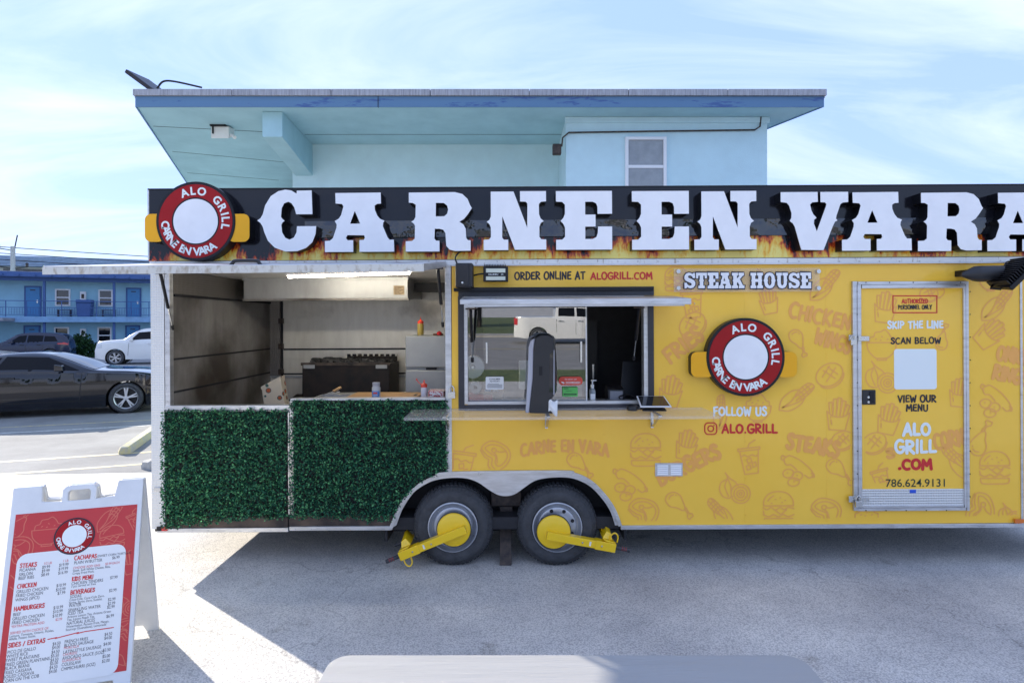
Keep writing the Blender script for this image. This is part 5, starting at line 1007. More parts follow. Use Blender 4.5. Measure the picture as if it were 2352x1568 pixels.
# arm-mounted lamp at the right end
o = WP(2260, 625, -0.25); t = thing('flood_light', 'large black flood light with canister on an arm above the door corner', 'flood light', (o[0], YT-0.25, o[2]))
def at(x, y, d): p = WP(x, y, d); return Vector((p[0]-o[0], p[1]-(YT-0.25), p[2]-o[2]))
cpts = [at(2208,632,-.22), at(2214,631,-.22), at(2238,629,-.22), at(2246,629,-.22), at(2308,628,-.22), at(2312,628,-.22)]
MB().tube(cpts, [0.012,0.024,0.060,0.064,0.064,0.05], 16).build('canister', M['blackplastic'], t)
q = MB(); A, B = at(2300,662,-.30), at(2360,604,-.34); q.bar(A, B, 0.22, 0.035, up=(-.6,0,.6)); q.build('lamp_head', M['black'], t, bevel=0.006)
q = MB(); n_ = (B-A).normalized()
for k in range(12): p = A+(B-A)*(k+.5)/12+Vector((-.03,0,.03)); q.bar(p-Vector((0,.1,0)), p+Vector((0,.1,0)), 0.006, 0.05, up=(-.6,0,.6))
stuff(q.build('cooling_fin', M['black'], t))
MB().tube([at(2312,628,-.2), at(2318,616,-.2), at(2335,612,-.2), at(2340,618,-.25)], 0.011, 6).tube([at(2280,652,-.2), at(2276,662,-.25), at(2300,664,-.3)], 0.009, 6).build('yoke', M['black'], t)
MB().tube(smooth_pts([tuple(at(2306,618,-.2)), tuple(at(2312,603,-.15)), tuple(at(2330,600,-.1)), tuple(at(2340,606,-.02))],4), 0.008, 6).build('cable', M['black'], t)
MB().box(-0.05,0.05,0.10,0.248,-0.02,0.03).build('wall_arm', M['black'], t)
def padlock(x, y, d, m, label, s=1.0):
    p = WP(x, y, d); t = thing('padlock', label, 'padlock', (p[0], p[1], p[2]), group='padlocks on the trailer'); w_ = 0.024*s
    MB().box(-w_,w_,-0.011,0.008,-0.045*s,0).build('lock_body', m, t, bevel=0.003)
    MB().tube(smooth_pts([(-w_*.6,0,-0.001),(-w_*.6,0,0.022*s),(0,0,0.038*s),(w_*.6,0,0.022*s),(w_*.6,0,-0.001)],4), 0.0042*s, 8).build('shackle', M['chrome'], t); return t
M['brass'] = mat('brass', (0.55,0.38,0.14), 0.35, 0.8, var=0.2)
padlock(1037.5, 899, -0.022, M['chrome'], 'steel padlock hanging on the post left of the serving window', 1.25)
padlock(1960, 780, -0.052, M['chrome'], 'steel padlock on the upper hasp of the yellow door', 1.0)
padlock(1972, 1150, -0.055, M['chrome'], 'steel padlock on the lower hasp of the yellow door', 1.15)

# ------------------------------------------------------------------ things on the shelf and in the window
zs_w = lambda x: WP(x, 0, 0)[0]
SZ = CAMH - (962.5-HY)*(YT-0.49)/FPX + 0.011 + 0.003     # top of the clear shelf
def shelf_z(X): return SZ - math.sin(TILT)*(X - WP(1292, 0, -0.49)[0]) + 0.0
# napkin dispenser
X0 = (1248-CX)/FPX*(YT-0.20); t = thing('napkin_dispenser', 'tall black napkin dispenser with grey sides on the clear shelf', 'napkin dispenser', (X0, YT-0.21, shelf_z(X0)), rz=R_(-9))
prof = [(-0.105,0.0),(-0.10,0.05),(-0.075,0.28),(-0.07,0.50),(-0.058,0.595),(-0.03,0.612),(0.06,0.612),(0.083,0.60),(0.09,0.56),(0.105,0.30),(0.10,0.16),(0.055,0.09),(0.06,0.04),(0.085,0.0)]
MB().prism([[(x, z) for x, z in prof if True]], -0.085, 0.085).build('housing', M['blackplastic'], t, bevel=0.014, seg=3)
ls = [(-0.137,0.0),(-0.118,0.30),(-0.112,0.52),(-0.095,0.575),(-0.058,0.594),(-0.070,0.50),(-0.075,0.28),(-0.1,0.05),(-0.105,0.0)]
MB().prism([ls], -0.075, 0.075).build('side_cover', mat('smoky_translucent_plastic', (0.42,0.42,0.46), 0.4), t, bevel=0.01)
MB().hexa([(0.055,-0.092,0.17),(0.085,-0.092,0.17),(0.085,-0.0865,0.17),(0.055,-0.0865,0.17)], [(0.060,-0.092,0.47),(0.088,-0.092,0.49),(0.088,-0.0865,0.49),(0.060,-0.0865,0.47)]).build('window_strip', M['darkglass'], t)
MB().hexa([(0.087,-0.089,0.15),(0.097,-0.089,0.15),(0.097,-0.0866,0.15),(0.087,-0.0866,0.15)], [(0.089,-0.089,0.50),(0.097,-0.089,0.50),(0.097,-0.0866,0.50),(0.089,-0.0866,0.50)]).build('front_strip', M['greyplastic'], t)
MB().box(-0.025,0.0,-0.089,-0.0866,0.30,0.37).build('latch', M['black'], t, bevel=0.003)
nk = MB(); nk.grid(lambda i, j: (0.05+0.07*i, -0.10-0.03*math.sin(i*3)*math.sin(j*3.1)+0.02*j, 0.02+0.085*j-0.03*i*(1-j)+0.012*math.sin(6*i+j)), 8, 8); nk.build('napkin', M['paper'], t, recalc=False, smooth=80)
# tablet on stand
X0 = (1500-CX)/FPX*(YT-0.14); t = thing('tablet', 'black tablet lying tilted on a small stand on the clear shelf', 'tablet', (X0, YT-0.14, shelf_z(X0)))
MB().hexa([(-0.10,-0.07,0),(0.10,-0.07,0),(0.09,0.09,0),(-0.09,0.09,0)], [(-0.085,-0.05,0.022),(0.085,-0.05,0.022),(0.075,0.08,0.055),(-0.075,0.08,0.055)]).build('stand', M['blackplastic'], t, bevel=0.006)
tb = MB().hexa([(-0.125,-0.10,0.034),(0.125,-0.10,0.034),(0.115,0.10,0.094),(-0.115,0.10,0.094)], [(-0.125,-0.103,0.044),(0.125,-0.103,0.044),(0.115,0.097,0.104),(-0.115,0.097,0.104)]).build('bezel', M['white'], t, bevel=0.003)
MB().hexa([(-0.112,-0.092,0.0475),(0.112,-0.092,0.0475),(0.104,0.088,0.1015),(-0.104,0.088,0.1015)], [(-0.112,-0.0925,0.0487),(0.112,-0.0925,0.0487),(0.104,0.0875,0.1027),(-0.104,0.0875,0.1027)]).build('screen', M['darkglass'], t)
X0 = (1452-CX)/FPX*(YT-0.16); t = thing('card_reader', 'small rounded black card reader beside the tablet', 'card reader', (X0, YT-0.16, shelf_z(X0)))
MB().lathe([(0.0005,0),(0.038,0.001),(0.046,0.012),(0.044,0.035),(0.03,0.048),(0.0005,0.052)], (0,0,0), 'z', 20).build('reader_body', M['blackplastic'], t); MB().tube([(0.04,0.0,0.02),(0.07,0.02,0.006),(0.09,0.06,0.006)], 0.004, 6).build('cable', M['black'], t)
# pump bottle in the opening
SILL = CAMH - (924-HY)/275.0 - 0.03
p = WP(1360.5, 921, 0.13); t = thing('pump_bottle', 'clear pump bottle of hand sanitiser with white pump on the window counter', 'bottle', (p[0], YT+0.13, CAMH-(924-HY)/275.0-0.03-0.0055*0))
M['clearplastic'] = glass('clear_bottle', (0.82,0.88,0.90), 0.08, 0.1)
MB().lathe([(0.0005,0),(0.027,0.001),(0.029,0.008),(0.029,0.11),(0.022,0.128),(0.012,0.135)], (0,0,0), 'z', 20).build('bottle_body', mat('pale_gel', (0.55,0.62,0.66), 0.15, trans=0.6), t)
MB().box(-0.02,0.02,-0.0305,-0.0293,0.03,0.09).build('label_print', M['paper'], t); MB().lathe([(0.014,0.133),(0.015,0.165),(0.006,0.168),(0.006,0.195),(0.012,0.196),(0.012,0.206),(0.0005,0.207)], (0,0,0), 'z', 14).box(-0.002,0.035,-0.006,0.006,0.198,0.205).build('pump', M['white'], t)
# behind the glass
def onsill(name, label, cat, x, d): p = WP(x, 900, d); return thing(name, label, cat, (p[0], YT+d, CAMH-(924-HY)/275.0-0.03+0.0055*p[0]*1.0))
t = onsill('paper_roll', 'white paper towel roll hanging inside the left edge of the serving window', 'paper roll', 1087, 0.22); t.location.z = WP(0, 842, 0.22)[2]
MB().lathe([(0.02,-0.05),(0.095,-0.05),(0.098,-0.045),(0.098,0.045),(0.095,0.05),(0.02,0.05),(0.02,-0.05)], (0,0,0), 'y', 28).build('roll', M['paper'], t, smooth=30); MB().tube([(0,-0.07,0),(0,0.09,0)], 0.015, 8).box(-0.09,-0.02,0.06,0.08,-0.02,0.02).build('holder', M['chrome'], t)
t = onsill('cup_stack', 'stack of clear plastic lids lying inside the serving window', 'cup lids', 1092, 0.20); t.location.z = WP(0, 889, 0.20)[2]
q = MB()
for k in range(9): q.lathe([(0.02,-0.06+k*0.014),(0.048,-0.058+k*0.014),(0.052,-0.052+k*0.014),(0.048,-0.05+k*0.014)], (0,0,0), 'y', 18)
stuff(q.build('lid', mat('clear_lids', (0.6,0.62,0.62), 0.15, trans=0.5), t))
t = onsill('basket', 'wicker basket with bottles behind the serving window glass', 'basket', 1128, 0.26); hb = 0.0
M['wicker'] = mat('wicker', (0.36,0.23,0.12), 0.7, var=0.4, vscale=40, bump=0.5, bscale=90)
MB().lathe([(0.0005,0.002),(0.085,0.002),(0.115,0.10),(0.118,0.105),(0.108,0.10),(0.08,0.01),(0.0005,0.01)], (0,0,0), 'z', 24).build('bowl', M['wicker'], t)
MB().lathe([(0.02,0.012),(0.026,0.02),(0.026,0.11),(0.018,0.125),(0.018,0.15),(0.0005,0.151)], (-0.03,0,0), 'z', 14).build('bottle', mat('blue_bottle', (0.12,0.25,0.5), 0.3), t); MB().lathe([(0.02,0.012),(0.024,0.02),(0.024,0.10),(0.0005,0.11)], (0.04,0.02,0), 'z', 14).build('bottle', M['paper'], t)
t = onsill('red_box', 'red box on the counter inside the serving window', 'box', 1102, 0.16); MB().box(-0.13,0.11,-0.05,0.10,0.001,0.075).build('carton', mat('red_carton', (0.5,0.012,0.015), 0.4), t, bevel=0.003); MB().box(-0.131,0.111,-0.051,0.101,0.0755,0.083).build('carton_lid', M['badgered'], t)
t = onsill('monitor', 'white backed order screen standing inside the serving window', 'screen', 1215, 0.33); MB().box(-0.09,0.16,-0.012,0.012,0.10,0.36).build('screen_back', M['white'], t, bevel=0.015); MB().box(-0.02,0.05,-0.01,0.03,0.01,0.12).box(-0.07,0.09,-0.06,0.07,0.001,0.011).build('foot', M['white'], t, bevel=0.003)
t = onsill('receipt_printer', 'black receipt printer inside the open half of the serving window', 'printer', 1412, 0.30); MB().hexa([(-0.075,-0.08,0.001),(0.075,-0.08,0.001),(0.075,0.09,0.001),(-0.075,0.09,0.001)], [(-0.075,-0.07,0.11),(0.075,-0.07,0.11),(0.075,0.09,0.14),(-0.075,0.09,0.14)]).build('case', M['blackplastic'], t, bevel=0.012); MB().box(-0.055,0.055,-0.0825,-0.0765,0.02,0.095).build('front_panel', M['greyplastic'], t)
MB().tube(smooth_pts([(0.0,-0.09,0.01),(0.05,-0.12,0.03),(0.10,-0.1,0.06),(0.13,-0.08,0.02),(0.06,-0.13,0.012),(0.02,-0.11,0.05),(0.12,-0.13,0.07),(0.17,-0.15,0.02)],5), 0.006, 6).build('cable', M['black'], t)
t = onsill('laptop', 'open black laptop seen from behind inside the serving window', 'laptop', 1440, 0.42); MB().hexa([(-0.07,-0.01,0.02),(0.13,-0.01,0.02),(0.13,0.005,0.02),(-0.07,0.005,0.02)], [(-0.03,0.04,0.34),(0.17,0.04,0.34),(0.17,0.055,0.34),(-0.03,0.055,0.34)]).build('lid', M['black'], t, bevel=0.006); MB().box(-0.08,0.14,0.0,0.02,0.001,0.0195).build('base', M['black'], t)

# ------------------------------------------------------------------ inside the open hatch
CT_ = P(850,916)[2]-0.035
def onctr(name, label, cat, x, d, rz=0): p = WP(x, 900, d); return thing(name, label, cat, (p[0], YT+d, CT_+0.0055*p[0]+0.001), rz)
M['wood'] = mat('cutting_board_wood', (0.50,0.30,0.13), 0.5, var=0.4, vscale=8, stretch=(0.6,6,1), col2=(0.32,0.17,0.07))
t = onctr('cutting_board', 'long wooden cutting board on the hatch counter', 'cutting board', 885, 0.36); MB().box(-0.31,0.31,-0.20,0.22,0,0.025).build('board', M['wood'], t, bevel=0.006); MB().box(0.26,0.285,-0.06,0.06,0.0252,0.0262).build('handle_slot', M['under'], t)
t = onctr('salt_jar', 'clear plastic jar of sea salt with blue label on the hatch counter', 'jar', 864, 0.14); hj = 0.16
MB().lathe([(0.0005,0),(0.034,0.001),(0.036,0.006),(0.036,0.115),(0.030,0.128),(0.028,0.13)], (0,0,0), 'z', 24).build('jar_body', mat('cloudy_plastic', (0.62,0.64,0.64), 0.25, trans=0.35), t); MB().lathe([(0.031,0.131),(0.032,0.158),(0.0005,0.160)], (0,0,0), 'z', 24).build('cap', M['greyplastic'], t)
lb_ = MB(); 
for k in range(10): a0, a1 = R_(-150+k*12), R_(-150+(k+1)*12); lb_.add([(0.0368*math.cos(a0),0.0368*math.sin(a0),0.012),(0.0368*math.cos(a1),0.0368*math.sin(a1),0.012),(0.0368*math.cos(a1),0.0368*math.sin(a1),0.088),(0.0368*math.cos(a0),0.0368*math.sin(a0),0.088)], [(0,1,2,3)])
jl = lb_.build('label_print', mat('blue_label', (0.05,0.20,0.50), 0.4), t); 
for s, z, hh in (('COARSE',0.050,0.008),('SEA',0.032,0.011),('SALT',0.016,0.011)): q = MB(); sans_put(q, s, 0, z, hh, -0.0376, align='c', bold=.01); q.build('lettering', M['inkwhite'], jl, smooth=0)
MB().box(-0.018,0.018,-0.0378,-0.0372,0.064,0.078).build('red_panel', M['stickred'], jl)
def squeeze(x, d, col, label, tilt=0):
    t = onctr('squeeze_bottle', label, 'squeeze bottle', x, d); MB().lathe([(0.0005,0),(0.026,0.001),(0.028,0.006),(0.028,0.10),(0.024,0.115)], (0,0,0), 'z', 20).build('bottle_body', mat('squeeze_'+label[:4], col, 0.35), t)
    MB().lathe([(0.027,0.113),(0.028,0.135),(0.018,0.145),(0.008,0.15),(0.004,0.175),(0.0005,0.176)], (0,0,0), 'z', 16).build('cap', M['stickred'], t); return t
t = squeeze(974, 0.16, (0.62,0.60,0.62), 'pale squeeze bottle with red cap on the hatch counter'); MB().tube(smooth_pts([(-0.01,0,0.135),(-0.035,0,0.145),(-0.05,0,0.16),(-0.062,0,0.175)],4), 0.004, 6).lathe([(0.008,0),(0.006,0.014),(0.0005,0.016)], (-0.064,0,0.172), 'z', 10).build('cap_tether', M['stickred'], t)
t = onctr('sheet_tray', 'shallow metal sheet tray holding tongs on the hatch counter', 'tray', 764, 0.30); MB().prism([[(-0.14,-0.12),(0.14,-0.12),(0.14,0.14),(-0.14,0.14)], [(-0.13,-0.11),(0.13,-0.11),(0.13,0.13),(-0.13,0.13)]], 0.0, 0.022, flat).box(-0.129,0.129,-0.109,0.129,0.0,0.003).build('pan', M['steelclean'], t)
t = onctr('tongs', 'wooden handled tongs resting across the sheet tray', 'tongs', 766, 0.28); t.location.z += 0.024; MB().bar((-0.06,-0.06,0.02), (0.03,0.03,0.05), 0.02, 0.006).bar((-0.05,-0.07,0.01), (0.05,0.01,0.04), 0.02, 0.006).build('arm', M['steelclean'], t); MB().bar((0.0,-0.01,0.045), (0.05,0.05,0.075), 0.024, 0.018).build('handle', M['wood'], t, bevel=0.004)
t = onctr('carton', 'flat pink and white carton on the hatch counter', 'carton', 918, 0.12); MB().box(-0.13,0.13,-0.04,0.06,0.0,0.03).build('box_body', mat('pink_carton', (0.62,0.26,0.30), 0.5, var=0.5, vscale=9, col2=(0.74,0.68,0.68)), t, bevel=0.003); q = MB(); sans_put(q, 'BOIX', -0.09, 0.006, 0.02, -0.0412, bold=.012); q.build('lettering', M['inkred'], t, smooth=0)
t = onctr('paper_trays', 'stack of red patterned paper food trays beside the hatch jamb', 'food trays', 1003, 0.16)
M['trayprint'] = mat('red_check_paper', (0.74,0.70,0.68), 0.6, var=1, vscale=60, col2=(0.45,0.04,0.05), ramp=(0.46,0.5))
for k in range(4): z = k*0.016; MB().hexa([(-0.05,-0.06,z),(0.055,-0.06,z),(0.055,0.06,z),(-0.05,0.06,z)], [(-0.065,-0.075,z+0.04),(0.07,-0.075,z+0.04),(0.07,0.075,z+0.04),(-0.065,0.075,z+0.04)]).build('tray', M['trayprint'], t)
# fridge with things on top
p = WP(978, 780, 0.86); fz = CAMH-(771-HY)*(YT+0.86)/FPX; FT = VF+0.0055*p[0]
t = thing('fridge', 'grey two door fridge inside the hatch by the right jamb', 'fridge', (p[0], YT+0.86, FT)); hw = 47*(YT+0.86)/FPX; H = fz-FT; sp_ = CAMH-(847-HY)*(YT+0.86)/FPX-FT
M['fridge'] = mat('grey_fridge_enamel', (0.36,0.37,0.37), 0.38, 0.3, var=0.12, vscale=3)
MB().box(-hw,hw+.03,0.05,0.55,0.001,H-0.003).build('cabinet', M['fridge'], t); MB().box(-hw,hw+.03,0.0,0.048,sp_+0.012,H).build('freezer_door', M['fridge'], t, bevel=0.012); MB().box(-hw,hw+.03,0.0,0.048,0.06,sp_-0.012).build('fridge_door', M['fridge'], t, bevel=0.012); MB().box(-hw+.2,hw-.1,0.01,0.0495,sp_-0.011,sp_+0.011).build('grip', M['under'], t)
ft = thing('squeeze_bottle', 'mustard yellow squeeze bottle with red cap on top of the fridge', 'squeeze bottle', ((966-CX)/FPX*(YT+1.0), YT+1.0, FT+H))
MB().lathe([(0.0005,0),(0.03,0.001),(0.032,0.006),(0.032,0.105),(0.026,0.12)], (0,0,0), 'z', 20).build('bottle_body', mat('mustard', (0.38,0.28,0.06), 0.35), ft); MB().lathe([(0.03,0.119),(0.031,0.14),(0.018,0.15),(0.006,0.158),(0.003,0.185),(0.0005,0.186)], (0,0,0), 'z', 16).build('cap', M['stickred'], ft)
ft = thing('knife', 'knife with dark wooden handle lying on top of the fridge', 'knife', ((990-CX)/FPX*(YT+0.98), YT+0.98, FT+H)); MB().bar((-0.12,0,0.008),(0.02,0,0.008),0.025,0.004).build('blade', M['steelclean'], ft); MB().bar((0.0205,0,0.011),(0.12,0.01,0.011),0.025,0.02).build('handle', mat('dark_wood', (0.16,0.06,0.03), 0.5), ft, bevel=0.004)
ft = thing('tomato', 'small red tomato on top of the fridge', 'tomato', ((1009-CX)/FPX*(YT+0.96), YT+0.96, FT+H)); MB().lathe([(0.0005,0),(0.018,0.003),(0.027,0.018),(0.024,0.034),(0.01,0.042),(0.0005,0.039)], (0,0,0), 'z', 16).build('fruit', M['redlamp'], ft); MB().lathe([(0.008,0.0395),(0.003,0.045),(0.0005,0.046)], (0,0,0), 'z', 6).build('stem', M['hedge'], ft)
# charcoal grill
dg_ = 1.42; p = WP(794, 850, dg_); k = (YT+dg_)/FPX; hw = 100*k; zt = CAMH-(835-HY)*k; FT = VF+0.0055*p[0]; t = thing('charcoal_grill', 'blackened steel charcoal grill against the back wall of the hatch', 'grill', (p[0], YT+dg_, FT)); zt -= FT
M['burnt'] = mat('burnt_steel', (0.028,0.018,0.013), 0.6, 0.3, var=0.7, vscale=7, col2=(0.010,0.009,0.009))
fb = MB(); fb.prism([[(-hw,0),(hw,0),(hw,0.55),(-hw,0.55)], [(-hw+.02,.02),(hw-.02,.02),(hw-.02,.53),(-hw+.02,.53)]], 0.55, zt, flat).box(-hw+.019,hw-.019,.019,.531,zt-0.12,zt-0.06).build('fire_box', M['burnt'], t, bevel=0.004)
MB().box(-hw-0.01,hw+0.01,-0.014,-0.002,zt-0.02,zt+0.012).build('front_rim', M['rust'], t)
bh = [( -hw+.32, 0)]; q = MB(); nn = 9; x0_ = -hw+.33; ww = (hw-.02-x0_)
pts = [(x0_, zt-0.03)]
for i in range(nn): 
    a = x0_+ww*i/nn; pts += [(a, zt+0.075), (a+ww/nn*.55, zt+0.075), (a+ww/nn*.62, zt+0.05), (a+ww/nn*.93, zt+0.05)]
pts += [(hw-.02, zt+0.075), (hw-.02, zt-0.03)]
MB().prism([pts], 0.552, 0.565).build('back_rack', M['burnt'], t)
for sx_ in (-1, 1):
    for yy in (0.04, 0.50): MB().box(sx_*(hw-.03)-.02, sx_*(hw-.03)+.02, yy-.02, yy+.02, 0.001, 0.549).build('leg', M['rust'], t)
for sx_ in (-hw+.02, hw-.14): MB().box(sx_, sx_+.12, -0.02, -0.0145, zt-0.05, zt-0.012).build('bracket', M['steelclean'], t)
M['coal'] = mat('ashy_charcoal', (0.10,0.095,0.09), 0.9, var=0.8, vscale=18, col2=(0.012,0.012,0.012)); rc = random.Random(4); q = MB()
for k in range(240):
    cx_, cy_, cz_ = rc.uniform(-hw+.05, hw-.05), rc.uniform(.05,.5), zt-0.06+rc.uniform(0.01,0.075); s = rc.uniform(.02,.045)
    vs_ = [(cx_+s*rc.uniform(.6,1.1)*a, cy_+s*rc.uniform(.6,1.1)*b, cz_+s*rc.uniform(.5,.9)*c) for a in (-1,1) for b in (-1,1) for c in (-1,1)]
    q.add(vs_, [(0,1,3,2),(4,6,7,5),(0,4,5,1),(2,3,7,6),(0,2,6,4),(1,5,7,3)])
stuff(q.build('charcoal', M['coal'], t, smooth=0))
# painted storage box leaning behind the left hatch
M['floral'] = mat('floral_paper', (0.66,0.58,0.46), 0.6); n = M['floral'].node_tree; b = n.nodes['Principled BSDF']; tcn = n.nodes.new('ShaderNodeTexCoord'); vo = n.nodes.new('ShaderNodeTexVoronoi'); vo.inputs['Scale'].default_value = 11; n.links.new(tcn.outputs['Object'], vo.inputs['Vector'])
r = n.nodes.new('ShaderNodeValToRGB'); r.color_ramp.interpolation = 'CONSTANT'; r.color_ramp.elements[0].color = (0.50,0.10,0.03,1); r.color_ramp.elements[1].position = 0.30; r.color_ramp.elements[1].color = (0.66,0.58,0.46,1); e = r.color_ramp.elements.new(0.22); e.color = (0.05,0.12,0.10,1); n.links.new(vo.outputs['Distance'], r.inputs[0]); n.links.new(r.outputs[0], b.inputs['Base Color'])
p = WP(640, 930, 1.1); FT = VF+0.0055*p[0]; k = (YT+1.1)/FPX; t = thing('storage_box', 'cream cardboard box printed with orange flowers, leaning inside the left hatch', 'box', (p[0], YT+1.1, FT)); zt = CAMH-(864-HY)*k-FT
MB().hexa([(-0.02,-0.06,0.0),(0.22,-0.02,0.0),(0.22,0.10,0.0),(-0.02,0.10,0.0)], [(-0.15,-0.06,zt-0.10),(0.02,-0.02,zt),(0.02,0.10,zt),(-0.15,0.10,zt-0.10)]).build('carton', M['floral'], t, bevel=0.004); MB().hexa([(-0.153,-0.064,zt-0.125),(0.027,-0.022,zt-0.022),(0.027,0.103,zt-0.022),(-0.153,0.103,zt-0.125)], [(-0.155,-0.064,zt-0.10),(0.025,-0.022,zt+0.003),(0.025,0.103,zt+0.003),(-0.155,0.103,zt-0.10)]).build('carton_lid', M['floral'], t)
FT = VF+0.0055*WP(680,900,1.5)[0]; t = thing('painted_board', 'paint smeared board standing on the floor beside the grill', 'board', (WP(682,900,1.6)[0], YT+1.62, FT)); MB().hexa([(-0.12,0,0),(0.17,0,0),(0.17,0.02,0),(-0.12,0.02,0)], [(-0.12,0.3,0.82),(0.17,0.3,0.82),(0.17,0.32,0.82),(-0.12,0.32,0.82)]).build('panel', mat('paint_smears', (0.42,0.30,0.12), 0.6, var=1, vscale=5, col2=(0.12,0.13,0.15)), t); MB().hexa([(-0.12,-0.006,0.78),(0.17,-0.006,0.78),(0.17,0.31,0.78),(-0.12,0.31,0.78)], [(-0.12,0.29,0.825),(0.17,0.29,0.825),(0.17,0.325,0.825),(-0.12,0.325,0.825)]).build('edge_strip', M['rust'], t)

# ------------------------------------------------------------------ menu board (plastic A-frame)
ZT = 1.10; tr_, tl_ = Vector(((330-CX)/FPX, 1, 0)), Vector(((30-CX)/FPX, 1, 0))
Yr, Yl = (CAMH-ZT)*FPX/(1098-HY), (CAMH-ZT)*FPX/(1120-HY); tr_ *= Yr; tl_ *= Yl
ax = (tr_-tl_); WB_ = ax.length; ax.normalize(); nf = Vector((ax.y, -ax.x, 0)); mid = (tr_+tl_)/2
t = thing('menu_board', 'white plastic folding sidewalk sign with red menu poster', 'sidewalk sign', (mid.x, mid.y, 0)); MENU = t
hw = WB_/2; SPR = 0.30
up_f = (Vector((0,0,ZT)) - nf*SPR); Lp = up_f.length; up_f.normalize(); nrm = ax.cross(up_f); nrm = nrm if nrm.dot(nf) > 0 else -nrm
foot = nf*SPR
def FP(a, b, d=0.0): p = foot + ax*a + up_f*b + nrm*d; return tuple(p)
fmap = lambda a, b, d: FP(a, b, d)
M['signwhite'] = mat('white_sign_plastic', (0.74,0.74,0.72), 0.45, var=0.12, vscale=4, bump=0.05, bscale=60)
# outline with two shoulders and a carrying handle
ol = [(-hw,0.0),(-hw+0.07,0.0),(-hw+0.09,0.06),(hw-0.09,0.06),(hw-0.07,0.0),(hw,0.0),(hw,Lp),(hw-0.13,Lp),(hw-0.145,Lp-0.085),(hw-0.20,Lp-0.09),(0.085,Lp-0.095),(0.085,Lp-0.03),(0.065,Lp-0.01),(-0.065,Lp-0.01),(-0.085,Lp-0.03),(-0.085,Lp-0.095),(-hw+0.145,Lp-0.09),(-hw+0.14,Lp),(-hw,Lp)]
ho = [(-0.055,Lp-0.095),(0.055,Lp-0.095),(0.055,Lp-0.05),(0.045,Lp-0.037),(-0.045,Lp-0.037),(-0.055,Lp-0.05)]
MB().prism([ol, ho], 0.0, -0.03, fmap).build('front_panel', M['signwhite'], t, bevel=0.006)
SPB = 0.43; up_b = (Vector((0,0,ZT)) + nf*SPB); Lb = up_b.length; up_b.normalize(); nb = -ax.cross(up_b); nb = nb if nb.dot(-nf) > 0 else -nb
bmap = lambda a, b, d: tuple(-nf*SPB + ax*a + up_b*b + nb*d - nf*0.0)
s_ = Lb-Lp
MB().prism([[(a, b+s_ if b > 0.5 else b) for a, b in ol]], -0.032, -0.002, lambda a, b, d: tuple(Vector(bmap(a, b, d)) - nf*0.055*(b/Lb))).build('back_panel', M['signwhite'], t, bevel=0.006)
for sx_ in (-hw+0.07, hw-0.07): MB().tube([tuple(Vector((0,0,ZT-0.03))+ax*(sx_-0.05)-nf*0.03), tuple(Vector((0,0,ZT-0.03))+ax*(sx_+0.05)-nf*0.03)], 0.014, 8).build('hinge', M['signwhite'], t)
def px2s(x, y):                       # picture point -> coordinates on the sign's face
    ray = Vector(((x-CX)/FPX, 1, (HY-y)/FPX)); o_ = Vector((0,0,CAMH)) - Vector((mid.x, mid.y, 0)) - foot
    k = -(o_.dot(nrm))/ray.dot(nrm); q = o_+ray*k; return q.dot(ax), q.dot(up_f)
def z4(zx, zy): return px2s((zx/2.166)/1.4694, (1580+zy/2.166)/1.4694)
M['posterred'] = mat('red_poster', (0.55,0.035,0.035), 0.45, var=0.06); M['posterline'] = mat('orange_poster_line', (0.62,0.13,0.08), 0.45)
pl, pt_ = z4(75,345); pr, pt2 = z4(1022,256); ptop = (pt_+pt2)/2; pbot = 0.10; pl, pr = -hw+0.028, hw-0.024
po = MB().prism([[(pl,pbot),(pr,pbot),(pr,ptop),(pl,ptop)]], 0.0015, 0.0004, fmap).build('poster', M['posterred'], t, smooth=0)
for kind, zx, zy, s, r in (('drum',165,405,.15,100),('bowl',350,455,.16,0),('steak',120,600,.17,20),('corn',810,350,.15,8),('drink',985,370,.11,20),('burger',820,500,.13,8),('fries',960,680,.13,10),('onion',925,990,.14,0),('steak',910,1180,.14,30),('sausage',30,830,.14,0),('drum',880,1420,.10,0),('onion',620,1540,.16,0)):
    a, b = z4(zx, zy)
    if abs(a) < hw+0.05: icon(po, kind, 0, 0, s, r, d=0.0018, m=M['posterline'], mapf=fmap, wd=0.005, cen=(a, b), clip=(pl+.004, pr-.004, pbot, ptop-.004))
c1, c2 = z4(172,690), z4(850,548); c3 = z4(850,1440); rd = 0.05
ca_, cb_, ct_ = z4(105,690)[0], z4(922,590)[0], (z4(195,628)[1]+z4(880,545)[1])/2; cbt = z4(800,1460)[1]; rr = []
cbt = min(cbt, z4(300,1560)[1]); ca_ = max(ca_, pl+0.03)
for (cx_, cz_, s0) in ((cb_-rd, ct_-rd, 0), (ca_+rd, ct_-rd, 90), (ca_+rd, cbt-0.02+rd, 180), (cb_-rd, cbt-0.02+rd, 270)): rr += _a(cx_, cz_, rd, rd, s0, s0+90, 6)
cd = MB().prism([rr], 0.0026, 0.0022, fmap).build('white_card', M['paper'], po, smooth=0)
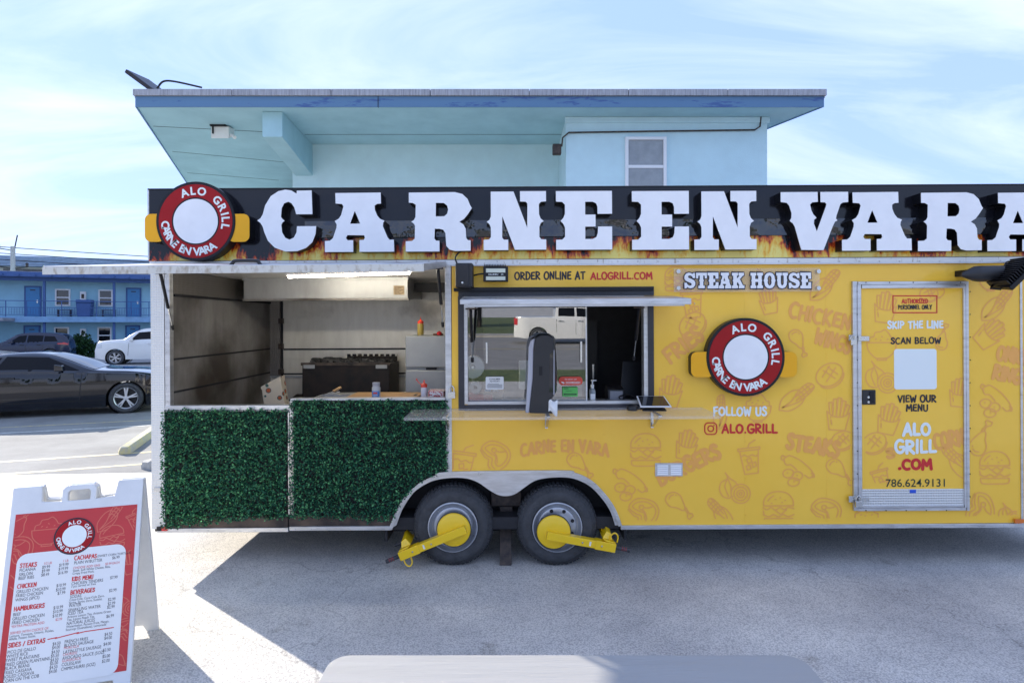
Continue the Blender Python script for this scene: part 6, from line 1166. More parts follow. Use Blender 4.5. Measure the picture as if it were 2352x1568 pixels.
# round badge on the poster
bc = z4(546,493); bR = abs(z4(697,480)[0]-z4(396,510)[0])/2
def rg(r_, n=48): return [(bc[0]+r_*math.cos(2*math.pi*i/n), bc[1]+r_*math.sin(2*math.pi*i/n)) for i in range(n)]
MB().prism([rg(bR), rg(bR*.93)], 0.0040, 0.0036, fmap).build('badge_border', M['inkblack'], po, smooth=0); MB().prism([rg(bR*.928), rg(bR*.60)], 0.0040, 0.0036, fmap).build('badge_ring', M['badgered'], po, smooth=0); MB().prism([rg(bR*.598)], 0.0040, 0.0036, fmap).build('badge_disc', M['inkwhite'], po, smooth=0)
def arcw(s, a0, a1, flip):
    q = MB(); wds = [0.8 if ch == ' ' else sans(ch, .03)[2] for ch in s]; tot = sum(wds)+.24*(len(s)-1); run = 0
    for i, ch in enumerate(s):
        a = R_(a0+(a1-a0)*(run+wds[i]/2)/tot); run += wds[i]+.24
        if ch == ' ': q.build('badge_lettering', M['inkwhite'], po, smooth=0); q = MB(); continue
        rot = a-math.pi/2 if not flip else a+math.pi/2; v, f, wd = sans(ch, .03); h = bR*.19; ca, sa = math.cos(rot), math.sin(rot); x_, z_ = bc[0]+math.cos(a)*bR*.765, bc[1]+math.sin(a)*bR*.765
        q.add([fmap(x_+(p[0]-wd/2)*h*ca-(p[1]-.5)*h*sa, z_+(p[0]-wd/2)*h*sa+(p[1]-.5)*h*ca, 0.0044) for p in v], f)
    q.build('badge_lettering', M['inkwhite'], po, smooth=0)
arcw('ALO GRILL', 118, -16, False); arcw('CARNE EN VARA', 182, 308, True)
# menu text
HEAD = (('STEAKS',148,726,268),('CHICKEN',128,876,266),('HAMBURGERS',104,1042,324),('SIDES / EXTRAS',62,1308,328),('CACHAPAS',546,668,706),('KIDS MENU',528,822,680),('BEVERAGES',517,920,692))
for s, zx, zy, zx1 in HEAD:
    k = Ink(0.0032, -0.00001); a = z4(zx, zy); b = z4(zx1, zy-(zx1-zx)*.11); brush(k, s, a[0], a[1], b[0]-a[0], 0.0215, 0.0042, mapf=fmap, seed=len(s)); k.build('menu_heading', M['inkred'], cd)
k = Ink(0.0032, -0.00001); a = [z4(x, y) for x, y in ((352,1247),(415,1233),(405,1240),(575,1196),(565,1204),(620,1190),(830,1160))]; k.stroke(a, 0.005, mapf=fmap); k.build('brush_line', M['inkred'], cd)
ROWS = [('PICANHA',142,756),('SIRLOIN',139,786),('BEEF RIBS',134,814),('GRILLED CHICKEN',120,912),('FRIED CHICKEN',115,942),('WINGS (5PCS)',112,972),('BEEF',95,1079),('GRILLED CHICKEN',90,1110),('FRIED CHICKEN',86,1140),('PICO DE GALLO',54,1354),('WHITE RICE',48,1384),('SWEET PLANTAINS',42,1414),('FRIED GREEN PLANTAINS',36,1446),('BLACK BEANS',34,1474),('FRIED CASSAVA',28,1506),('BOILED CASSAVA',22,1536),('CORN ON THE COB',18,1566),
 ('PLAIN W/BUTTER',541,700),('CHICKEN TENDERS',522,852),('SODAS',511,948),('WATER',503,1014),('SPARKLING WATER',499,1046),('ICED TEA',495,1070),('NATURAL JUICES',487,1143),('FRENCH FRIES',472,1276),('BLOOD SAUSAGE',469,1304),('LATIN-STYLE SAUSAGE',462,1352),('AVOCADO SAUCE (5OZ)',456,1396),('COLESLAW',450,1444),('CHIMICHURRI (5OZ)',446,1477),
 ('$9.99',308,732),('$9.99',305,760),('$8.49',301,788),('$19.99',432,716),('$19.99',428,745),('$16.99',425,774),('$10.99',412,866),('$10.99',409,896),('$7.99',420,922),('$10.99',390,1028),('$10.99',387,1058),('$10.99',384,1088),('$6.99',820,662),('$7.99',805,808),('$2.99',797,902),('$2.99',789,968),('$2.99',787,998),('$2.99',783,1024),('$6.99',777,1090),('$4.50',764,1222),('$4.00',762,1250),('$4.00',756,1294),('$3.50',752,1338),('$5.00',748,1384),('$2.00',745,1418),('$4.50',384,1292),('$4.00',380,1320),('$4.50',376,1352),('$5.50',372,1380),('$4.50',368,1410),('$5.00',365,1436),('$4.50',361,1466),('$4.00',357,1496)]
SMALL = [('Coca-Cola, Coca-Cola Zero,',508,968),('Sprite, Sprite Zero, Sunkist.',505,990),('Arizona Lemon Tea, Arizona Green',493,1092),('Tea, Lipton Peach Tea.',490,1114),('Watermelon, Passion Fruit, Mango,',485,1164),('Soursop (Guanabana), Lemonade.',481,1186),('Steak, Soft White Cheese, Ribs,',533,754),('Crispy Fried Pork.',530,776),('3 pcs served w/ fries',520,870),('Lettuce, Tomatos, Onions, Pickles,',70,1234),('Alfalfa, Potato Sticks.',66,1256),('(SWEET CORN TORTILLA)',712,648)]
RED = [('CHOOSE ADD ONS:',536,735),('$3.99 EACH',770,705),('*EXTRA PROTEIN ADD',82,1165),('$2.99',406,1112),('SERVED WITH CHOICE OF:',74,1212),('1/2 LB',320,702),('1 LB',460,684),('MORCILLA',467,1320),('CHORIZO',460,1368),('GUASACACA',454,1414)]
def zw(t_, x0, y0, x1, y1): return (z4(x1, y1)[0]-z4(x0, y0)[0])/sans(t_)[2]
k1 = zw('GRILLED CHICKEN', 120, 912, 353, 884); k2 = zw('Arizona Lemon Tea, Arizona Green', 493, 1092, 811, 1052); k3 = zw('SERVED WITH CHOICE OF:', 74, 1212, 360, 1168)
for rows, h, m, wk in ((ROWS, 0.0160, M['inkblack'], k1), (SMALL, 0.0120, M['inkblack'], k2), (RED, 0.0125, M['inkred'], k3)):
    for i, (s, zx, zy) in enumerate(rows):
        q = MB(); a = z4(zx, zy); v, f, wd = sans(s); q.add([fmap(a[0]+p[0]*wk*(.95 if s[0] == '$' else 1), a[1]+p[1]*h, 0.0032+0.00002*(i % 3)) for p in v], f); q.build('menu_line', m, cd, smooth=0)

# ------------------------------------------------------------------ folding table in the foreground
TZ = 0.735; ky = 1/585.0; Yf = FPX/585.0; X0, X1 = (765-CX)*ky, (1838-CX)*ky; D_ = 0.76
t = thing('folding_table', 'grey plastic folding table at the bottom edge in front of the trailer', 'table', ((X0+X1)/2, Yf-D_/2, 0)); hx_, hy_ = (X1-X0)/2, D_/2; rd = 0.075; rr = []
for (cx_, cy_, s0) in ((hx_-rd, hy_-rd, 0), (-hx_+rd, hy_-rd, 90), (-hx_+rd, -hy_+rd, 180), (hx_-rd, -hy_+rd, 270)): rr += _a(cx_, cy_, rd, rd, s0, s0+90, 8)
M['tabletop'] = mat('grey_blow_moulded_plastic', (0.36,0.355,0.34), 0.42, var=0.05, vscale=9, bump=0.16, bscale=40, stretch=(0.25,5,1), rvar=0.1)
MB().prism([rr], TZ-0.045, TZ, flat).build('table_top', M['tabletop'], t, bevel=0.012, seg=3)
for sx_ in (-1, 1):
    MB().tube([(sx_*(hx_-.25),-0.28,0.005),(sx_*(hx_-.28),-0.28,TZ-0.047)], 0.014, 8).build('leg', M['greyplastic'], t); MB().tube([(sx_*(hx_-.25),0.28,0.005),(sx_*(hx_-.28),0.28,TZ-0.047)], 0.014, 8).build('leg', M['greyplastic'], t)
    MB().tube([(sx_*(hx_-.255),-0.28,0.12),(sx_*(hx_-.255),0.28,0.12)], 0.012, 8).build('crossbar', M['greyplastic'], t); MB().tube([(sx_*(hx_-.26),0,0.14),(sx_*0.25,0,TZ-0.05)], 0.010, 8).build('brace', M['greyplastic'], t)
# ------------------------------------------------------------------ motel across the lot
M['motelwall'] = mat('light_blue_stucco', (0.30,0.55,0.68), 0.85, var=0.12, vscale=1.2); M['motelblue'] = mat('strong_blue_paint', (0.045,0.11,0.30), 0.6, var=0.15); M['moteldoor'] = mat('turquoise_door', (0.05,0.24,0.50), 0.5, var=0.1)
M['slab'] = mat('pale_blue_slab_edge', (0.22,0.40,0.62), 0.8, var=0.25, vscale=2.0); M['roofgrey'] = mat('grey_roof', (0.34,0.36,0.40), 0.8, var=0.3, vscale=3)
MA = Vector(((170-CX)/FPX*42.6, 42.6, 0))
def mt(x, off=0.0):
    k = (x-CX)/FPX; bx_, by_ = MA.x+0.36*off, MA.y-0.933*off; return (k*by_-bx_)/(0.933-0.36*k)
def mz(x, y, off=0.0): tt = mt(x, off); Y = MA.y-0.933*off+0.36*tt; return CAMH+(HY-y)*Y/FPX
GZm = gz(0, 42.6)
MO = thing('motel', 'two storey blue motel with railed balcony across the parking lot', 'motel', (MA.x, MA.y, GZm), rz=GYAW)
def zz_(x, zy, off=0.0): return mz(x, 544.6+zy*.304, off)-GZm
def mx_(zx, off=0.0): return mt(zx*.304, off)
tL, tR = mt(-420), mt(470)
zroof = zz_(170, 300, 1.6); zflo = zz_(170, 600, 1.4); ztop = zz_(170, 335, 1.5)
MB().box(tL, tR, 0, 9, 0, zroof).build('wall', M['motelwall'], MO)
rf = MB().box(tL-.5, tR+.5, -1.7, 9.4, zroof+0.001, zroof+0.30).build('roof', M['roofgrey'], MO); MB().box(tL-.5, tR+.5, -1.76, -1.702, zroof-0.06, zroof+0.26).build('fascia', M['motelblue'], rf); MB().box(tL, tR, -1.25, -1.05, zroof-0.30, zroof-0.001).build('beam', M['motelblue'], rf)
q = MB()
for k in range(int((tR-tL)/0.9)): q.box(tL+k*.9, tL+k*.9+.1, -1.9, -1.77, zroof+0.0, zroof+0.12)
stuff(q.build('rafter_tail', M['motelblue'], rf))
zs_ = zflo; MB().box(tL, tR, -1.45, -0.001, zs_-0.38, zs_).build('balcony_slab', M['slab'], MO)
def door(zx0, zx1, z0, low):
    a, b = mx_(zx0), mx_(zx1); o = MB().box(a, b, -0.06, -0.001, z0, z0+2.12).build('door', M['motelblue'], MO); MB().box(a+.1, b-.1, -0.075, -0.061, z0+.02, z0+2.02).build('door_leaf', M['moteldoor'], o); MB().box(b-.26, b-.18, -0.11, -0.0755, z0+.95, z0+1.15).build('handle', M['chrome'], o)
    MB().box((a+b)/2-.15, (a+b)/2+.15, -0.079, -0.0755, z0+1.8, z0+1.87).build('door_number', M['inkblack'], o)
def window(zx0, zx1, z0, h):
    a, b = mx_(zx0), mx_(zx1); o = MB().prism([[(a,z0),(b,z0),(b,z0+h),(a,z0+h)],[(a+.09,z0+.09),(b-.09,z0+.09),(b-.09,z0+h-.09),(a+.09,z0+h-.09)]], -0.06, -0.001).build('window', M['vinylwin'], MO); MB().box(a+.091, b-.091, -0.05, -0.002, z0+h/2-.04, z0+h/2+.04).build('meeting_rail', M['vinylwin'], o)
    for (c, d) in ((z0+.091, z0+h/2-.041), (z0+h/2+.041, z0+h-.091)): MB().box(a+.091, b-.091, -0.03, -0.002, c, d).build('pane', M['darkglass'], o)
for zx0, zx1 in ((185,315),(953,1068),(-560,-440),(1500,1610)): door(zx0, zx1, zs_, 0); door(zx0-5, zx1-8, 0.05, 1)
for zx0, zx1 in ((417,533),(744,853),(-260,-140),(1250,1360)): window(zx0, zx1, zs_+0.75, 1.2); window(zx0-7, zx1-9, 0.85, 1.2)
for zx in (632,): 
    for z0 in (zs_+1.2, 1.35): a = mx_(zx); o = MB().box(a-.17, a+.17, -0.20, -0.001, z0, z0+.58).build('meter_box', M['vinylwin'], MO); MB().box(a-.08, a+.08, -0.23, -0.201, z0+.1, z0+.4).build('meter', M['rust'], o)
for zx in (335, 862, -190, 1390): 
    a = mx_(zx, 1.15); MB().box(a-.07, a+.07, -1.22, -1.08, 0, zs_-.381).build('post', M['motelblue'], MO); MB().box(a-.07, a+.07, -1.22, -1.08, zs_+.001, zroof-.301).build('post', M['motelblue'], MO)
rl = MB().box(tL, tR, -1.40, -1.36, zs_+1.03, zs_+1.08).build('railing', M['motelblue'], MO)
MB().box(tL, tR, -1.39, -1.37, zs_+.60, zs_+.63).build('mid_rail', M['motelblue'], rl); MB().box(tL, tR, -1.39, -1.37, zs_+.10, zs_+.13).build('bottom_rail', M['motelblue'], rl)
for i, zx in enumerate((-200, 42, 200, 465, 730, 990, 1125, 1300)): a = mx_(zx, 1.4); MB().box(a-.02, a+.02, -1.405, -1.355, zs_+.001, zs_+1.029).build('rail_post', M['motelblue'], rl)
for zx0, zx1 in ((65,310),(355,580),(668,835),(883,1105),(-150,20),(1150,1290)):
    a, b = mx_(zx0, 1.4), mx_(zx1, 1.4); q = MB(); n = int((b-a)/.14)
    for k in range(n+1): q.box(a+(b-a)*k/n-.008, a+(b-a)*k/n+.008, -1.385, -1.375, zs_+.16, zs_+.58)
    for k in range(4): q.box(a, b, -1.3745, -1.370, zs_+.16+k*.14-.008, zs_+.16+k*.14+.008)
    q.build('mesh_panel', M['motelblue'], rl)
a = mx_(636, 1.0); bn = thing('bin', 'dark blue bin standing on the motel balcony', 'bin', (MA+GA*a-GB*0.8)[:2]+(GZm+zs_,), rz=GYAW); MB().hexa([(-.38,-.35,0.001),(.38,-.35,0.001),(.38,.35,0.001),(-.38,.35,0.001)], [(-.45,-.4,.95),(.45,-.4,.95),(.45,.4,.95),(-.45,.4,.95)]).build('bin_body', M['motelblue'], bn, bevel=0.04); MB().box(-.46,.46,-.41,.41,.951,1.18).build('bin_lid', M['motelblue'], bn, bevel=0.05)
for zx in (485, 820):
    a = mx_(zx, 0.6); ch = thing('balcony_table', 'small metal side table on the motel balcony, ' + ('left' if zx < 600 else 'right') + ' of the blue bin', 'table', (MA+GA*a-GB*0.5)[:2]+(GZm+zs_,), rz=GYAW); MB().box(-.4,.4,-.25,.25,.46,.5).build('top', M['rust'], ch)
    for sx_ in (-.36,.36): MB().box(sx_-.015,sx_+.015,-.2,.2,.002,.459).build('leg', M['rust'], ch)
# entrance canopy at the far left, lower roof
MB().box(mx_(-400), mx_(110,1.5), -3.4, -1.46, zs_-.30, zs_-.10).build('canopy', M['roofgrey'], MO)
# low building beyond with a shingled mansard
B2 = MA + GB*26; LB2 = thing('shop_building', 'long low building with grey blue roof beyond the motel', 'building', (B2.x, B2.y, GZm), rz=GYAW)
M['mansard'] = mat('blue_grey_shingle', (0.24,0.33,0.42), 0.8, var=0.3, vscale=2.5); M['cream'] = mat('cream_wall', (0.62,0.60,0.52), 0.85, var=0.1)
h2 = CAMH-GZm+(HY-617)*68/FPX; MB().box(-45, 40, 0, 12, 0, h2).build('wall', M['cream'], LB2); MB().hexa([(-46,-1.4,h2-.3),(4.2,-1.4,h2-.3),(4.2,6,h2-.3),(-46,6,h2-.3)], [(-46,-.1,h2+.85),(3.6,-.1,h2+.85),(3.6,6,h2+.85),(-46,6,h2+.85)]).build('mansard_roof', M['mansard'], LB2)
MB().hexa([(4.25,-1.0,h2-.1),(40,-1.0,h2-.1),(40,8,h2-.1),(4.25,8,h2-.1)], [(4.25,.5,h2+.7),(40,.5,h2+.15),(40,8,h2+.15),(4.25,8,h2+.7)]).build('roof', M['mansard'], LB2)
mr = LB2.children[1] if len(LB2.children) > 1 else LB2
q = MB()
for k in range(7): q.box(-46, 4.0, -1.4+k*.185-.03, -1.4+k*.185+.02, h2-.28+k*.16, h2-.26+k*.16)
stuff(q.build('shingle_course', M['roofgrey'], mr))
for k in range(8): MB().box(-40+k*9, -36+k*9, -.05, -.001, h2-1.6, h2-.5).build('window', M['darkglass'], LB2)
for xk in (13.2, 8.5): MB().box(xk, xk+1.6, 2, 3, h2+.3, h2+1.0).build('roof_unit', M['rust'], LB2)
# utility pole and lines
Yp = 52.0; px_ = (29.5-CX)/FPX*Yp; zt = CAMH+(HY-566)*Yp/FPX; up = thing('utility_pole', 'grey utility pole with insulators beyond the motel roof', 'utility pole', (px_, Yp, gz(0,Yp)), rz=GYAW)
zt -= gz(0, Yp); MB().tube([(0,0,0),(0,0,zt)], [.24,.17], 12).build('pole', M['concrete'], up); MB().tube([(0.1,0,zt-.3),(.32,0,zt+1.0)], .05, 8).build('pole_top', M['under'], up)
for k, (dz, sx_) in enumerate(((.35,-1),(1.9,-1),(3.4,-1),(1.9,1),(3.4,1))):
    o = MB().tube([(0,0,zt-dz),(sx_*1.0,0,zt-dz+.15)], .045, 6).build('bracket', M['under'], up); MB().lathe([(.05,0),(.13,.1),(.09,.2),(.13,.3),(.05,.42)], (sx_*1.0,0,zt-dz+.12), 'z', 8).build('insulator', M['rust'], o)
for k, (y0_, y1_, lab) in enumerate(((559,577,'topmost'),(574,590,'middle'),(588,604,'lowest'))):
    a = Vector(((0-CX)/FPX*52*1.0-6, 50, CAMH+(HY-y0_)*52/FPX)); b = Vector(((345-CX)/FPX*56, 56, CAMH+(HY-y1_)*56/FPX)); b2_ = b+(b-a)*2.2; pts = [tuple(a+(b2_-a)*i/14+Vector((0,0,-.6*math.sin(math.pi*i/14)))) for i in range(15)]
    tag(MB().tube(pts, .035, 5).build('power_line', M['under']), lab + ' of the three power lines in the sky left of the trailer', 'power line', 'power lines')
# bush
bp_ = MA + GA*mx_(620, 2.2) - GB*2.6; bt = thing('bush', 'dark green bush in front of the motel between the parked cars', 'bush', (bp_.x, bp_.y, gz(0,bp_.y))); r = np.random.default_rng(8); n = 2600; th_ = r.uniform(0, 2*np.pi, n); ph = np.arccos(r.uniform(-.2, 1, n)); rad = r.uniform(.6, 1, n)**.5*(1+.18*np.sin(3*th_+1)+.15*np.sin(5*ph+th_*2))
P3 = np.stack([1.0*rad*np.sin(ph)*np.cos(th_), .9*rad*np.sin(ph)*np.sin(th_), .15+1.2*np.maximum(0,rad*np.cos(ph))], 1); N_ = P3-np.array([0,0,.5]); N_ /= np.linalg.norm(N_,axis=1)[:,None]
leaves('crown', P3, N_, .19, leafmat('bush_leaf', (0.008,0.030,0.010), (0.016,0.055,0.016), (0.04,0.10,0.03)), bt, 4)
q = MB()
for k in range(6): a = k*1.05; q.tube([(0.1*math.cos(a),.1*math.sin(a),0),(.5*math.cos(a),.4*math.sin(a),.8)], [.05,.02], 5)
q.build('trunk', M['rust'], bt)

# ------------------------------------------------------------------ cars
M['carblack'] = mat('black_car_paint', (0.002,0.0025,0.006), 0.04, coat=0.7, spec=0.4); M['carblue'] = mat('dark_blue_car_paint', (0.008,0.016,0.045), 0.2, 0.0, coat=0.2); M['carwhite'] = mat('white_car_paint', (0.72,0.72,0.70), 0.3, coat=0.8); M['cargrey'] = mat('dark_grey_car_paint', (0.012,0.014,0.02), 0.2, 0.0, coat=0.2)
M['carglass'] = mat('car_window_glass', (0.002,0.002,0.003), 0.05, spec=0.22); M['headlamp'] = mat('clear_headlamp', (0.6,0.62,0.62), 0.1, coat=0.8); M['trimblack'] = mat('black_trim', (0.010,0.010,0.011), 0.5); M['alloy'] = mat('bright_alloy', (0.62,0.63,0.65), 0.28, 0.75)
def car(name, label, cat, loc, yaw, S, paint):
    t = thing(name, label, cat, loc, yaw); L0, L1 = S['top'][0][0], S['top'][-1][0]; W = S['W']/2; R = S['R']; ar = S.get('arch', R+.05); zb = S['clear']; roof = max(z for _, z in S['top'])
    top = lambda x: interp(S['top_s'], x); belt = lambda x: interp(S['belt'], x)
    S['top_s'] = smooth_pts(S['top'], 5); 
    def zbot(x):
        z = zb + .12*max(0, (abs(x-(L0+L1)/2)-(L1-L0)/2+.5))
        for xw in S['wheels']:
            if abs(x-xw) < ar: z = max(z, R+math.sqrt(ar*ar-(x-xw)**2))
        return z
    def plan(x):
        e = min(x-L0, L1-x); return W*(1-.30*max(0, 1-e/.8)**2.2)
    def half(x, z):
        b = min(belt(x), top(x)-.01); w_ = plan(x)
        if z <= b: q = (z-(zb+.35))/(b-zb); return w_*(1-.05*abs(q)**2 - .03*max(0,-q)) + S.get('hip',0)*max(0, 1-abs(z-b+.12)/.14)*0
        return max(.1, w_*(.95 - S['tumble']*(z-b)/max(.2, roof-b)))
    xs_ = sorted(set([L0+(L1-L0)*i/70 for i in range(71)] + [xw+ar*math.cos(R_(a)) for xw in S['wheels'] for a in range(0,181,12)]))
    q = MB(); ns, nu = 7, 5; ring = 2*(ns+nu)+3
    for x in xs_:
        zt_, b = top(x), min(belt(x), top(x)-.012); z0 = min(zbot(x), b-.03); pts = []
        for i in range(ns): z = z0+(b-z0)*i/(ns-1); pts.append((half(x,z), z))
        for i in range(1, nu+1): z = b+(zt_-.015-b)*i/nu; pts.append((half(x,z)*(1-.06*(i == nu)), z))
        pts2 = pts + [(pts[-1][0]*.6, zt_-.002)]
        rr = [(x, -y, z) for y, z in pts2] + [(x, 0, zt_)] + [(x, y, z) for y, z in reversed(pts2)]
        q.v += rr; ring = len(rr)
    for i in range(len(xs_)-1):
        for k in range(ring-1): q.f.append((i*ring+k, i*ring+k+1, (i+1)*ring+k+1, (i+1)*ring+k))
        q.f.append((i*ring+ring-1, i*ring, (i+1)*ring, (i+1)*ring+ring-1))
    q.f.append(tuple(range(ring))); q.f.append(tuple((len(xs_)-1)*ring+k for k in range(ring)))
    body = q.build('body', paint, t, smooth=50)
    def patch(c, nm, m, par, off=.006, nu_=12, nv_=5):
        for s in (-1, 1):
            g_ = MB(); g_.grid(lambda i, j: (lambda x, z: (x, s*(half(x,z)+off), z))(*( (c[0][k]*(1-i)*(1-j)+c[1][k]*i*(1-j)+c[2][k]*i*j+c[3][k]*(1-i)*j) for k in (0,1))), nu_, nv_); g_.build(nm, m, par, smooth=60)
    for c in S['windows']: patch(c, 'side_window', M['carglass'], t)
    for (xa, xb, nm) in S['screens']:
        g_ = MB(); g_.grid(lambda i, j: (lambda x: (x, (2*j-1)*half(x, top(x)-.02)*.90, top(x)+.008-.012*abs(2*j-1)**3))(xa+(xb-xa)*i), 8, 10); g_.build(nm, M['carglass'], t, smooth=60)
    for (xa, za, xb, zb_) in S.get('seams', ()): patch([(xa-.008,za),(xa+.008,za),(xb+.008,zb_),(xb-.008,zb_)], 'door_gap', M['trimblack'], body, .003, 1, 10)
    for (xa, za, xb, zb_) in S.get('handles', ()): patch([(xa,za),(xb,za),(xb,zb_),(xa,zb_)], 'door_handle', M['trimblack'] if paint is not M['carwhite'] else M['chrome'], body, .03, 4, 2)
    for (c, nm, m) in S.get('lamps', ()): patch(c, nm, m, t, .012, 4, 3)
    patch([(L0+.5,zb),(L1-.5,zb),(L1-.5,zb+.10),(L0+.5,zb+.10)], 'sill', M['trimblack'] if not S.get('sillpaint') else paint, body, .008, 40, 1) if False else None
    for xm, zm_ in S.get('mirrors', ()):
        for s in (-1, 1): y = half(xm, zm_); MB().hexa([(xm-.10,s*(y+.06),zm_),(xm+.06,s*(y+.06),zm_),(xm+.06,s*(y+.24),zm_+.01),(xm-.10,s*(y+.24),zm_+.01)], [(xm-.10,s*(y+.06),zm_+.15),(xm+.04,s*(y+.06),zm_+.13),(xm+.04,s*(y+.24),zm_+.13),(xm-.10,s*(y+.24),zm_+.15)]).bar((xm-.02,s*(y-.02),zm_+.02),(xm-.02,s*(y+.1),zm_+.05),.05,.03).build('mirror', paint, t, bevel=.03)
    MB().box(L0+.35, L1-.35, -W+.25, W-.25, zb+.02, zb+.30).build('underbody', M['trimblack'], t)
    for xw in S['wheels']:
        for s in (-1, 1):
            yo = s*(plan(xw)-.015); tw = .23
            MB().lathe([(ar-.01, -s*.30),(ar-.012, 0.0),(R*.5,-s*.02),(.02,-s*.03)], (xw, yo-s*.10, R), 'y', 24).build('wheel_well', M['trimblack'], t) if False else None
            ty = MB().lathe([(R*.70,-s*.02),(R*.73,0),(R*.86,s*.012),(R*.95,-s*.005),(R,-s*.035),(R,-s*(tw-.03)),(R*.9,-s*tw),(R*.6,-s*tw)], (xw, yo, R), 'y', 40).build('wheel', M['rubber'], t, smooth=30)
            rm = MB().lathe([(R*.705,-s*.004),(R*.69,s*.004),(R*.65,-s*.01),(R*.63,-s*.09)], (xw, yo, R), 'y', 40)
            rm.lathe([(R*.16,-s*.02),(R*.14,s*.0),(.002,s*.002)], (xw, yo, R), 'y', 16)
            for k in range(S.get('spokes',5)):
                for da in (-.13, .13):
                    a = 2*math.pi*k/S.get('spokes',5)+.3; p0 = Vector((xw+math.cos(a+da*.6)*R*.12, yo-s*.012, R+math.sin(a+da*.6)*R*.12)); p1 = Vector((xw+math.cos(a+da)*R*.66, yo-s*.010, R+math.sin(a+da)*R*.66)); rm.bar(p0, p1, R*.085, .03, up=(0,1,0))
            rm.build('rim', M['alloy'], ty, smooth=30); MB().lathe([(R*.62,-s*.10),(.01,-s*.10)], (xw, yo, R), 'y', 24).build('brake_disc', M['trimblack'], ty)
            MB().lathe([(ar*.985,-s*.015),(ar*.985,-s*.35)], (xw, yo, R), 'y', 32).build('wheel_well', M['trimblack'], body, smooth=60)
    return t
coupe = dict(W=1.90, R=.345, clear=.16, tumble=.36, wheels=(0,2.81), arch=.385,
 top=[(-1.05,.72),(-1.0,.98),(-.55,1.08),(-.15,1.20),(.35,1.335),(.85,1.375),(1.25,1.345),(1.65,1.22),(2.1,1.03),(2.35,.985),(2.9,.955),(3.35,.87),(3.68,.72),(3.74,.5)], belt=[(-1.05,.72),(-.9,.92),(0,.97),(1,.955),(2.2,.93),(3,.90),(3.6,.74),(3.74,.5)],
 windows=[[(.40,1.0),(1.92,.985),(1.30,1.27),(.55,1.30)], [(-.22,1.03),(.34,1.005),(.47,1.285),(.05,1.19)]], screens=[(1.30,2.20,'windscreen'),(-.6,.30,'rear_screen')], seams=[(.22,.35,.42,.96),(1.93,.30,1.98,.95)], handles=[(.42,.83,.78,.87)],
 lamps=[([(3.40,.62),(3.66,.60),(3.62,.70),(3.40,.74)],'headlight',M['headlamp'])], mirrors=[(1.62,.98)], spokes=5)
A0 = Vector(((-26-CX)/FPX*13.39, 13.39, 0)); A1 = Vector(((311.6-CX)/FPX*14.4, 14.4, 0)); ya = math.atan2((A1-A0).y, (A1-A0).x)
car('sports_car', 'glossy black two door coupe parked beyond the trailer corner', 'car', (A0.x, A0.y, gz(0,A0.y)), ya, coupe, M['carblack'])
suv = dict(W=1.84, R=.36, clear=.22, tumble=.26, wheels=(0,2.70), arch=.41, top=[(-.92,.75),(-.90,1.15),(-.78,1.38),(-.52,1.60),(0,1.68),(.9,1.70),(1.6,1.62),(2.1,1.30),(2.45,1.12),(3.0,1.04),(3.45,.90),(3.62,.6)], belt=[(-.92,.75),(-.85,1.10),(0,1.06),(2,1.02),(3,.98),(3.5,.8),(3.62,.6)],
 windows=[[(-.38,1.16),(.32,1.14),(.30,1.50),(-.2,1.47)], [(.38,1.13),(1.15,1.10),(1.10,1.54),(.36,1.52)], [(1.22,1.10),(2.05,1.08),(1.55,1.50),(1.18,1.54)]], screens=[(1.62,2.40,'windscreen'),(-.86,-.55,'rear_screen')], seams=[(.35,.5,.35,1.1),(1.19,.4,1.19,1.08)], handles=[(.45,.96,.65,1.0),(1.28,.95,1.48,.99)], lamps=[([(-.86,.95),(-.35,1.0),(-.40,1.08),(-.87,1.12)],'tail_lamp',M['redlamp']), ([(3.2,.80),(3.5,.75),(3.48,.86),(3.2,.90)],'headlight',M['headlamp'])], mirrors=[(1.85,1.08)], spokes=5)
Ys = 37.0; kx = FPX/Ys; rearx = (515*.304-CX)/kx; sp_ = Vector((rearx-.95*.85, Ys, gz(0,Ys)))
car('suv', 'dark blue hatchback suv parked beside the motel bush', 'car', tuple(sp_), GYAW+math.pi, suv, M['carblue'])
pick = dict(W=2.02, R=.40, clear=.30, tumble=.20, wheels=(0,3.68), arch=.47, top=[(-1.2,.80),(-1.18,1.34),(-.6,1.36),(.75,1.37),(.82,1.40),(.90,1.88),(1.6,1.96),(2.4,1.93),(2.85,1.72),(3.25,1.42),(3.5,1.36),(4.2,1.30),(4.55,1.2),(4.66,.8)], belt=[(-1.2,.80),(-1.15,1.30),(.8,1.30),(2,1.26),(3.2,1.24),(4.4,1.15),(4.66,.8)],
 windows=[[(.98,1.36),(1.80,1.33),(1.78,1.80),(1.0,1.80)], [(1.90,1.33),(3.05,1.28),(2.60,1.74),(1.88,1.80)]], screens=[(2.55,3.22,'windscreen'),(.80,.90,'rear_screen')], seams=[(.90,.6,.90,1.30),(1.85,.5,1.85,1.28),(3.1,.5,3.05,1.25)], handles=[(1.0,1.12,1.25,1.17),(1.95,1.12,2.2,1.17)], lamps=[([(4.30,.92),(4.60,.88),(4.58,1.08),(4.30,1.14)],'headlight',M['headlamp']), ([(-1.19,.95),(-1.02,.95),(-1.02,1.28),(-1.19,1.28)],'tail_lamp',M['redlamp'])], mirrors=[(2.95,1.28)], spokes=6)
Yk = 33.0; kx = FPX/Yk; fwx = (905*.304-CX)/kx; dirv = Vector((-math.cos(GYAW), -math.sin(GYAW), 0)); pk = Vector((fwx, Yk, 0)) - dirv*3.68
car('pickup', 'white pickup truck parked in front of the motel ground floor', 'pickup', (pk.x, pk.y, gz(0,pk.y)), GYAW+math.pi, pick, M['carwhite'])
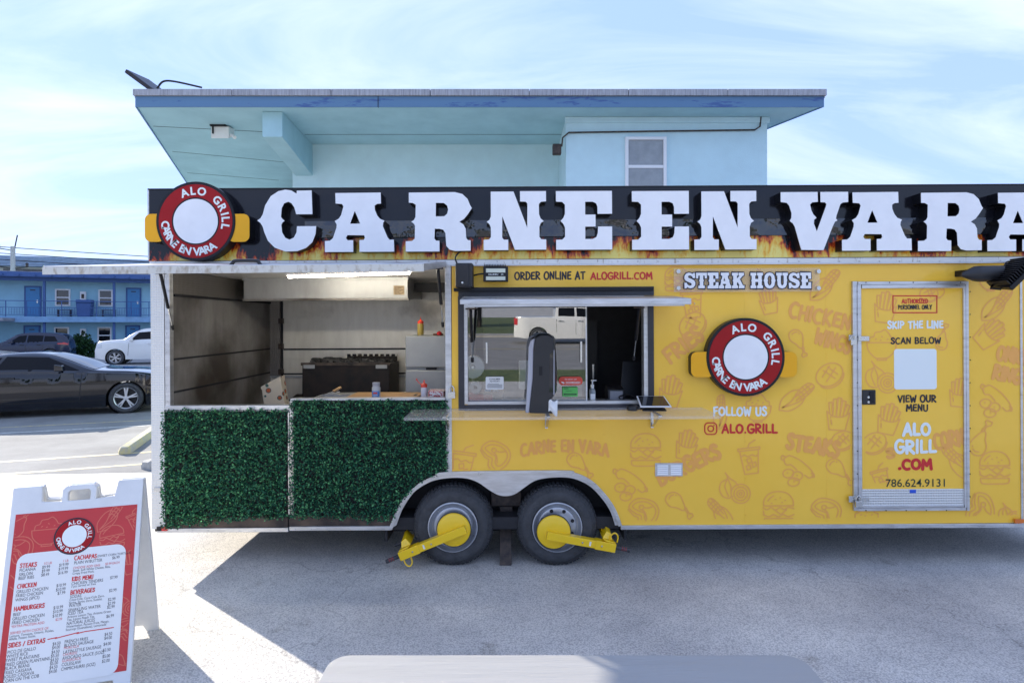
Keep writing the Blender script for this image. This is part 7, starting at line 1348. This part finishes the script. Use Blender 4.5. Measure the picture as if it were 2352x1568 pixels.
sed = dict(coupe); sed['top'] = [(-1.05,.72),(-1.0,1.0),(-.5,1.10),(0,1.30),(.5,1.42),(1.1,1.44),(1.6,1.34),(2.15,1.05),(2.5,.98),(3.1,.90),(3.5,.75),(3.6,.5)]; sed['belt'] = [(-1.05,.72),(-.9,.95),(1,.98),(2.4,.94),(3.4,.78),(3.6,.5)]
Yd = 24.5; kx = FPX/Yd; nose = (240*.304-CX)/kx; dv = Vector((math.cos(GYAW), math.sin(GYAW), 0)); pd = Vector((nose, Yd, 0)) - dv*3.65
car('sedan', 'dark grey sedan mostly hidden behind the black coupe', 'car', (pd.x, pd.y, gz(0,pd.y)), GYAW, sed, M['cargrey'])
# the street behind the camera, mirrored in the window
car('pickup', 'white pickup truck on the street mirrored in the serving window', 'pickup', (1.3, -21.5+1.0, 0.005), 0.0, pick, M['carwhite'])

M['treeleaf'] = leafmat('tree_leaf', (0.012,0.035,0.010), (0.03,0.075,0.02), (0.07,0.13,0.035))
def reflection_tree(x, y, h, label, seed):  # unseen trees, added to fill and darken the upper window reflection
    t = thing('reflection_tree', label, 'tree', (x, y, 0.09), group='trees added across the street for the serving window reflection'); r = np.random.default_rng(seed); n = 2200
    cs = [(r.uniform(-1.6,1.6), r.uniform(-1.3,1.3), h*r.uniform(.55,.9), r.uniform(.8,1.4)) for _ in range(9)]; q = []
    for c in cs: v = r.normal(0,1,(n//9,3)); v /= np.linalg.norm(v,axis=1)[:,None]; q.append(np.array(c[:3])+v*c[3]*r.uniform(.5,1,(n//9,1))**.4)
    p = np.concatenate(q); N = p-np.array([0,0,h*.6]); N /= np.linalg.norm(N,axis=1)[:,None]; leaves('crown', p, N, .32, M['treeleaf'], t, seed)
    k = MB().tube([(0,0,0),(.05,.02,h*.3),(.0,.05,h*.55)], [.2,.15,.1], 8)
    for c in cs[:5]: k.tube([(0,.02,h*.4), (c[0]*.6,c[1]*.6,c[2]*.9)], [.08,.03], 6)
    k.build('trunk', M['rust'], t)
for x, y, h, lab, sd in ((-9,-33,5.5,'broad tree added across the street mirrored at the left of the serving window',1),(-2.5,-36,6.5,'tall tree added across the street mirrored above the white pickup tailgate',2),(6,-34,5.0,'lower tree added across the street mirrored above the pickup cab',3),(14,-35,6,'rounded tree added across the street beyond the pickup bonnet',4)): reflection_tree(x, y, h, lab, sd)
